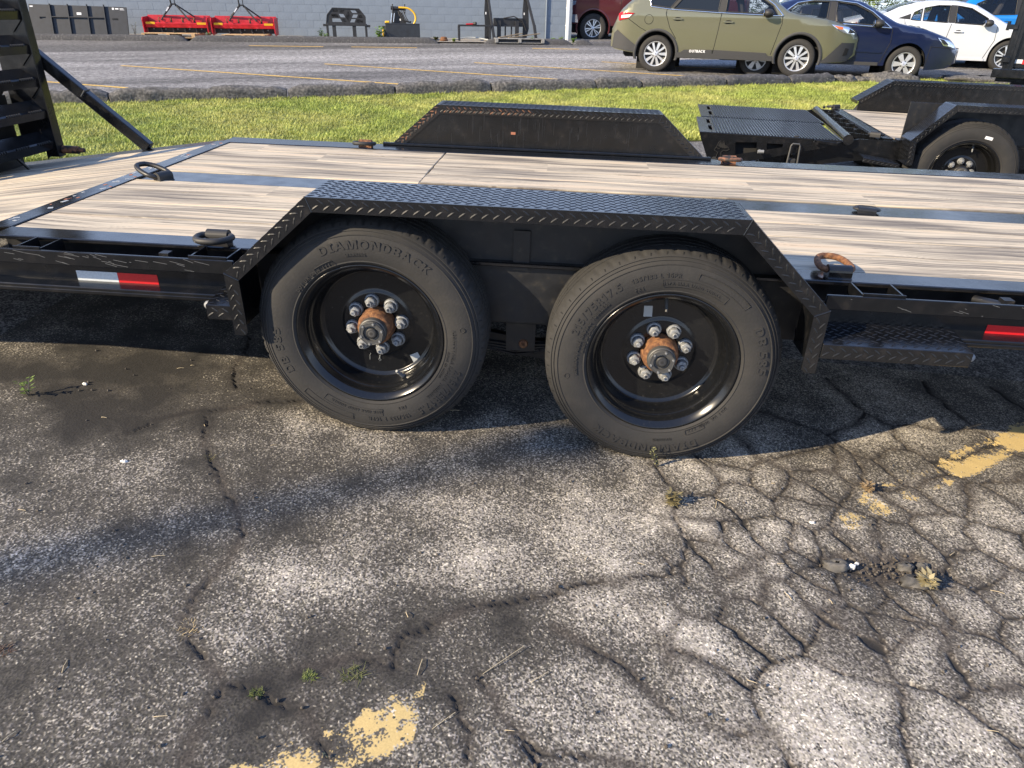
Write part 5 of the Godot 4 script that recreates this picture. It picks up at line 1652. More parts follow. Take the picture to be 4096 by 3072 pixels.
func make_cars() -> void:
	rng.seed = 501
	# olive wagon
	var olive := car_paint(lin(0.185, 0.182, 0.118), 0.5, 0.30)
	var T := thing("station_wagon", "olive green wagon with black cladding parked sideways nearest the lawn", "car", car_at(Vector3(1.877, 0.196, -14.068), 0.2065, 0.95, 0.92))
	car(T, {
		"L": 4.76, "ys": 0.915, "glazed": [[0.18, 0.46], [2.98, 3.40]], "W": 0.92, "belt": 1.16, "nose": 0.75, "tail": 0.5, "tumble": 0.34, "paint": olive, "axles": [0.95, 3.69], "wr": 0.345, "arch": 0.405, "rim": 0.232, "wheel": "wagon",
		"top": [0.0, 0.78, 0.04, 0.92, 0.10, 1.05, 0.15, 1.18, 0.28, 1.31, 0.42, 1.44, 0.6, 1.56, 0.9, 1.63, 1.7, 1.665, 2.6, 1.64, 2.96, 1.565, 3.41, 1.22, 3.6, 1.175, 4.18, 1.08, 4.5, 0.99, 4.69, 0.90, 4.76, 0.80],
		"bot": [0.0, 0.50, 0.05, 0.42, 0.6, 0.345, 1.35, 0.29, 3.24, 0.28, 4.08, 0.265, 4.6, 0.30, 4.76, 0.44],
		"windows": [v2([0.80, 1.30, 1.16, 1.255, 1.35, 1.50, 0.90, 1.50, 0.76, 1.42]), v2([1.23, 1.25, 2.09, 1.205, 2.11, 1.53, 1.55, 1.54, 1.43, 1.505]), v2([2.23, 1.20, 3.20, 1.165, 3.10, 1.32, 2.80, 1.51, 2.24, 1.535])], "dark_glass": [0, 1],
		"pillars": [v2([2.105, 1.20, 2.225, 1.195, 2.235, 1.54, 2.12, 1.545]), v2([1.165, 1.26, 1.225, 1.255, 1.42, 1.51, 1.36, 1.515])],
		"chrome": [v2([0.74, 1.44, 0.78, 1.275, 1.2, 1.225, 2.1, 1.18, 3.28, 1.14, 3.30, 1.155, 3.12, 1.345, 2.84, 1.535])],
		"seams": [v2([1.10, 1.24, 1.09, 1.14, 1.19, 0.87, 1.33, 0.66]), v2([2.16, 1.18, 2.13, 0.8, 2.08, 0.37]), v2([3.30, 1.13, 3.31, 1.0, 3.25, 0.7, 3.19, 0.40]), v2([0.35, 1.03, 0.6, 0.86, 0.72, 0.80])],
		"handles": [[1.33, 1.045], [2.31, 1.005]], "mirror": [3.03, 1.19], "mirror_mat": M.plastic,
		"patches": [["rear_lamp", v2([0.13, 1.13, 0.20, 1.165, 0.46, 1.145, 0.34, 1.04, 0.15, 0.99]), 0.012, M.red_lamp], ["rear_lamp_lens", v2([0.20, 1.10, 0.42, 1.12, 0.36, 1.06, 0.19, 1.04]), 0.016, M.white],
			["head_lamp", v2([4.20, 1.005, 4.56, 0.955, 4.69, 0.87, 4.66, 0.825, 4.52, 0.83, 4.34, 0.90]), 0.010, M.chrome], ["turn_lamp", v2([4.25, 0.985, 4.42, 0.958, 4.43, 0.915, 4.36, 0.915]), 0.016, M.amber], ["head_lamp_dark", v2([4.56, 0.93, 4.65, 0.87, 4.63, 0.845, 4.54, 0.85]), 0.016, M.plastic],
			["rear_bumper_cladding", v2([0.03, 0.45, 0.04, 0.56, 0.06, 0.74, 0.13, 0.81, 0.60, 0.46, 0.58, 0.36]), 0.014, M.clad], ["front_bumper_cladding", v2([4.10, 0.275, 4.62, 0.315, 4.72, 0.45, 4.71, 0.66, 4.46, 0.665, 4.22, 0.38]), 0.014, M.clad],
			["sill_cladding", v2([1.33, 0.295, 3.24, 0.285, 3.22, 0.375, 1.34, 0.395]), 0.02, M.clad], ["door_cladding", v2([1.43, 0.385, 2.06, 0.372, 2.07, 0.46, 1.52, 0.45]), 0.018, M.clad], ["door_cladding", v2([2.085, 0.372, 3.14, 0.378, 3.10, 0.43, 2.10, 0.46]), 0.018, M.clad], ["intake", v2([4.52, 0.42, 4.60, 0.43, 4.62, 0.55, 4.55, 0.57]), 0.018, M.dark]],
		"arch_trim": 0.055, "trim_mat": M.clad, "seats": [2.55, 1.65], "seat_mat": M.seat})
	var mb := MB.new()
	var f := SystemFont.new(); f.font_names = PackedStringArray(["Droid Sans"]); f.font_weight = 700
	var t := TextMesh.new(); t.text = "OUTBACK"; t.font = f; t.font_size = 24; t.pixel_size = 0.0029; t.depth = 0.006
	mb.mesh(t, xf(1.78, 0.418, 0.905))
	obj("door_lettering", mb, M.white, T)
	mb = MB.new()   # filler flap
	var ring := []
	for k in 20: ring.append(Vector3(0.76 + cos(TAU * k / 20) * 0.085, 0.97 + sin(TAU * k / 20) * 0.085, 0.916))
	mb.tube(ring, 0.004, 4, true); obj("filler_flap", mb, M.dark, T)
	for s in [1.0, -1.0]:
		mb = MB.new(); mb.tube([Vector3(0.7, 1.50, s * 0.62), Vector3(0.8, 1.57, s * 0.60), Vector3(2.2, 1.61, s * 0.60), Vector3(2.5, 1.54, s * 0.62)], 0.018, 6)
		obj("roof_rail", mb, M.plastic, T)
	# navy sedan
	var navy := car_paint(lin(0.007, 0.014, 0.058), 0.4, 0.3)
	T = thing("sedan", "dark navy sedan with silver wheel covers, behind the olive wagon", "car", car_at(Vector3(6.575, 0.170, -13.42), 0.20, 3.75, 0.90))
	car(T, {
		"L": 4.67, "ys": 0.975, "glazed": [[0.9, 1.5], [2.85, 3.42]], "W": 0.90, "belt": 0.98, "nose": 0.8, "tail": 0.6, "tumble": 0.42, "paint": navy, "axles": [1.01, 3.75], "wr": 0.315, "arch": 0.36, "rim": 0.205, "wheel": "cover",
		"top": [0.0, 0.80, 0.06, 0.96, 0.5, 1.04, 0.85, 1.10, 1.25, 1.32, 1.6, 1.435, 2.0, 1.475, 2.4, 1.46, 2.81, 1.39, 3.2, 1.18, 3.48, 1.03, 4.0, 0.93, 4.46, 0.78, 4.6, 0.68, 4.67, 0.58],
		"bot": [0.0, 0.42, 0.4, 0.32, 1.5, 0.29, 3.3, 0.28, 4.14, 0.22, 4.6, 0.26, 4.67, 0.36],
		"windows": [v2([1.36, 1.10, 2.20, 1.045, 2.21, 1.385, 1.92, 1.39, 1.62, 1.335]), v2([2.35, 1.035, 3.13, 0.985, 3.16, 1.07, 2.98, 1.205, 2.68, 1.34, 2.35, 1.38])], "dark_glass": [],
		"pillars": [v2([2.215, 1.045, 2.335, 1.035, 2.335, 1.39, 2.225, 1.395])],
		"chrome": [v2([1.28, 1.10, 1.62, 1.36, 1.92, 1.412, 2.30, 1.41, 2.70, 1.365, 3.0, 1.225, 3.36, 0.955]), v2([1.28, 1.095, 2.3, 1.015, 3.38, 0.945])],
		"seams": [v2([2.27, 1.0, 2.26, 0.7, 2.22, 0.34]), v2([3.40, 0.94, 3.42, 0.7, 3.31, 0.32]), v2([1.25, 1.08, 1.22, 0.85, 1.37, 0.62]), v2([4.12, 0.24, 4.14, 0.64, 4.62, 0.60])],
		"handles": [[2.50, 0.90], [1.45, 0.93]], "mirror": [3.13, 1.02], "mirror_mat": M.plastic,
		"patches": [["head_lamp", v2([4.22, 0.80, 4.46, 0.745, 4.60, 0.66, 4.60, 0.62, 4.36, 0.66]), 0.008, M.chrome], ["head_lamp_shade", v2([4.26, 0.78, 4.34, 0.765, 4.46, 0.68, 4.37, 0.68]), 0.012, M.plastic], ["rub_strip", v2([1.45, 0.55, 3.30, 0.50, 3.30, 0.535, 1.45, 0.585]), 0.016, navy], ["sill", v2([1.42, 0.285, 3.28, 0.275, 3.28, 0.335, 1.42, 0.345]), 0.012, M.clad], ["rear_lamp", v2([0.02, 0.80, 0.30, 0.90, 0.34, 0.80, 0.04, 0.70]), 0.01, M.red_lamp]],
		"seats": [2.5, 1.55], "seat_mat": M.seat_grey})
	# white sedan
	var white := car_paint(lin(0.56, 0.59, 0.635), 0.1, 0.3)
	T = thing("sedan", "white sedan with black door mirror, parked between navy sedan and dump trailer", "car", car_at(Vector3(9.92, 0.212, -16.22), 0.17, 3.6, 0.90))
	car(T, {
		"L": 4.5, "ys": 0.96, "glazed": [[0.95, 1.5], [2.85, 3.38]], "W": 0.90, "belt": 0.97, "nose": 0.8, "tail": 0.6, "tumble": 0.42, "paint": white, "axles": [0.915, 3.6], "wr": 0.325, "arch": 0.375, "rim": 0.225, "wheel": "five",
		"top": [0.0, 0.86, 0.08, 1.0, 0.45, 1.09, 0.88, 1.16, 1.2, 1.325, 1.59, 1.425, 1.93, 1.46, 2.41, 1.45, 2.78, 1.37, 3.14, 1.17, 3.41, 1.01, 3.84, 0.92, 4.2, 0.83, 4.42, 0.7, 4.5, 0.56],
		"bot": [0.0, 0.42, 0.4, 0.30, 1.4, 0.24, 3.2, 0.22, 4.1, 0.2, 4.42, 0.24, 4.5, 0.34],
		"windows": [v2([1.45, 1.05, 1.65, 1.035, 1.66, 1.285, 1.50, 1.205]), v2([1.70, 1.035, 2.21, 1.005, 2.23, 1.355, 1.98, 1.355, 1.70, 1.30]), v2([2.37, 1.0, 3.08, 0.965, 3.02, 1.105, 2.66, 1.305, 2.37, 1.355])], "dark_glass": [],
		"pillars": [v2([2.225, 1.005, 2.36, 1.0, 2.36, 1.365, 2.24, 1.37]), v2([1.17, 1.075, 1.435, 1.055, 1.435, 1.18])],
		"seams": [v2([2.30, 0.98, 2.27, 0.7, 2.21, 0.3]), v2([3.24, 0.94, 3.26, 0.65, 3.12, 0.24]), v2([1.32, 1.06, 1.38, 0.8, 1.2, 0.62])],
		"handles": [[1.62, 0.88], [2.48, 0.82]], "mirror": [3.02, 1.01], "mirror_mat": M.plastic,
		"patches": [["head_lamp", v2([3.95, 0.86, 4.2, 0.79, 4.38, 0.68, 4.36, 0.62, 4.1, 0.70]), 0.008, M.chrome], ["rear_lamp", v2([0.03, 0.84, 0.32, 0.98, 0.38, 0.88, 0.05, 0.72]), 0.01, M.red_lamp], ["sill", v2([1.34, 0.235, 3.16, 0.22, 3.16, 0.27, 1.34, 0.285]), 0.012, white]],
		"seats": [2.45, 1.5], "seat_mat": M.seat})
	# bright blue hatchback, nose to the left
	var blue := car_paint(lin(0.004, 0.20, 0.62), 0.25, 0.3)
	T = thing("hatchback", "bright blue tall hatchback behind the white sedan, top right corner", "car", car_at(Vector3(11.35, 0.27, -19.4), 0.08, 1.72, 0.88, true))
	car(T, {
		"L": 4.1, "glazed": [[0.14, 0.36], [2.32, 3.06]], "W": 0.88, "belt": 1.08, "nose": 0.7, "tail": 0.35, "tumble": 0.36, "paint": blue, "axles": [0.8, 3.3], "wr": 0.33, "arch": 0.38, "rim": 0.22, "wheel": "five",
		"top": [0.0, 0.95, 0.06, 1.2, 0.2, 1.5, 0.5, 1.62, 1.5, 1.66, 2.2, 1.62, 2.6, 1.49, 3.1, 1.15, 3.4, 1.08, 3.9, 0.95, 4.05, 0.82, 4.1, 0.7],
		"bot": [0.0, 0.42, 0.4, 0.32, 1.4, 0.26, 3.0, 0.25, 3.8, 0.25, 4.1, 0.38],
		"windows": [v2([0.72, 1.16, 1.40, 1.115, 1.40, 1.52, 0.9, 1.51, 0.72, 1.42]), v2([1.56, 1.11, 2.72, 1.085, 2.50, 1.35, 2.14, 1.51, 1.56, 1.535])], "dark_glass": [0],
		"pillars": [v2([1.405, 1.11, 1.55, 1.105, 1.55, 1.545, 1.405, 1.54])],
		"seams": [v2([1.48, 1.08, 1.48, 0.7, 1.44, 0.3]), v2([2.78, 1.06, 2.82, 0.7, 2.75, 0.32]), v2([0.66, 1.12, 0.80, 0.85, 1.1, 0.7])],
		"handles": [[1.72, 0.93], [0.9, 0.96]], "mirror": [2.62, 1.17],
		"patches": [["head_lamp", v2([3.6, 0.98, 3.9, 0.9, 4.04, 0.78, 3.8, 0.78]), 0.008, M.chrome], ["rear_lamp", v2([0.05, 0.95, 0.2, 1.3, 0.26, 1.1, 0.18, 0.92]), 0.01, M.red_lamp], ["sill", v2([1.22, 0.26, 2.9, 0.25, 2.9, 0.34, 1.22, 0.35]), 0.014, M.clad]],
		"seats": [1.9, 1.0], "seat_mat": M.seat})
	# black estate car far behind
	var black := car_paint(lin(0.012, 0.012, 0.014), 0.2, 0.25)
	T = thing("sport_utility_car", "black tall car far back, half hidden between navy and white sedans", "car", car_at(Vector3(11.2, -0.12, -29.4), 0.12, 2.4, 0.95))
	car(T, {
		"L": 4.8, "glazed": [[0.10, 0.3], [2.6, 3.26]], "W": 0.95, "belt": 1.14, "nose": 0.7, "tail": 0.3, "tumble": 0.3, "paint": black, "axles": [0.95, 3.75], "wr": 0.37, "arch": 0.42, "rim": 0.24, "wheel": "five",
		"top": [0.0, 0.95, 0.05, 1.3, 0.15, 1.65, 0.4, 1.74, 1.6, 1.76, 2.5, 1.73, 2.8, 1.62, 3.3, 1.24, 3.6, 1.17, 4.5, 1.05, 4.75, 0.9, 4.8, 0.75],
		"bot": [0.0, 0.45, 0.4, 0.34, 1.4, 0.3, 3.4, 0.3, 4.4, 0.3, 4.8, 0.45],
		"windows": [v2([0.55, 1.2, 1.2, 1.18, 1.2, 1.6, 0.62, 1.6]), v2([1.32, 1.18, 2.1, 1.17, 2.1, 1.6, 1.32, 1.61]), v2([2.2, 1.17, 3.0, 1.15, 2.66, 1.52, 2.2, 1.6])], "dark_glass": [0, 1, 2],
		"seams": [v2([2.15, 1.12, 2.12, 0.4]), v2([3.1, 1.1, 3.06, 0.4])], "handles": [[1.42, 1.02], [2.3, 1.0]], "mirror": [2.9, 1.24],
		"patches": [["head_lamp", v2([4.3, 1.03, 4.66, 0.94, 4.7, 0.82, 4.4, 0.86]), 0.008, M.chrome]]})
	# maroon pickup, nose to the left behind the end of the wall
	var maroon := car_paint(lin(0.075, 0.010, 0.014), 0.35, 0.3)
	T = thing("pickup_truck", "maroon pickup truck with chrome bumper beyond the end of the block wall", "truck", car_at(Vector3(0.78, 0.40, -22.6), 0.05, 4.65, 0.98, true))
	car(T, {
		"L": 5.6, "glazed": [[1.8, 2.0], [3.1, 3.82]], "W": 0.98, "belt": 1.30, "nose": 0.45, "tail": 0.25, "tumble": 0.26, "round": 0.07, "paint": maroon, "axles": [1.1, 4.65], "wr": 0.41, "arch": 0.49, "rim": 0.25, "wheel": "truck",
		"top": [0.0, 1.36, 1.72, 1.38, 1.76, 1.7, 1.95, 1.9, 2.4, 1.95, 3.0, 1.93, 3.35, 1.82, 3.85, 1.42, 4.0, 1.38, 5.2, 1.33, 5.48, 1.27, 5.56, 1.15, 5.6, 1.0],
		"bot": [0.0, 0.6, 1.6, 0.5, 4.0, 0.48, 5.2, 0.52, 5.6, 0.55],
		"windows": [v2([1.95, 1.36, 2.75, 1.34, 2.75, 1.80, 2.05, 1.80]), v2([2.87, 1.34, 3.72, 1.33, 3.3, 1.72, 2.87, 1.80])], "dark_glass": [0, 1],
		"seams": [v2([2.81, 1.3, 2.80, 0.6]), v2([3.82, 1.3, 3.84, 0.9, 3.8, 0.6]), v2([1.78, 1.36, 1.78, 0.6])], "handles": [[2.1, 1.15], [3.0, 1.14]], "mirror": [3.62, 1.46], "mirror_mat": M.plastic,
		"patches": [["head_lamp", v2([5.20, 1.16, 5.54, 1.14, 5.57, 0.86, 5.30, 0.84, 5.32, 1.02, 5.22, 1.06]), 0.012, M.chrome], ["turn_lamp", v2([5.48, 1.10, 5.55, 1.09, 5.56, 1.0, 5.48, 1.01]), 0.018, M.amber], ["front_bumper", v2([5.12, 0.56, 5.58, 0.58, 5.59, 0.78, 5.16, 0.78]), 0.05, M.chrome, 1], ["fog_lamp_bay", v2([5.40, 0.61, 5.56, 0.62, 5.56, 0.73, 5.40, 0.73]), 0.055, M.plastic, 1], ["side_badge", v2([4.05, 1.20, 4.22, 1.20, 4.22, 1.245, 4.05, 1.245]), 0.01, M.chrome], ["hood_strip", v2([4.3, 1.30, 5.5, 1.215, 5.5, 1.235, 4.3, 1.325]), 0.008, M.chrome]],
		"arch_trim": 0.05, "trim_mat": maroon})
	mb = MB.new(); mb.box(Vector3(5.68, 0.98, 0), Vector3(0.06, 0.36, 1.3), Basis(), 0.02); obj("grille", mb, M.chrome, T)
	mb = MB.new(); mb.box(Vector3(2.9, 0.46, 0), Vector3(1.7, 0.06, 2.0), Basis(), 0.02); obj("running_board", mb, M.red_steel, T)

# ---------------------------------------------------------------- building side of the car park
var EQ: Transform3D   # frame of the raised strip along the wall: x along it, z towards the viewer

func equip(u: float, z := 0.0) -> Transform3D:
	return EQ * xf(u, 0, z)

func block_wall() -> void:
	rng.seed = 601
	var T := thing("block_wall", "long blue-grey painted concrete block wall behind the machine attachments", "wall", EQ * xf(0, 0, -1.1))
	var L := 14.72
	simple_box("wall_core", T, Vector3(-12, 0.1, -0.25), Vector3(L - 0.006, 4.2, -0.005), M.wall, 0.0)
	var shapes := []
	for k in 3:
		var mb := MB.new()
		mb.box(Vector3(0, 0, -0.01), Vector3(0.4025, 0.1998, 0.02), Basis(Vector3.UP, (k - 1) * 0.002) * Basis(Vector3(1, 0, 0), (k - 1) * 0.004), 0.002)
		shapes.append(mb.done())
	var rest := MB.new()
	var count := 0
	for j in 20:
		var y := 0.30 + 0.203 * (j + 0.5)
		for i in 66:
			var x := L - 0.2 - 0.406 * i - (0.203 if j % 2 else 0.0)
			if x < -11.7: continue
			var seen := j < 7 and x > -2.9 and count < 296
			if seen:
				count += 1
				put("block", shapes[(i * 7 + j * 3) % 3], M.wall, T, xf(x, y, rng.randf_range(-0.0015, 0.001)))
			else: rest.box(Vector3(x, y, -0.01), Vector3(0.4025, 0.1998, 0.02), Basis(), 0.002)
		if j % 2: rest.box(Vector3(L - 0.1, y, -0.01), Vector3(0.196, 0.1965, 0.02), Basis(), 0.003)
	stuff(obj("blocks", rest, M.wall, T))
	var mb := MB.new(); mb.box(Vector3(1.4, 4.24, -0.13), Vector3(26.7, 0.1, 0.34), Basis(), 0.01); obj("coping", mb, M.wall, T)
	mb = MB.new()
	mb.cyl(Vector3(13.93, 0.3, 0.03), Vector3(13.93, 4.1, 0.03), 0.024, 10)
	for y in [0.98, 2.3]: mb.cyl(Vector3(13.93, y, 0.03), Vector3(13.93, y + 0.05, 0.03), 0.031, 10)
	obj("conduit", mb, M.wall, T)
	T = thing("post", "slim white post standing at the right end of the block wall", "post", equip(14.39, 0.1))
	mb = MB.new(); mb.box(Vector3(0, 1.6, 0), Vector3(0.085, 2.8, 0.085), Basis(Vector3(0, 0, 1), 0.0), 0.01); obj("shaft", mb, M.white, T)
	for y in [0.9, 1.35]:
		mb = MB.new(); mb.box(Vector3(-0.05, y, 0.0), Vector3(0.02, 0.03, 0.05), Basis(), 0.004); obj("clip", mb, M.white, T)

func curb_pieces() -> void:
	rng.seed = 611
	var nz := noise(612, 2.3, 4)
	# broken asphalt curb between lawn and car park: each length between two breaks is a thing
	var breaks := [-11.5, -8.2, -6.35, -4.1, -2.6, -1.15, 0.55, 1.35, 2.9, 4.15, 5.05]
	var words := ["pale worn length of broken asphalt curb far left behind the ramp brace", "length of asphalt curb left of the ramp brace with pitted face", "pitted asphalt curb length just right of the ramp brace", "asphalt curb length left of the wide crumbled gap", "short asphalt curb length right of the crumbled gap", "asphalt curb length straight behind the far fender", "short cracked asphalt curb length above the far fender's right half", "asphalt curb length left of the olive wagon's rear wheel", "tar-black asphalt curb length under the olive wagon's doors", "short dark curb length by the olive wagon's front wheel"]
	for k in breaks.size() - 1:
		var a: float = breaks[k] + 0.015; var b: float = breaks[k + 1] - 0.015
		var rows := []
		var n := int((b - a) / 0.09)
		for i in n + 1:
			var x := lerpf(a, b, float(i) / n)
			var z := berm_z(x)
			var e := minf(1.0, minf(i, n - i) * 0.4 + 0.7)
			var row := PackedVector3Array()
			var y := minf(ground_y(x, z), lot_y(x, z)) - 0.06
			for q in 9:
				var an := PI * q / 8.0
				var w := 0.14 * (1.0 + 0.22 * nz.get_noise_2d(x * 1.7, q * 0.5)) * (0.75 + 0.25 * e)
				var h := (0.26 * (1.0 + 0.18 * nz.get_noise_2d(x * 0.8, 40.0)) + 0.028 * nz.get_noise_2d(x * 3.0, q * 0.8)) * (0.45 + 0.55 * e)
				row.append(Vector3(x + cos(an) * w * 0.36 + 0.02 * nz.get_noise_2d(x * 4.0, q), y + pow(sin(an), 0.36) * h, z + signf(cos(an)) * pow(absf(cos(an)), 0.7) * w * 0.93))
			rows.append(row)
		var mb := MB.new(); mb.sheet(rows)
		mb.face_o(Array(rows[0]), rows[1][4]); mb.face_o(Array(rows[n]), rows[n - 1][4])
		tag(obj("asphalt_curb", mb, M.curb_tar if k >= 8 else M.curb, self), words[k], "curb", "lengths of the broken asphalt curb")
	# lumps where it has fallen apart
	var W2 := ["small dark asphalt lump beside the navy sedan's sill", "wedge of broken asphalt between dark lump and big pale lump", "biggest pale lump of broken curb right of the olive wagon", "long low rubble of curb in front of the navy bumper", "rounded curb lump below the white sedan's front wheel"]
	var at := [[5.32, -12.86, 0.26, 0.15], [5.68, -12.95, 0.2, 0.12], [6.25, -13.05, 0.48, 0.2], [8.2, -13.5, 0.75, 0.13], [9.35, -13.75, 0.7, 0.17]]
	for k in at.size(): lump("asphalt_lump", at[k][0], at[k][1], at[k][2], at[k][3], M.curb, W2[k], 700 + k)
	# tarred curb along the planting strip by the wall
	var parts := [[-9.0, -0.9], [-0.85, 3.85], [3.95, 10.65], [11.95, 14.45], [14.5, 15.05]]
	var W3 := ["long tar-black curb left of the leaning steel plate", "tar-black curb in front of the leaning steel plate and first red blade", "long tar-black curb under the second red blade and the fork guard", "cracked tar-black curb in front of the grey pallet", "short broken curb end beside the white post"]
	for k in parts.size():
		var rows := []
		var a: float = parts[k][0]; var b: float = parts[k][1]
		var n := int((b - a) / 0.12)
		for i in n + 1:
			var u := lerpf(a, b, float(i) / n)
			var P := (EQ * Vector3(u, 0, 0.55))
			var y := lot_y(P.x, P.z) - 0.02
			var e := minf(1.0, minf(i, n - i) * 0.5 + 0.3)
			var row := PackedVector3Array()
			for q in 8:
				var an := PI * q / 7.0
				var h := (0.165 + 0.016 * nz.get_noise_2d(u * 2.0, q * 0.7)) * e
				var w := 0.15 * (1.0 + 0.12 * nz.get_noise_2d(u * 1.1, q))
				row.append(EQ * Vector3(u, y + pow(sin(an), 0.5) * h, 0.55 + cos(an) * w))
			rows.append(row)
		var mb := MB.new(); mb.sheet(rows)
		mb.face_o(Array(rows[0]), rows[1][4]); mb.face_o(Array(rows[n]), rows[n - 1][4])
		tag(obj("asphalt_curb", mb, M.curb_tar, self), W3[k], "curb", "tarred curbs along the wall")
	# raised earth strip behind it
	var mb := MB.new()
	var rows := []
	for k in 4:
		var row := PackedVector3Array()
		for i in 60:
			var u := -10.0 + 25.0 * i / 59.0
			row.append(EQ * Vector3(u, 0.455 + 0.02 * nz.get_noise_2d(u * 2.0, k * 3.0) + 0.012 * k, 0.52 - 0.54 * k))
		rows.append(row)
	mb.sheet(rows)
	structure(obj("planting_strip", mb, M.stone, self))

func lump(called: String, x: float, z: float, w: float, h: float, m: Material, label: String, sd: int, y := INF) -> void:
	var nz := noise(sd, 1.0, 3)
	var mb := MB.new()
	var rows := []
	var base := (ground_y(x, z) if y == INF else y)
	for i in 12:
		var t := PI * i / 11.0
		var row := PackedVector3Array()
		for j in 18:
			var a := TAU * j / 18
			var d := Vector3(sin(t) * cos(a), cos(t), sin(t) * sin(a))
			var r := 1.0 + 0.42 * nz.get_noise_3d(d.x * 1.3, d.y * 1.3, d.z * 1.3) + 0.12 * nz.get_noise_3d(d.x * 4, d.y * 4, d.z * 4)
			d = Vector3(signf(d.x) * pow(absf(d.x), 0.75), signf(d.y) * pow(absf(d.y), 0.7), signf(d.z) * pow(absf(d.z), 0.75))
			row.append(Vector3(x, base + h * 0.25, z) + d * r * Vector3(w, h * 0.75, w * 0.55))
		rows.append(row)
	mb.sheet(rows, true)
	tag(obj(called, mb, m, self), label, "stone" if h < 0.05 else "rubble")

func box_blade(u: float, label: String) -> void:
	var T := thing("box_blade", label, "box blade", equip(u, 0.0), "red box blades by the wall")
	var mb := MB.new()
	mb.box(Vector3(0, 0.83, -0.30), Vector3(1.68, 0.34, 0.03), Basis(Vector3(1, 0, 0), -0.12), 0.006)
	obj("moldboard", mb, M.red_steel, T)
	mb = MB.new(); mb.box(Vector3(0, 0.76, 0.0), Vector3(1.66, 0.12, 0.10), Basis(Vector3(1, 0, 0), 0.2), 0.01); obj("front_beam", mb, M.red_steel, T)
	for s in [-1.0, 1.0]:
		mb = MB.new()
		mb.prism(v2([-0.38, 0.97, 0.10, 0.95, 0.16, 0.88, 0.14, 0.58, 0.06, 0.52, -0.30, 0.55]), -0.012, 0.012, Transform3D(Basis(Vector3(0, 0, -1), Vector3(0, 1, 0), Vector3(1, 0, 0)) * Basis(Vector3(0, 1, 0), PI), Vector3(s * 0.85, 0, 0)))
		obj("end_plate", mb, M.red_steel, T)
		mb = MB.new(); mb.box(Vector3(s * 0.68, 0.805, 0.062), Vector3(0.24, 0.055, 0.004), Basis(Vector3(1, 0, 0), 0.2)); obj("reflector_amber", mb, M.yellow, T)
		mb = MB.new(); mb.prism(v2([s * 0.35 - 0.09, 0.93, s * 0.35 + 0.09, 0.90, s * 0.35 + 0.04, 0.70, s * 0.35 - 0.02, 0.70]), 0.02, 0.045); obj("hitch_plate", mb, M.red_steel, T)
	mb = MB.new(); mb.box(Vector3(0, 0.645, -0.10), Vector3(1.64, 0.15, 0.015), Basis(Vector3(1, 0, 0), 0.12)); obj("cutting_edge", mb, M.black_steel, T)
	mb = MB.new()
	for k in 5: mb.cyl(Vector3(-0.66 + 0.32 * k, 0.66, -0.10), Vector3(-0.66 + 0.32 * k, 0.66, -0.075), 0.018, 8)
	obj("edge_bolts", mb, M.zinc, T)
	for k in 4:
		mb = MB.new(); var x := -0.45 + 0.31 * k
		mb.bar(Vector3(x, 0.92, -0.02), Vector3(x + 0.02, 0.62, -0.02), 0.03, 0.045); mb.bar(Vector3(x + 0.02, 0.63, -0.02), Vector3(x + 0.06, 0.55, 0.08), 0.03, 0.04)
		obj("ripper_shank", mb, M.black_steel, T)
		mb = MB.new(); mb.box(Vector3(x, 0.90, -0.02), Vector3(0.045, 0.08, 0.06), Basis(), 0.01); obj("shank_pin", mb, M.rust, T)
	mb = MB.new()
	for s in [-1.0, 1.0]:
		mb.bar(Vector3(s * 0.06, 1.26, 0.0), Vector3(s * 0.37, 0.88, 0.06), 0.03, 0.035)
		mb.bar(Vector3(s * 0.05, 1.26, -0.04), Vector3(s * 0.42, 0.96, -0.30), 0.03, 0.035)
		mb.bar(Vector3(s * 0.05, 1.22, 0.0), Vector3(s * 0.055, 1.40, 0.02), 0.02, 0.05)
	mb.bar(Vector3(-0.07, 1.27, 0), Vector3(0.07, 1.27, 0), 0.04, 0.04)
	obj("hitch_frame", mb, M.black_steel, T)
	mb = MB.new(); mb.bar(Vector3(-0.2, 1.10, 0.045), Vector3(-0.12, 1.20, 0.035), 0.004, 0.03); obj("sticker", mb, M.white, T)

func pallet(u: float, w: float, y: float, m: Material, label: String, z := 0.05) -> void:
	var T := thing("pallet", label, "pallet", equip(u, z))
	for k in 5:
		simple_box("deck_board", T, Vector3(-w * 0.5, y + 0.085, -0.5 + 0.22 * k), Vector3(w * 0.5, y + 0.10, -0.37 + 0.22 * k), m)
	for k in 3: simple_box("stringer", T, Vector3(-w * 0.5 + (w - 0.09) * 0.5 * k, y, -0.5), Vector3(-w * 0.5 + 0.09 + (w - 0.09) * 0.5 * k, y + 0.084, 0.51), m)
	for k in 2: simple_box("bottom_board", T, Vector3(-w * 0.5, y - 0.016, -0.5 + 0.87 * k), Vector3(w * 0.5, y - 0.001, -0.37 + 0.87 * k), m)

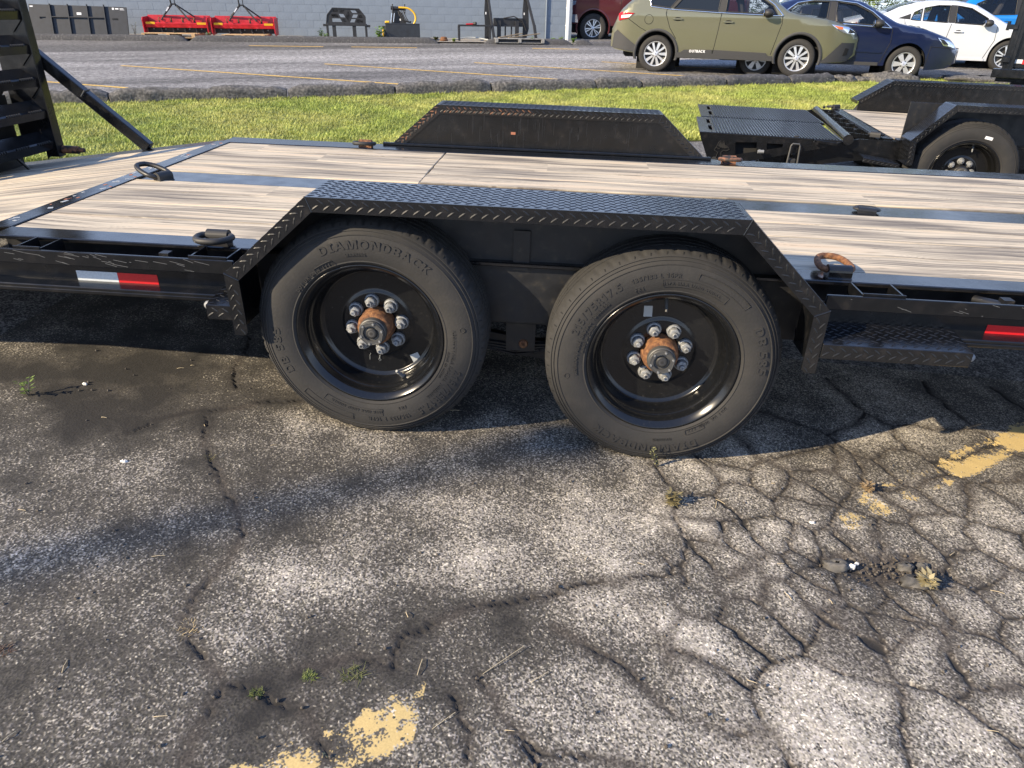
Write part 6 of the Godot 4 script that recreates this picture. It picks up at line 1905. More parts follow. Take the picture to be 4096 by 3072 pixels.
func weed(x: Transform3D, h: float, n: int, leaf: float, c: Color, label: String, sd: int, called := "weed") -> void:
	rng.seed = sd
	var T := thing(called, label, "plant", x)
	var st := MB.new()
	var lf := MB.new(); lf.tinted = true
	for k in n:
		var a := rng.randf() * TAU
		var lean := rng.randf_range(0.1, 0.45)
		var tip := Vector3(cos(a) * lean * h, h * rng.randf_range(0.7, 1.0), sin(a) * lean * h)
		st.tube([Vector3(), tip * 0.5 + Vector3(0, h * 0.06, 0), tip], [h * 0.012 + 0.001, h * 0.009 + 0.0008, 0.0006], 5)
		for q in 9:
			var t := 0.2 + 0.8 * q / 8.0
			var p := tip * t
			var b := rng.randf() * TAU
			var d := Vector3(cos(b), rng.randf_range(-0.2, 0.6), sin(b)).normalized()
			var s := d.cross(Vector3.UP).normalized() * leaf * 0.22
			var g := rng.randf_range(0.7, 1.25)
			lf.col = Color(c.r * g, c.g * g, c.b * g)
			lf.face([p, p + d * leaf * 0.45 + s, p + d * leaf, p + d * leaf * 0.45 - s])
	obj("stem", st, M.bark if leaf < 0.01 else M.clad, T)
	stuff(obj("leaves", lf, M.leaf, T))

func attachments() -> void:
	var mb: MB
	# leaning steel plate with ribs
	var T := thing("steel_plate", "large ribbed dark steel plate with two slots leaning against the wall", "plate", equip(0.0))
	mb = MB.new()
	var back := Transform3D(Basis(Vector3(1, 0, 0), -0.22), Vector3(0, 0.47, 0.02))
	var face := func(o: MB, lo: Vector3, hi: Vector3) -> void: o.box(back * ((lo + hi) * 0.5), hi - lo, back.basis, 0.004)
	mb.patch(v2([-0.46, 0.0, 2.13, 0.0, 2.16, 0.72, -0.37, 0.76]), [v2([-0.14, 0.40, 0.02, 0.40, 0.02, 0.45, -0.14, 0.45]), v2([1.75, 0.39, 1.91, 0.39, 1.91, 0.44, 1.75, 0.44])], 0.5, func(p: Vector2) -> Vector3: return back * Vector3(p.x, p.y, 0.0))
	mb.patch(v2([-0.46, 0.0, 2.13, 0.0, 2.16, 0.72, -0.37, 0.76]), [], 0.5, func(p: Vector2) -> Vector3: return back * Vector3(p.x, p.y, -0.03), true)
	obj("sheet", mb, M.steel_blue, T)
	for x in [0.18, 0.64, 1.14, 1.58]:
		mb = MB.new(); face.call(mb, Vector3(x - 0.012, 0.0, 0.0), Vector3(x + 0.012, 0.77, 0.05)); obj("rib", mb, M.steel_blue, T)
	mb = MB.new(); face.call(mb, Vector3(0.19, 0.435, 0.0), Vector3(1.57, 0.46, 0.045)); obj("cross_rib", mb, M.steel_blue, T)
	mb = MB.new(); face.call(mb, Vector3(0.84, 0.51, 0.0), Vector3(0.96, 0.57, 0.003)); face.call(mb, Vector3(1.78, 0.65, 0.0), Vector3(1.83, 0.70, 0.003)); face.call(mb, Vector3(-0.35, 0.69, 0.0), Vector3(-0.27, 0.72, 0.003)); face.call(mb, Vector3(1.86, 0.66, 0.0), Vector3(1.95, 0.69, 0.003)); face.call(mb, Vector3(1.98, 0.67, 0.0), Vector3(2.08, 0.685, 0.003)); face.call(mb, Vector3(1.98, 0.645, 0.0), Vector3(2.1, 0.655, 0.003))
	obj("sticker", mb, M.white, T)
	pallet(3.36, 1.4, 0.47, M.pine, "fresh pine pallet under the first red box blade")
	pallet(5.34, 1.15, 0.46, M.pine, "fresh pine pallet under the second red box blade")
	box_blade(3.46, "red box blade on pallet, left one beside the leaning steel plate")
	box_blade(5.27, "red box blade on pallet, right one towards the fork guard")
	# pallet fork guard
	T = thing("fork_guard", "black steel pallet fork frame with cut-out pattern and two raised letters", "frame", equip(8.1))
	mb = MB.new()
	var hexa := v2([-0.56, 0.86, 0.52, 0.86, 0.53, 1.04, 0.37, 1.23, -0.36, 1.245, -0.52, 1.07])
	var cuts := [v2([-0.34, 1.21, -0.20, 1.205, -0.22, 1.14, -0.36, 1.145]), v2([-0.17, 1.20, -0.03, 1.20, -0.08, 1.13, -0.19, 1.135]), v2([0.13, 1.195, 0.27, 1.19, 0.31, 1.13, 0.18, 1.13]), v2([0.30, 1.19, 0.39, 1.185, 0.43, 1.125, 0.34, 1.125]),
		v2([-0.40, 1.10, -0.25, 1.10, -0.20, 1.02, -0.40, 1.02]), v2([-0.20, 1.10, -0.07, 1.095, -0.02, 1.015, -0.15, 1.02]), v2([0.20, 1.09, 0.33, 1.09, 0.29, 1.01, 0.16, 1.01]), v2([0.36, 1.085, 0.44, 1.085, 0.45, 1.01, 0.33, 1.01]),
		v2([-0.39, 0.985, -0.17, 0.985, -0.12, 0.90, -0.39, 0.90]), v2([-0.13, 0.985, -0.03, 0.98, 0.0, 0.90, -0.08, 0.90]), v2([0.14, 0.975, 0.26, 0.975, 0.22, 0.895, 0.10, 0.895]), v2([0.29, 0.975, 0.46, 0.97, 0.46, 0.89, 0.25, 0.89]), v2([-0.02, 1.03, 0.07, 1.17, 0.13, 1.06, 0.05, 0.93])]
	mb.patch(hexa, cuts, 0.4, func(p: Vector2) -> Vector3: return Vector3(p.x, p.y, 0.02))
	mb.patch(hexa, cuts, 0.4, func(p: Vector2) -> Vector3: return Vector3(p.x, p.y, 0.0), true)
	for i in 6: mb.bar(Vector3(hexa[i].x, hexa[i].y, 0.01), Vector3(hexa[(i + 1) % 6].x, hexa[(i + 1) % 6].y, 0.01), 0.05, 0.025)
	obj("guard_plate", mb, M.black_steel, T)
	var f := SystemFont.new(); f.font_names = PackedStringArray(["Droid Sans"]); f.font_weight = 800
	mb = MB.new()
	for q in [["R", -0.005, 1.06, 0.0], ["S", 0.075, 0.96, 0.5]]:
		var t := TextMesh.new(); t.text = q[0]; t.font = f; t.font_size = 24; t.pixel_size = 0.0046; t.depth = 0.02
		mb.mesh(t, Transform3D(Basis(Vector3(0, 0, 1), -0.25 + q[3]), Vector3(q[1] + 0.025, q[2] + 0.025, 0.015)))
	obj("letters", mb, M.black_steel, T)
	mb = MB.new(); mb.box(Vector3(-0.01, 0.83, 0.0), Vector3(1.14, 0.055, 0.09), Basis(), 0.006); mb.box(Vector3(-0.60, 0.815, 0.0), Vector3(0.12, 0.06, 0.06), Basis(), 0.006); mb.box(Vector3(0.60, 0.805, 0.0), Vector3(0.10, 0.06, 0.06), Basis(), 0.006); obj("top_bar", mb, M.black_steel, T)
	for x in [-0.545, 0.53]: simple_box("leg", T, Vector3(x - 0.03, 0.45, -0.03), Vector3(x + 0.03, 0.86, 0.03), M.black_steel)
	for x in [-0.36, 0.20]: simple_box("upright", T, Vector3(x - 0.05, 0.49, -0.02), Vector3(x + 0.05, 0.82, 0.02), M.black_steel)
	simple_box("bottom_bar", T, Vector3(-0.51, 0.46, -0.04), Vector3(0.52, 0.52, 0.04), M.black_steel)
	# post driver with yellow hose
	T = thing("hydraulic_attachment", "dark steel attachment with yellow hose loop and black hoses on top", "machine attachment", equip(9.65))
	mb = MB.new(); mb.box(Vector3(0.01, 0.68, 0.0), Vector3(0.97, 0.40, 0.05), Basis(Vector3(1, 0, 0), -0.05), 0.01); mb.box(Vector3(0.0, 0.875, -0.08), Vector3(0.98, 0.025, 0.2), Basis(), 0.004); obj("mount_plate", mb, M.steel_blue, T)
	mb = MB.new()
	mb.prism(v2([-0.30, 0.88, 0.0, 0.88, -0.02, 1.10, -0.10, 1.26, -0.26, 1.26]), -0.16, -0.10); mb.prism(v2([-0.02, 0.88, 0.12, 0.88, 0.0, 1.15, -0.06, 1.2]), -0.14, -0.08)
	mb.cyl(Vector3(-0.30, 1.27, -0.1), Vector3(0.12, 1.25, -0.1), 0.045, 12)
	for x in [-0.245, 0.095]: mb.cyl(Vector3(x, 1.14, -0.06), Vector3(x, 1.37, -0.06), 0.014, 8)
	obj("mast", mb, M.black_steel, T)
	for k in 2:
		mb = MB.new(); mb.cyl(Vector3(-0.31 + 0.07 * k, 0.92, -0.05), Vector3(-0.27 + 0.07 * k, 1.14, -0.05), 0.016, 8); obj("cylinder_rod", mb, M.chrome, T)
	mb = MB.new()
	var path := []
	for k in 15:
		var a := lerpf(1.75, -0.75, k / 14.0)
		path.append(Vector3(0.08 + 0.31 * cos(a), 1.03 + 0.25 * sin(a), -0.05))
	path[0] = Vector3(-0.08, 1.285, -0.05)
	mb.tube(path, 0.026, 9); obj("yellow_hose", mb, M.yellow, T)
	for k in 4:
		mb = MB.new()
		mb.tube([Vector3(-0.1 + 0.05 * k, 1.2, -0.06), Vector3(-0.02 + 0.05 * k, 1.02, 0.0), Vector3(0.10 + 0.03 * k, 0.93, 0.0), Vector3(0.25, 0.91 + 0.01 * k, -0.04)], 0.012, 6); obj("hose", mb, M.plastic, T)
	mb = MB.new(); mb.box(Vector3(-0.42, 0.915, -0.1), Vector3(0.13, 0.06, 0.12), Basis(), 0.02); obj("motor_cover", mb, M.yellow, T)
	mb = MB.new(); mb.cyl(Vector3(-0.58, 0.72, -0.12), Vector3(-0.44, 0.72, -0.12), 0.10, 14); mb.cyl(Vector3(-0.56, 0.60, -0.05), Vector3(-0.48, 0.60, -0.05), 0.09, 14); obj("motor", mb, M.plastic, T)
	mb = MB.new()
	var rg := []
	for k in 16: rg.append(Vector3(-0.545, 0.64 + sin(TAU * k / 16) * 0.08, 0.0 + cos(TAU * k / 16) * 0.08))
	mb.tube(rg, 0.02, 6, true); obj("motor_band", mb, M.yellow, T)
	mb = MB.new(); mb.box(Vector3(-0.05, 0.98, -0.09), Vector3(0.035, 0.05, 0.003)); obj("sticker", mb, M.white, T)
	# small steel stand with an orange tool on it
	T = thing("steel_stand", "low black angle-iron stand left of the grapple", "stand", equip(11.73))
	for x in [-0.465, 0.42]:
		for z in [-0.35, 0.1]: simple_box("leg", T, Vector3(x - 0.03, 0.42, z - 0.02), Vector3(x + 0.03, 0.84, z + 0.02), M.black_steel)
	for z in [-0.35, 0.1]: simple_box("top_bar", T, Vector3(-0.49, 0.84, z - 0.02), Vector3(0.48, 0.88, z + 0.02), M.black_steel)
	for x in [-0.47, 0.43]: simple_box("side_bar", T, Vector3(x - 0.02, 0.841, -0.33), Vector3(x + 0.02, 0.879, 0.08), M.black_steel)
	for z in [-0.35, 0.1]: simple_box("foot_bar", T, Vector3(-0.44, 0.42, z - 0.015), Vector3(0.40, 0.46, z + 0.015), M.black_steel)
	T = thing("hand_tool", "orange-red hand tool lying on the low steel stand", "tool", equip(11.62, 0.1))
	mb = MB.new(); mb.bar(Vector3(-0.16, 0.895, 0.0), Vector3(0.05, 0.905, 0.0), 0.05, 0.04, Vector3.UP, 0.01); obj("handle", mb, M.red_lamp, T)
	mb = MB.new(); mb.cyl(Vector3(0.05, 0.91, -0.03), Vector3(0.13, 0.92, 0.03), 0.04, 12); obj("head", mb, M.plastic, T)
	# grapple with two tall arms
	T = thing("loader_frame", "tall black loader frame with two upright arms and cross beam by wall", "machine attachment", equip(12.75))
	for s in [[-0.66, -0.48], [0.45, 0.74]]:
		mb = MB.new()
		var x: float = s[0]; var x2: float = s[1]
		mb.prism(v2([x - 0.06, 1.62, x + 0.05, 1.62, x + 0.09, 1.1, x + 0.10, 0.80, x + 0.03, 0.52, x - 0.08, 0.52, x - 0.07, 0.90, x - 0.09, 1.2]), -0.25, -0.16)
		obj("arm", mb, M.black_steel, T)
		mb = MB.new()
		mb.bar(Vector3(x + 0.02, 1.58, -0.1), Vector3(x2 - 0.06, 0.88, 0.05), 0.07, 0.09, Vector3(0, 0, 1), 0.006); mb.bar(Vector3(x2 - 0.06, 0.90, 0.05), Vector3(x2 + 0.0, 0.52, 0.1), 0.08, 0.10, Vector3(0, 0, 1), 0.006)
		mb.cyl(Vector3(x, 1.58, -0.28), Vector3(x, 1.58, -0.05), 0.07, 14)
		obj("strut", mb, M.black_steel, T)
		mb = MB.new(); mb.box(Vector3(x - 0.045, 1.18, -0.157), Vector3(0.03, 0.06, 0.003)); obj("sticker", mb, M.white, T)
	mb = MB.new(); mb.box(Vector3(-0.06, 0.965, -0.15), Vector3(0.86, 0.20, 0.06), Basis(), 0.01); mb.box(Vector3(-0.06, 0.86, -0.12), Vector3(0.86, 0.03, 0.12), Basis(), 0.004); obj("cross_beam", mb, M.black_steel, T)
	for x in [-0.33, 0.19]: simple_box("upright", T, Vector3(x - 0.055, 0.55, -0.09), Vector3(x + 0.055, 1.0, -0.02), M.black_steel)
	for x in [-0.14, 0.04]: simple_box("stay", T, Vector3(x - 0.02, 0.55, -0.17), Vector3(x + 0.02, 0.86, -0.12), M.black_steel)
	simple_box("foot_beam", T, Vector3(-0.45, 0.52, -0.2), Vector3(0.45, 0.58, -0.02), M.black_steel)
	mb = MB.new(); mb.tube([Vector3(-0.2, 1.06, -0.1), Vector3(0.1, 1.11, -0.06), Vector3(0.35, 1.0, -0.04), Vector3(0.46, 0.75, -0.04)], 0.016, 7); obj("hose", mb, M.plastic, T)
	pallet(12.95, 1.4, 0.465, M.grey_wood, "weathered grey pallet under the loader frame", 0.25)
	for q in [[12.74, 0.57, 13.07, 0.68, "short bent brown board lying across the left of the grey pallet", 0.3], [13.0, 0.58, 13.57, 0.685, "longer brown board sticking out right over the grey pallet", 0.45]]:
		mb = MB.new(); mb.bar(Vector3(q[0] - 0.35, q[1], q[5]), Vector3(q[2], q[3], q[5] - 0.2), 0.12, 0.022)
		var o := obj("board", mb, M.old_pine, self)
		o.transform = EQ
		tag(o, q[4], "board")
	mb = MB.new()
	var hose := []
	for k in 22: hose.append(EQ * Vector3(11.05 + 1.15 * k / 21.0, 0.475 + 0.075 * sin(PI * k / 21.0), 0.1 - 0.25 * sin(PI * k / 21.0)))
	mb.tube(hose, 0.018, 7)
	tag(obj("hose", mb, M.label, self), "pale grey hose lying in the weeds under the low steel stand", "hose")
	mb = MB.new(); mb.lathe([Vector2(0.0, 0.10), Vector2(0.06, 0.10), Vector2(0.09, 0.08), Vector2(0.10, 0.03), Vector2(0.12, 0.025), Vector2(0.12, 0.0)], 18, EQ * Transform3D(Basis(Vector3(1, 0, 0), Vector3(0, 0, -1), Vector3(0, 1, 0)), Vector3(10.82, 0.47, 0.15)))
	tag(obj("pipe_flange", mb, M.rust, self), "rusty round pipe flange on the strip left of the steel stand", "pipe")
	# weeds on the strip
	var g := Color(0.17, 0.30, 0.04)
	weed(equip(2.33, 0.1) * xf(0, 0.48, 0), 0.32, 5, 0.05, Color(0.06, 0.08, 0.03), "thin dark weed between the leaning plate and first red blade", 801)
	weed(equip(7.28, -0.5) * xf(0, 0.48, 0), 0.22, 6, 0.10, Color(0.08, 0.16, 0.04), "dark leafy weed left of the fork guard by the wall", 802)
	weed(equip(7.52, 0.25) * xf(0, 0.46, 0), 0.19, 6, 0.09, g, "bright weed at the fork guard's left leg", 803)
	weed(equip(9.02, 0.3) * xf(0, 0.46, 0), 0.34, 9, 0.15, g, "tall bright leafy weed left of the dark attachment", 804)
	weed(equip(10.6, 0.1) * xf(0, 0.46, 0), 0.09, 12, 0.10, Color(0.09, 0.10, 0.03), "low olive weed tuft right of the dark attachment", 805)
	weed(equip(11.1, 0.4) * xf(0, 0.44, 0), 0.09, 14, 0.07, Color(0.22, 0.30, 0.06), "low bright grass tuft at the steel stand's left foot", 806)
	weed(equip(13.3, 0.5) * xf(0, 0.44, 0), 0.16, 14, 0.06, g, "bright grass tuft in front of the grey pallet's right end", 807)
	weed(equip(13.98, 0.2) * xf(0, 0.45, 0), 0.12, 22, 0.07, g, "wide low weed patch under the wall conduit", 808)
	weed(equip(14.18, 0.3) * xf(0, 0.45, 0), 0.15, 22, 0.07, Color(0.22, 0.33, 0.05), "weed patch just left of the white post", 809)
	weed(equip(14.55, 0.3) * xf(0, 0.45, 0), 0.13, 18, 0.07, g, "weed patch just right of the white post", 810)
	weed(equip(3.55, 0.42) * xf(0, 0.47, 0), 0.09, 26, 0.06, Color(0.24, 0.27, 0.09), "dry grass tuft along the first red blade's pallet", 811)
	weed(equip(-1.9, 0.1) * xf(0, 0.46, 0), 0.14, 20, 0.07, g, "green weeds at the foot of the wall left of the steel plate", 812)
	weed(equip(4.35, 0.35) * xf(0, 0.47, 0), 0.14, 9, 0.06, Color(0.14, 0.2, 0.06), "thin weed between the two red blades", 813)

# ---------------------------------------------------------------- trees and fence behind the cars
func tree(at: Vector3, h: float, r: float, sd: int, label: String, c: Color) -> void:
	rng.seed = sd
	var T := thing("tree", label, "tree", xf(at.x, at.y, at.z), "trees behind the parked cars")
	var st := MB.new()
	st.tube([Vector3(0, -0.2, 0), Vector3(0.1, h * 0.3, 0.05), Vector3(-0.05, h * 0.6, 0), Vector3(0.1, h * 0.9, 0.1)], [0.22, 0.17, 0.11, 0.03], 10)
	for k in 9:
		var a := rng.randf() * TAU
		var y := h * rng.randf_range(0.12, 0.8)
		st.tube([Vector3(0, y, 0), Vector3(cos(a) * r * 0.45, y + 0.5, sin(a) * r * 0.45), Vector3(cos(a) * r * 0.9, y + 0.9, sin(a) * r * 0.9)], [0.07, 0.045, 0.015], 6)
	obj("trunk", st, M.bark, T)
	var lf := MB.new(); lf.tinted = true
	var lobes := []
	for k in 44:
		var a := rng.randf() * TAU
		var y := h * pow(rng.randf(), 0.9) if k < 22 else rng.randf_range(0.3, 3.6)
		var rr := r * (1.0 - 0.5 * pow(y / h, 2.0)) * sqrt(rng.randf())
		lobes.append([Vector3(cos(a) * rr, y * 0.95 + 0.2, sin(a) * rr), rng.randf_range(0.6, 1.25), rng.randf_range(0.55, 1.35)])
	for k in 2600:
		var L: Array = lobes[rng.randi() % lobes.size()]
		var d := Vector3(rng.randfn(), rng.randfn() * 0.7, rng.randfn()).normalized()
		var low: bool = L[0].y < 3.5
		var p: Vector3 = L[0] + d * L[1] * rng.randf_range(0.75, 1.0)
		if p.y < 0.1: p.y = 0.1 + rng.randf() * 0.3
		# a frond: leaflets in pairs along a drooping stalk
		var len := rng.randf_range(0.35, 0.6) * (1.0 if low else 1.8)
		var dir := (d + Vector3(rng.randf_range(-0.4, 0.4), rng.randf_range(-0.5, 0.15), rng.randf_range(-0.4, 0.4))).normalized()
		var side := dir.cross(Vector3.UP)
		if side.length() < 0.1: continue
		side = side.normalized()
		var g: float = L[2] * rng.randf_range(0.75, 1.25)
		lf.col = Color(c.r * g * rng.randf_range(0.85, 1.2), c.g * g, c.b * g)
		var n := 6 if low else 4
		for q in n:
			var t := (q + 1.0) / n
			var o := p + dir * len * t + Vector3(0, -0.22 * len * t * t, 0)
			var w := len * 0.34 * (1.0 - 0.45 * t)
			for s in [-1.0, 1.0]:
				var tip: Vector3 = o + side * (s * w) + dir * w * 0.35 + Vector3(0, -w * 0.18, 0)
				var e := dir * w * 0.20
				lf.face([o, (o + tip) * 0.5 + e, tip, (o + tip) * 0.5 - e])
	stuff(obj("crown", lf, M.leaf, T))

func background() -> void:
	var L := [[3.2, -0.1, -37.0, 9.0, 3.4, "yellow-green feathery tree left end of the row above the olive wagon"], [7.6, -0.1, -36.0, 11.0, 3.8, "feathery green tree above the olive wagon's bonnet"], [11.8, -0.1, -38.0, 12.0, 4.0, "taller darker tree above the navy roof"], [15.6, -0.1, -35.5, 11.0, 3.7, "bright feathery tree right of the black tall car"], [19.6, -0.1, -37.5, 12.0, 4.0, "feathery tree behind the wire fence above the white sedan"], [23.8, -0.1, -36.0, 11.0, 3.8, "darker green tree above the blue hatchback's mirror"], [28.2, -0.1, -37.0, 12.0, 4.2, "tree at the right end behind the blue hatchback"], [-1.5, -0.1, -41.0, 7.0, 3.0, "tree glimpsed beyond the end of the wall over the maroon pickup"]]
	var C := [Color(0.13, 0.19, 0.028), Color(0.10, 0.155, 0.028), Color(0.065, 0.11, 0.026), Color(0.15, 0.22, 0.03), Color(0.09, 0.14, 0.03), Color(0.07, 0.115, 0.03), Color(0.10, 0.16, 0.03), Color(0.06, 0.10, 0.03)]
	for k in L.size(): tree(Vector3(L[k][0], L[k][1], L[k][2]), L[k][3], L[k][4], 901 + k, L[k][5], C[k])
	# chain-link fence with barbed wire
	var T := thing("wire_fence", "chain-link fence with barbed wire strands behind the white sedan", "fence", Transform3D(Basis(Vector3.UP, 0.06), Vector3(10.75, 0.0, -23.0)))
	var top := 1.42
	for k in 4:
		var mb := MB.new()
		mb.cyl(Vector3(2.5 * k, -0.1, 0), Vector3(2.5 * k, top, 0), 0.03, 8); mb.bar(Vector3(2.5 * k, top, 0), Vector3(2.5 * k + 0.12, top + 0.42, 0.14), 0.04, 0.04)
		obj("post", mb, M.zinc, T)
	var mb := MB.new(); mb.cyl(Vector3(0, top - 0.05, 0.0), Vector3(7.5, top - 0.05, 0.0), 0.022, 8); obj("top_rail", mb, M.zinc, T)
	for q in 3:
		mb = MB.new()
		var f := 0.3 + 0.33 * q
		mb.cyl(Vector3(0.12 * f, top + 0.42 * f, 0.14 * f), Vector3(7.5 + 0.12 * f, top + 0.42 * f - 0.01, 0.14 * f), 0.005, 5)
		for e in 46: mb.box(Vector3(0.1 + e * 0.16, top + 0.42 * f, 0.14 * f), Vector3(0.006, 0.035, 0.035), Basis(Vector3(1, 0, 0), 0.6))
		obj("barbed_wire", mb, M.zinc, T)
	mb = MB.new()
	for k in 128:   # the mesh: wires zigzag as two slanted families
		var x := -1.4 + 0.07 * k
		for s in [-1.0, 1.0]:
			var a := Vector3(x, 0.0, 0.004 * s); var b := Vector3(x + s * (top + 0.02), top + 0.02, 0.004 * s)
			if s < 0.0: a.x += 1.44; b.x += 1.44
			# clip to the bay
			var ta := clampf((0.0 - a.x) / (b.x - a.x), 0.0, 1.0); var tb := clampf((7.5 - a.x) / (b.x - a.x), 0.0, 1.0)
			var lo := minf(ta, tb); var hi := maxf(ta, tb)
			if hi - lo < 0.02: continue
			mb.tube([a.lerp(b, lo), a.lerp(b, hi)], 0.0035, 4, false, false)
	stuff(obj("wire_mesh", mb, M.zinc, T))
	T = thing("storage_bin", "bright yellow bin lid showing between white sedan and blue hatchback", "bin", xf(11.25, 0.17, -21.9, Basis(Vector3.UP, 0.2)))
	mb = MB.new(); mb.box(Vector3(0, 0.55, 0), Vector3(0.8, 1.1, 0.6), Basis(), 0.04); obj("tub", mb, M.clad, T)
	mb = MB.new(); mb.prism(v2([-0.45, 1.15, 0.45, 1.13, 0.42, 1.33, -0.38, 1.36]), -0.34, 0.34); obj("lid", mb, M.yellow, T)

func small_things() -> void:
	var S := [[0.97, 0.43, 0.034, 0.026, "flat brown asphalt chip at the left rim of the pothole"], [1.175, 0.462, 0.036, 0.026, "pale wedge-shaped asphalt chip, largest one in the pothole"], [1.175, 0.40, 0.022, 0.020, "small grey asphalt chip behind the pale wedge in the pothole"], [1.228, 0.39, 0.018, 0.016, "smallest asphalt chip at the right side of the pothole group"]]
	for k in S.size(): lump("asphalt_chip", S[k][0], S[k][1], S[k][2], S[k][3], M.curb, S[k][4], 720 + k, ground_y(S[k][0], S[k][1]) - 0.012)
	var Pb := [[1.013, 0.43, 0.010, "white pebble beside the brown chip in the pothole"], [1.033, 0.415, 0.006, "tiny white pebble behind the white pebble in the pothole"], [0.955, 0.25, 0.008, "white pebble on the cracks below the worn yellow stripe"], [-1.16, 0.31, 0.011, "single white pebble on the dark pavement at left"], [-1.555, -0.12, 0.008, "small white pebble near the sprig under the trailer's left side"]]
	for k in Pb.size(): lump("pebble", Pb[k][0], Pb[k][1], Pb[k][2], Pb[k][2] * 1.1, M.pebble, Pb[k][3], 740 + k, ground_y(Pb[k][0], Pb[k][1]) - 0.002)
	var W := [[-1.69, -0.01, 0.085, 3, 0.022, Color(0.16, 0.24, 0.06), "tiny green sprig growing from the pavement at far left"], [0.51, 0.03, 0.11, 4, 0.01, Color(0.3, 0.3, 0.13), "thin dry grass stalk in front of the right tyre"], [0.535, 0.23, 0.05, 10, 0.022, Color(0.22, 0.19, 0.10), "dry weed tuft in the long crack below the right tyre"], [1.20, 0.475, 0.035, 6, 0.03, Color(0.34, 0.29, 0.16), "dry star-shaped grass tuft right of the pothole"], [1.20, 0.04, 0.03, 10, 0.02, Color(0.3, 0.22, 0.13), "dry red-brown tuft beside the worn yellow stripe"]]
	for k in W.size(): weed(xf(W[k][0], ground_y(W[k][0], W[k][1]) - 0.004, W[k][1]), W[k][2], W[k][3], W[k][4], W[k][5], W[k][6], 820 + k, "weed")
	# nests of dry grass and moss in the cracks
	var N := [[-0.67, 0.90, 0.03, Color(0.42, 0.33, 0.18), "clump of dry straw caught in the long crack at left"], [-0.45, 1.04, 0.016, Color(0.10, 0.12, 0.03), "dark green moss tuft right of the crack's fork"], [-0.355, 0.985, 0.016, Color(0.12, 0.15, 0.03), "moss tuft furthest right along the short crack"], [-0.265, 0.965, 0.028, Color(0.12, 0.13, 0.04), "flat moss patch above the lower yellow paint"], [-0.92, 0.24, 0.022, Color(0.16, 0.14, 0.06), "olive dry tuft in the crack left of the left tyre"], [-1.03, 1.01, 0.022, Color(0.09, 0.05, 0.03), "brown leaf scrap at the left edge of the pavement"]]
	for k in N.size():
		rng.seed = 840 + k
		var mb := MB.new(); mb.tinted = true
		for q in 70:
			var a := rng.randf() * TAU
			var r: float = N[k][2] * sqrt(rng.randf())
			var p := Vector3(cos(a) * r, 0, sin(a) * r * 0.7)
			var d: Vector3 = Vector3(rng.randfn(), absf(rng.randfn()) * 0.6, rng.randfn()).normalized() * N[k][2] * rng.randf_range(0.3, 0.9)
			var s: Vector3 = d.cross(Vector3.UP).normalized() * 0.0009
			var g := rng.randf_range(0.6, 1.3)
			var c: Color = N[k][3]
			mb.col = Color(c.r * g, c.g * g, c.b * g)
			mb.face([p - s, p + s, p + d + s * 0.3, p + d - s * 0.3])
		var o := obj("dry_tuft", mb, M.grass, self)
		o.position = Vector3(N[k][0], ground_y(N[k][0], N[k][1]) - 0.002, N[k][1])
		tag(o, N[k][4], "plant")
	# loose straws
	rng.seed = 870
	var straws := MB.new()
	for k in 60:
		var x := rng.randf_range(-1.4, 2.0); var z := rng.randf_range(-0.5, 1.2)
		var a := rng.randf() * TAU
		var len := rng.randf_range(0.006, 0.018)
		if k == 0: x = 0.065; z = 0.885; a = 0.78; len = 0.06
		elif k == 1: x = -0.045; z = 1.055; a = 0.8; len = 0.03
		elif k == 2: x = -0.12; z = 0.93; a = 1.5; len = 0.022
		elif k == 3: x = 0.15; z = 0.92; a = 0.7; len = 0.025
		var y := ground_y(x, z) + 0.002
		var d := Vector3(cos(a), 0, -sin(a)) * len
		straws.tube([Vector3(x, y, z) - d, Vector3(x, y + 0.003, z + 0.002), Vector3(x, y, z) + d], 0.0009, 4)
	var o := obj("straw", straws, M.straw, self)
	tag(o, "scattered dry grass straws lying over the cracked pavement", "straw")
	stuff(o)
	# gravel chips loose on the pavement
	rng.seed = 880
	var mb := MB.new()
	for k in 500:
		var x := rng.randf_range(-1.7, 2.2); var z := rng.randf_range(-0.7, 1.3)
		if k < 160: x = rng.randfn(1.14, 0.10); z = rng.randfn(0.42, 0.035)
		var s := rng.randf_range(0.002, 0.0045)
		mb.box(Vector3(x, ground_y(x, z) + (s * 0.2 if k >= 160 else -0.010), z), Vector3(s * 2, s * 1.4, s * 1.7), Basis.from_euler(Vector3(rng.randf() * 3, rng.randf() * 3, rng.randf() * 3)), s * 0.5)
	o = obj("gravel", mb, M.grit, self)
	tag(o, "loose gravel chips scattered on the cracked pavement and in the pothole", "gravel")
	stuff(o)

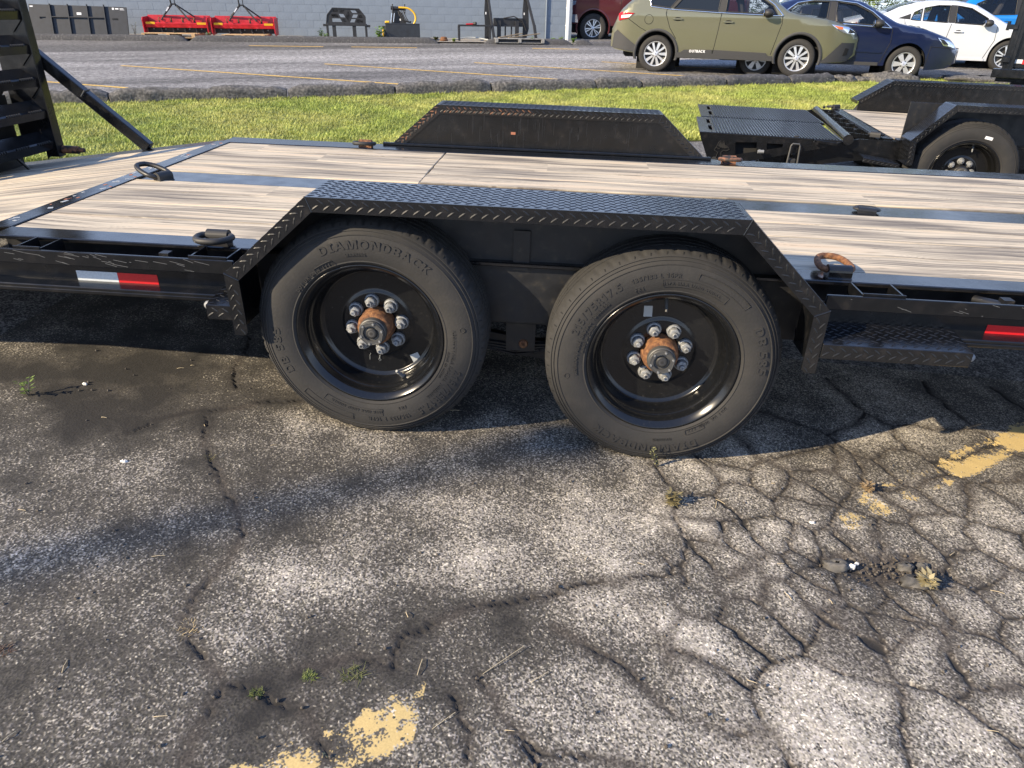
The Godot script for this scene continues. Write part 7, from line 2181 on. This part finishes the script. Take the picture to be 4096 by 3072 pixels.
func added_shadow_pole() -> void:  # unseen post added to cast the soft dark band over the pavement
	var at := Vector3(-16.3, 0, 10.1)
	var T := thing("added_shadow_post", "unseen tall grey post added far left behind the camera for its shadow", "added post", xf(at.x, ground_y(at.x, at.z), at.z))
	var mb := MB.new()
	mb.cyl(Vector3(0, 0, 0), Vector3(0, 9.8, 0), 0.075, 14, 0.055); obj("shaft", mb, M.cast, T)
	mb = MB.new(); mb.box(Vector3(0, 9.9, 0), Vector3(0.26, 0.2, 0.26), Basis(), 0.03); obj("post_head", mb, M.cast, T)
	mb = MB.new(); mb.box(Vector3(0, 0.02, 0), Vector3(0.4, 0.04, 0.4), Basis(), 0.01); obj("base_plate", mb, M.cast, T)

func _ready() -> void:
	# camera, sky, sun, exposure
	var cam := Camera3D.new()
	cam.name = "camera"
	cam.transform = Transform3D(Basis(Vector3(0.99687, 0.01597, -0.07743), Vector3(-0.05071, 0.88053, -0.47127), Vector3(0.06065, 0.47372, 0.87859)).orthonormalized(), Vector3(0.1497, 1.3175, 1.9949))
	cam.fov = 57.603; cam.near = 0.05; cam.far = 600.0
	add_child(cam)
	cam.current = true
	var env := Environment.new()
	var sky := Sky.new()
	var ps := ProceduralSkyMaterial.new()
	ps.sky_top_color = Color(0.36, 0.45, 0.62)
	ps.sky_horizon_color = Color(0.76, 0.81, 0.86)
	ps.sky_energy_multiplier = 1.2
	ps.sky_curve = 0.16
	ps.ground_bottom_color = Color(0.25, 0.24, 0.22)
	ps.ground_horizon_color = Color(0.6, 0.64, 0.66)
	ps.sun_angle_max = 12.0
	sky.sky_material = ps
	env.background_mode = Environment.BG_SKY
	env.sky = sky
	env.tonemap_mode = Environment.TONE_MAPPER_LINEAR
	env.tonemap_exposure = 2.15
	env.sdfgi_enabled = true; env.ssao_enabled = true; env.ssil_enabled = true
	var we := WorldEnvironment.new()
	we.name = "environment"; we.environment = env
	add_child(we)
	var sun := DirectionalLight3D.new()
	sun.name = "sun"
	sun.basis = Basis.looking_at(Vector3(1.62, -1.0, -1.0).normalized(), Vector3.UP)
	sun.light_color = Color(1.0, 0.92, 0.79)
	sun.light_energy = 1.5
	sun.light_angular_distance = 0.55
	sun.shadow_enabled = true
	add_child(sun)
	# materials, then ground and structures, vehicles, small things
	make_materials()
	var ue := Vector3(0.9853, 0, -0.1708).normalized()
	EQ = Transform3D(Basis(ue, Vector3.UP, ue.cross(Vector3.UP)), Vector3(-14.2, 0, -18.4))
	make_ground()
	block_wall()
	background()
	near_trailer()
	far_trailer()
	dump_trailer()
	make_cars()
	curb_pieces()
	attachments()
	small_things()
	added_shadow_pole()
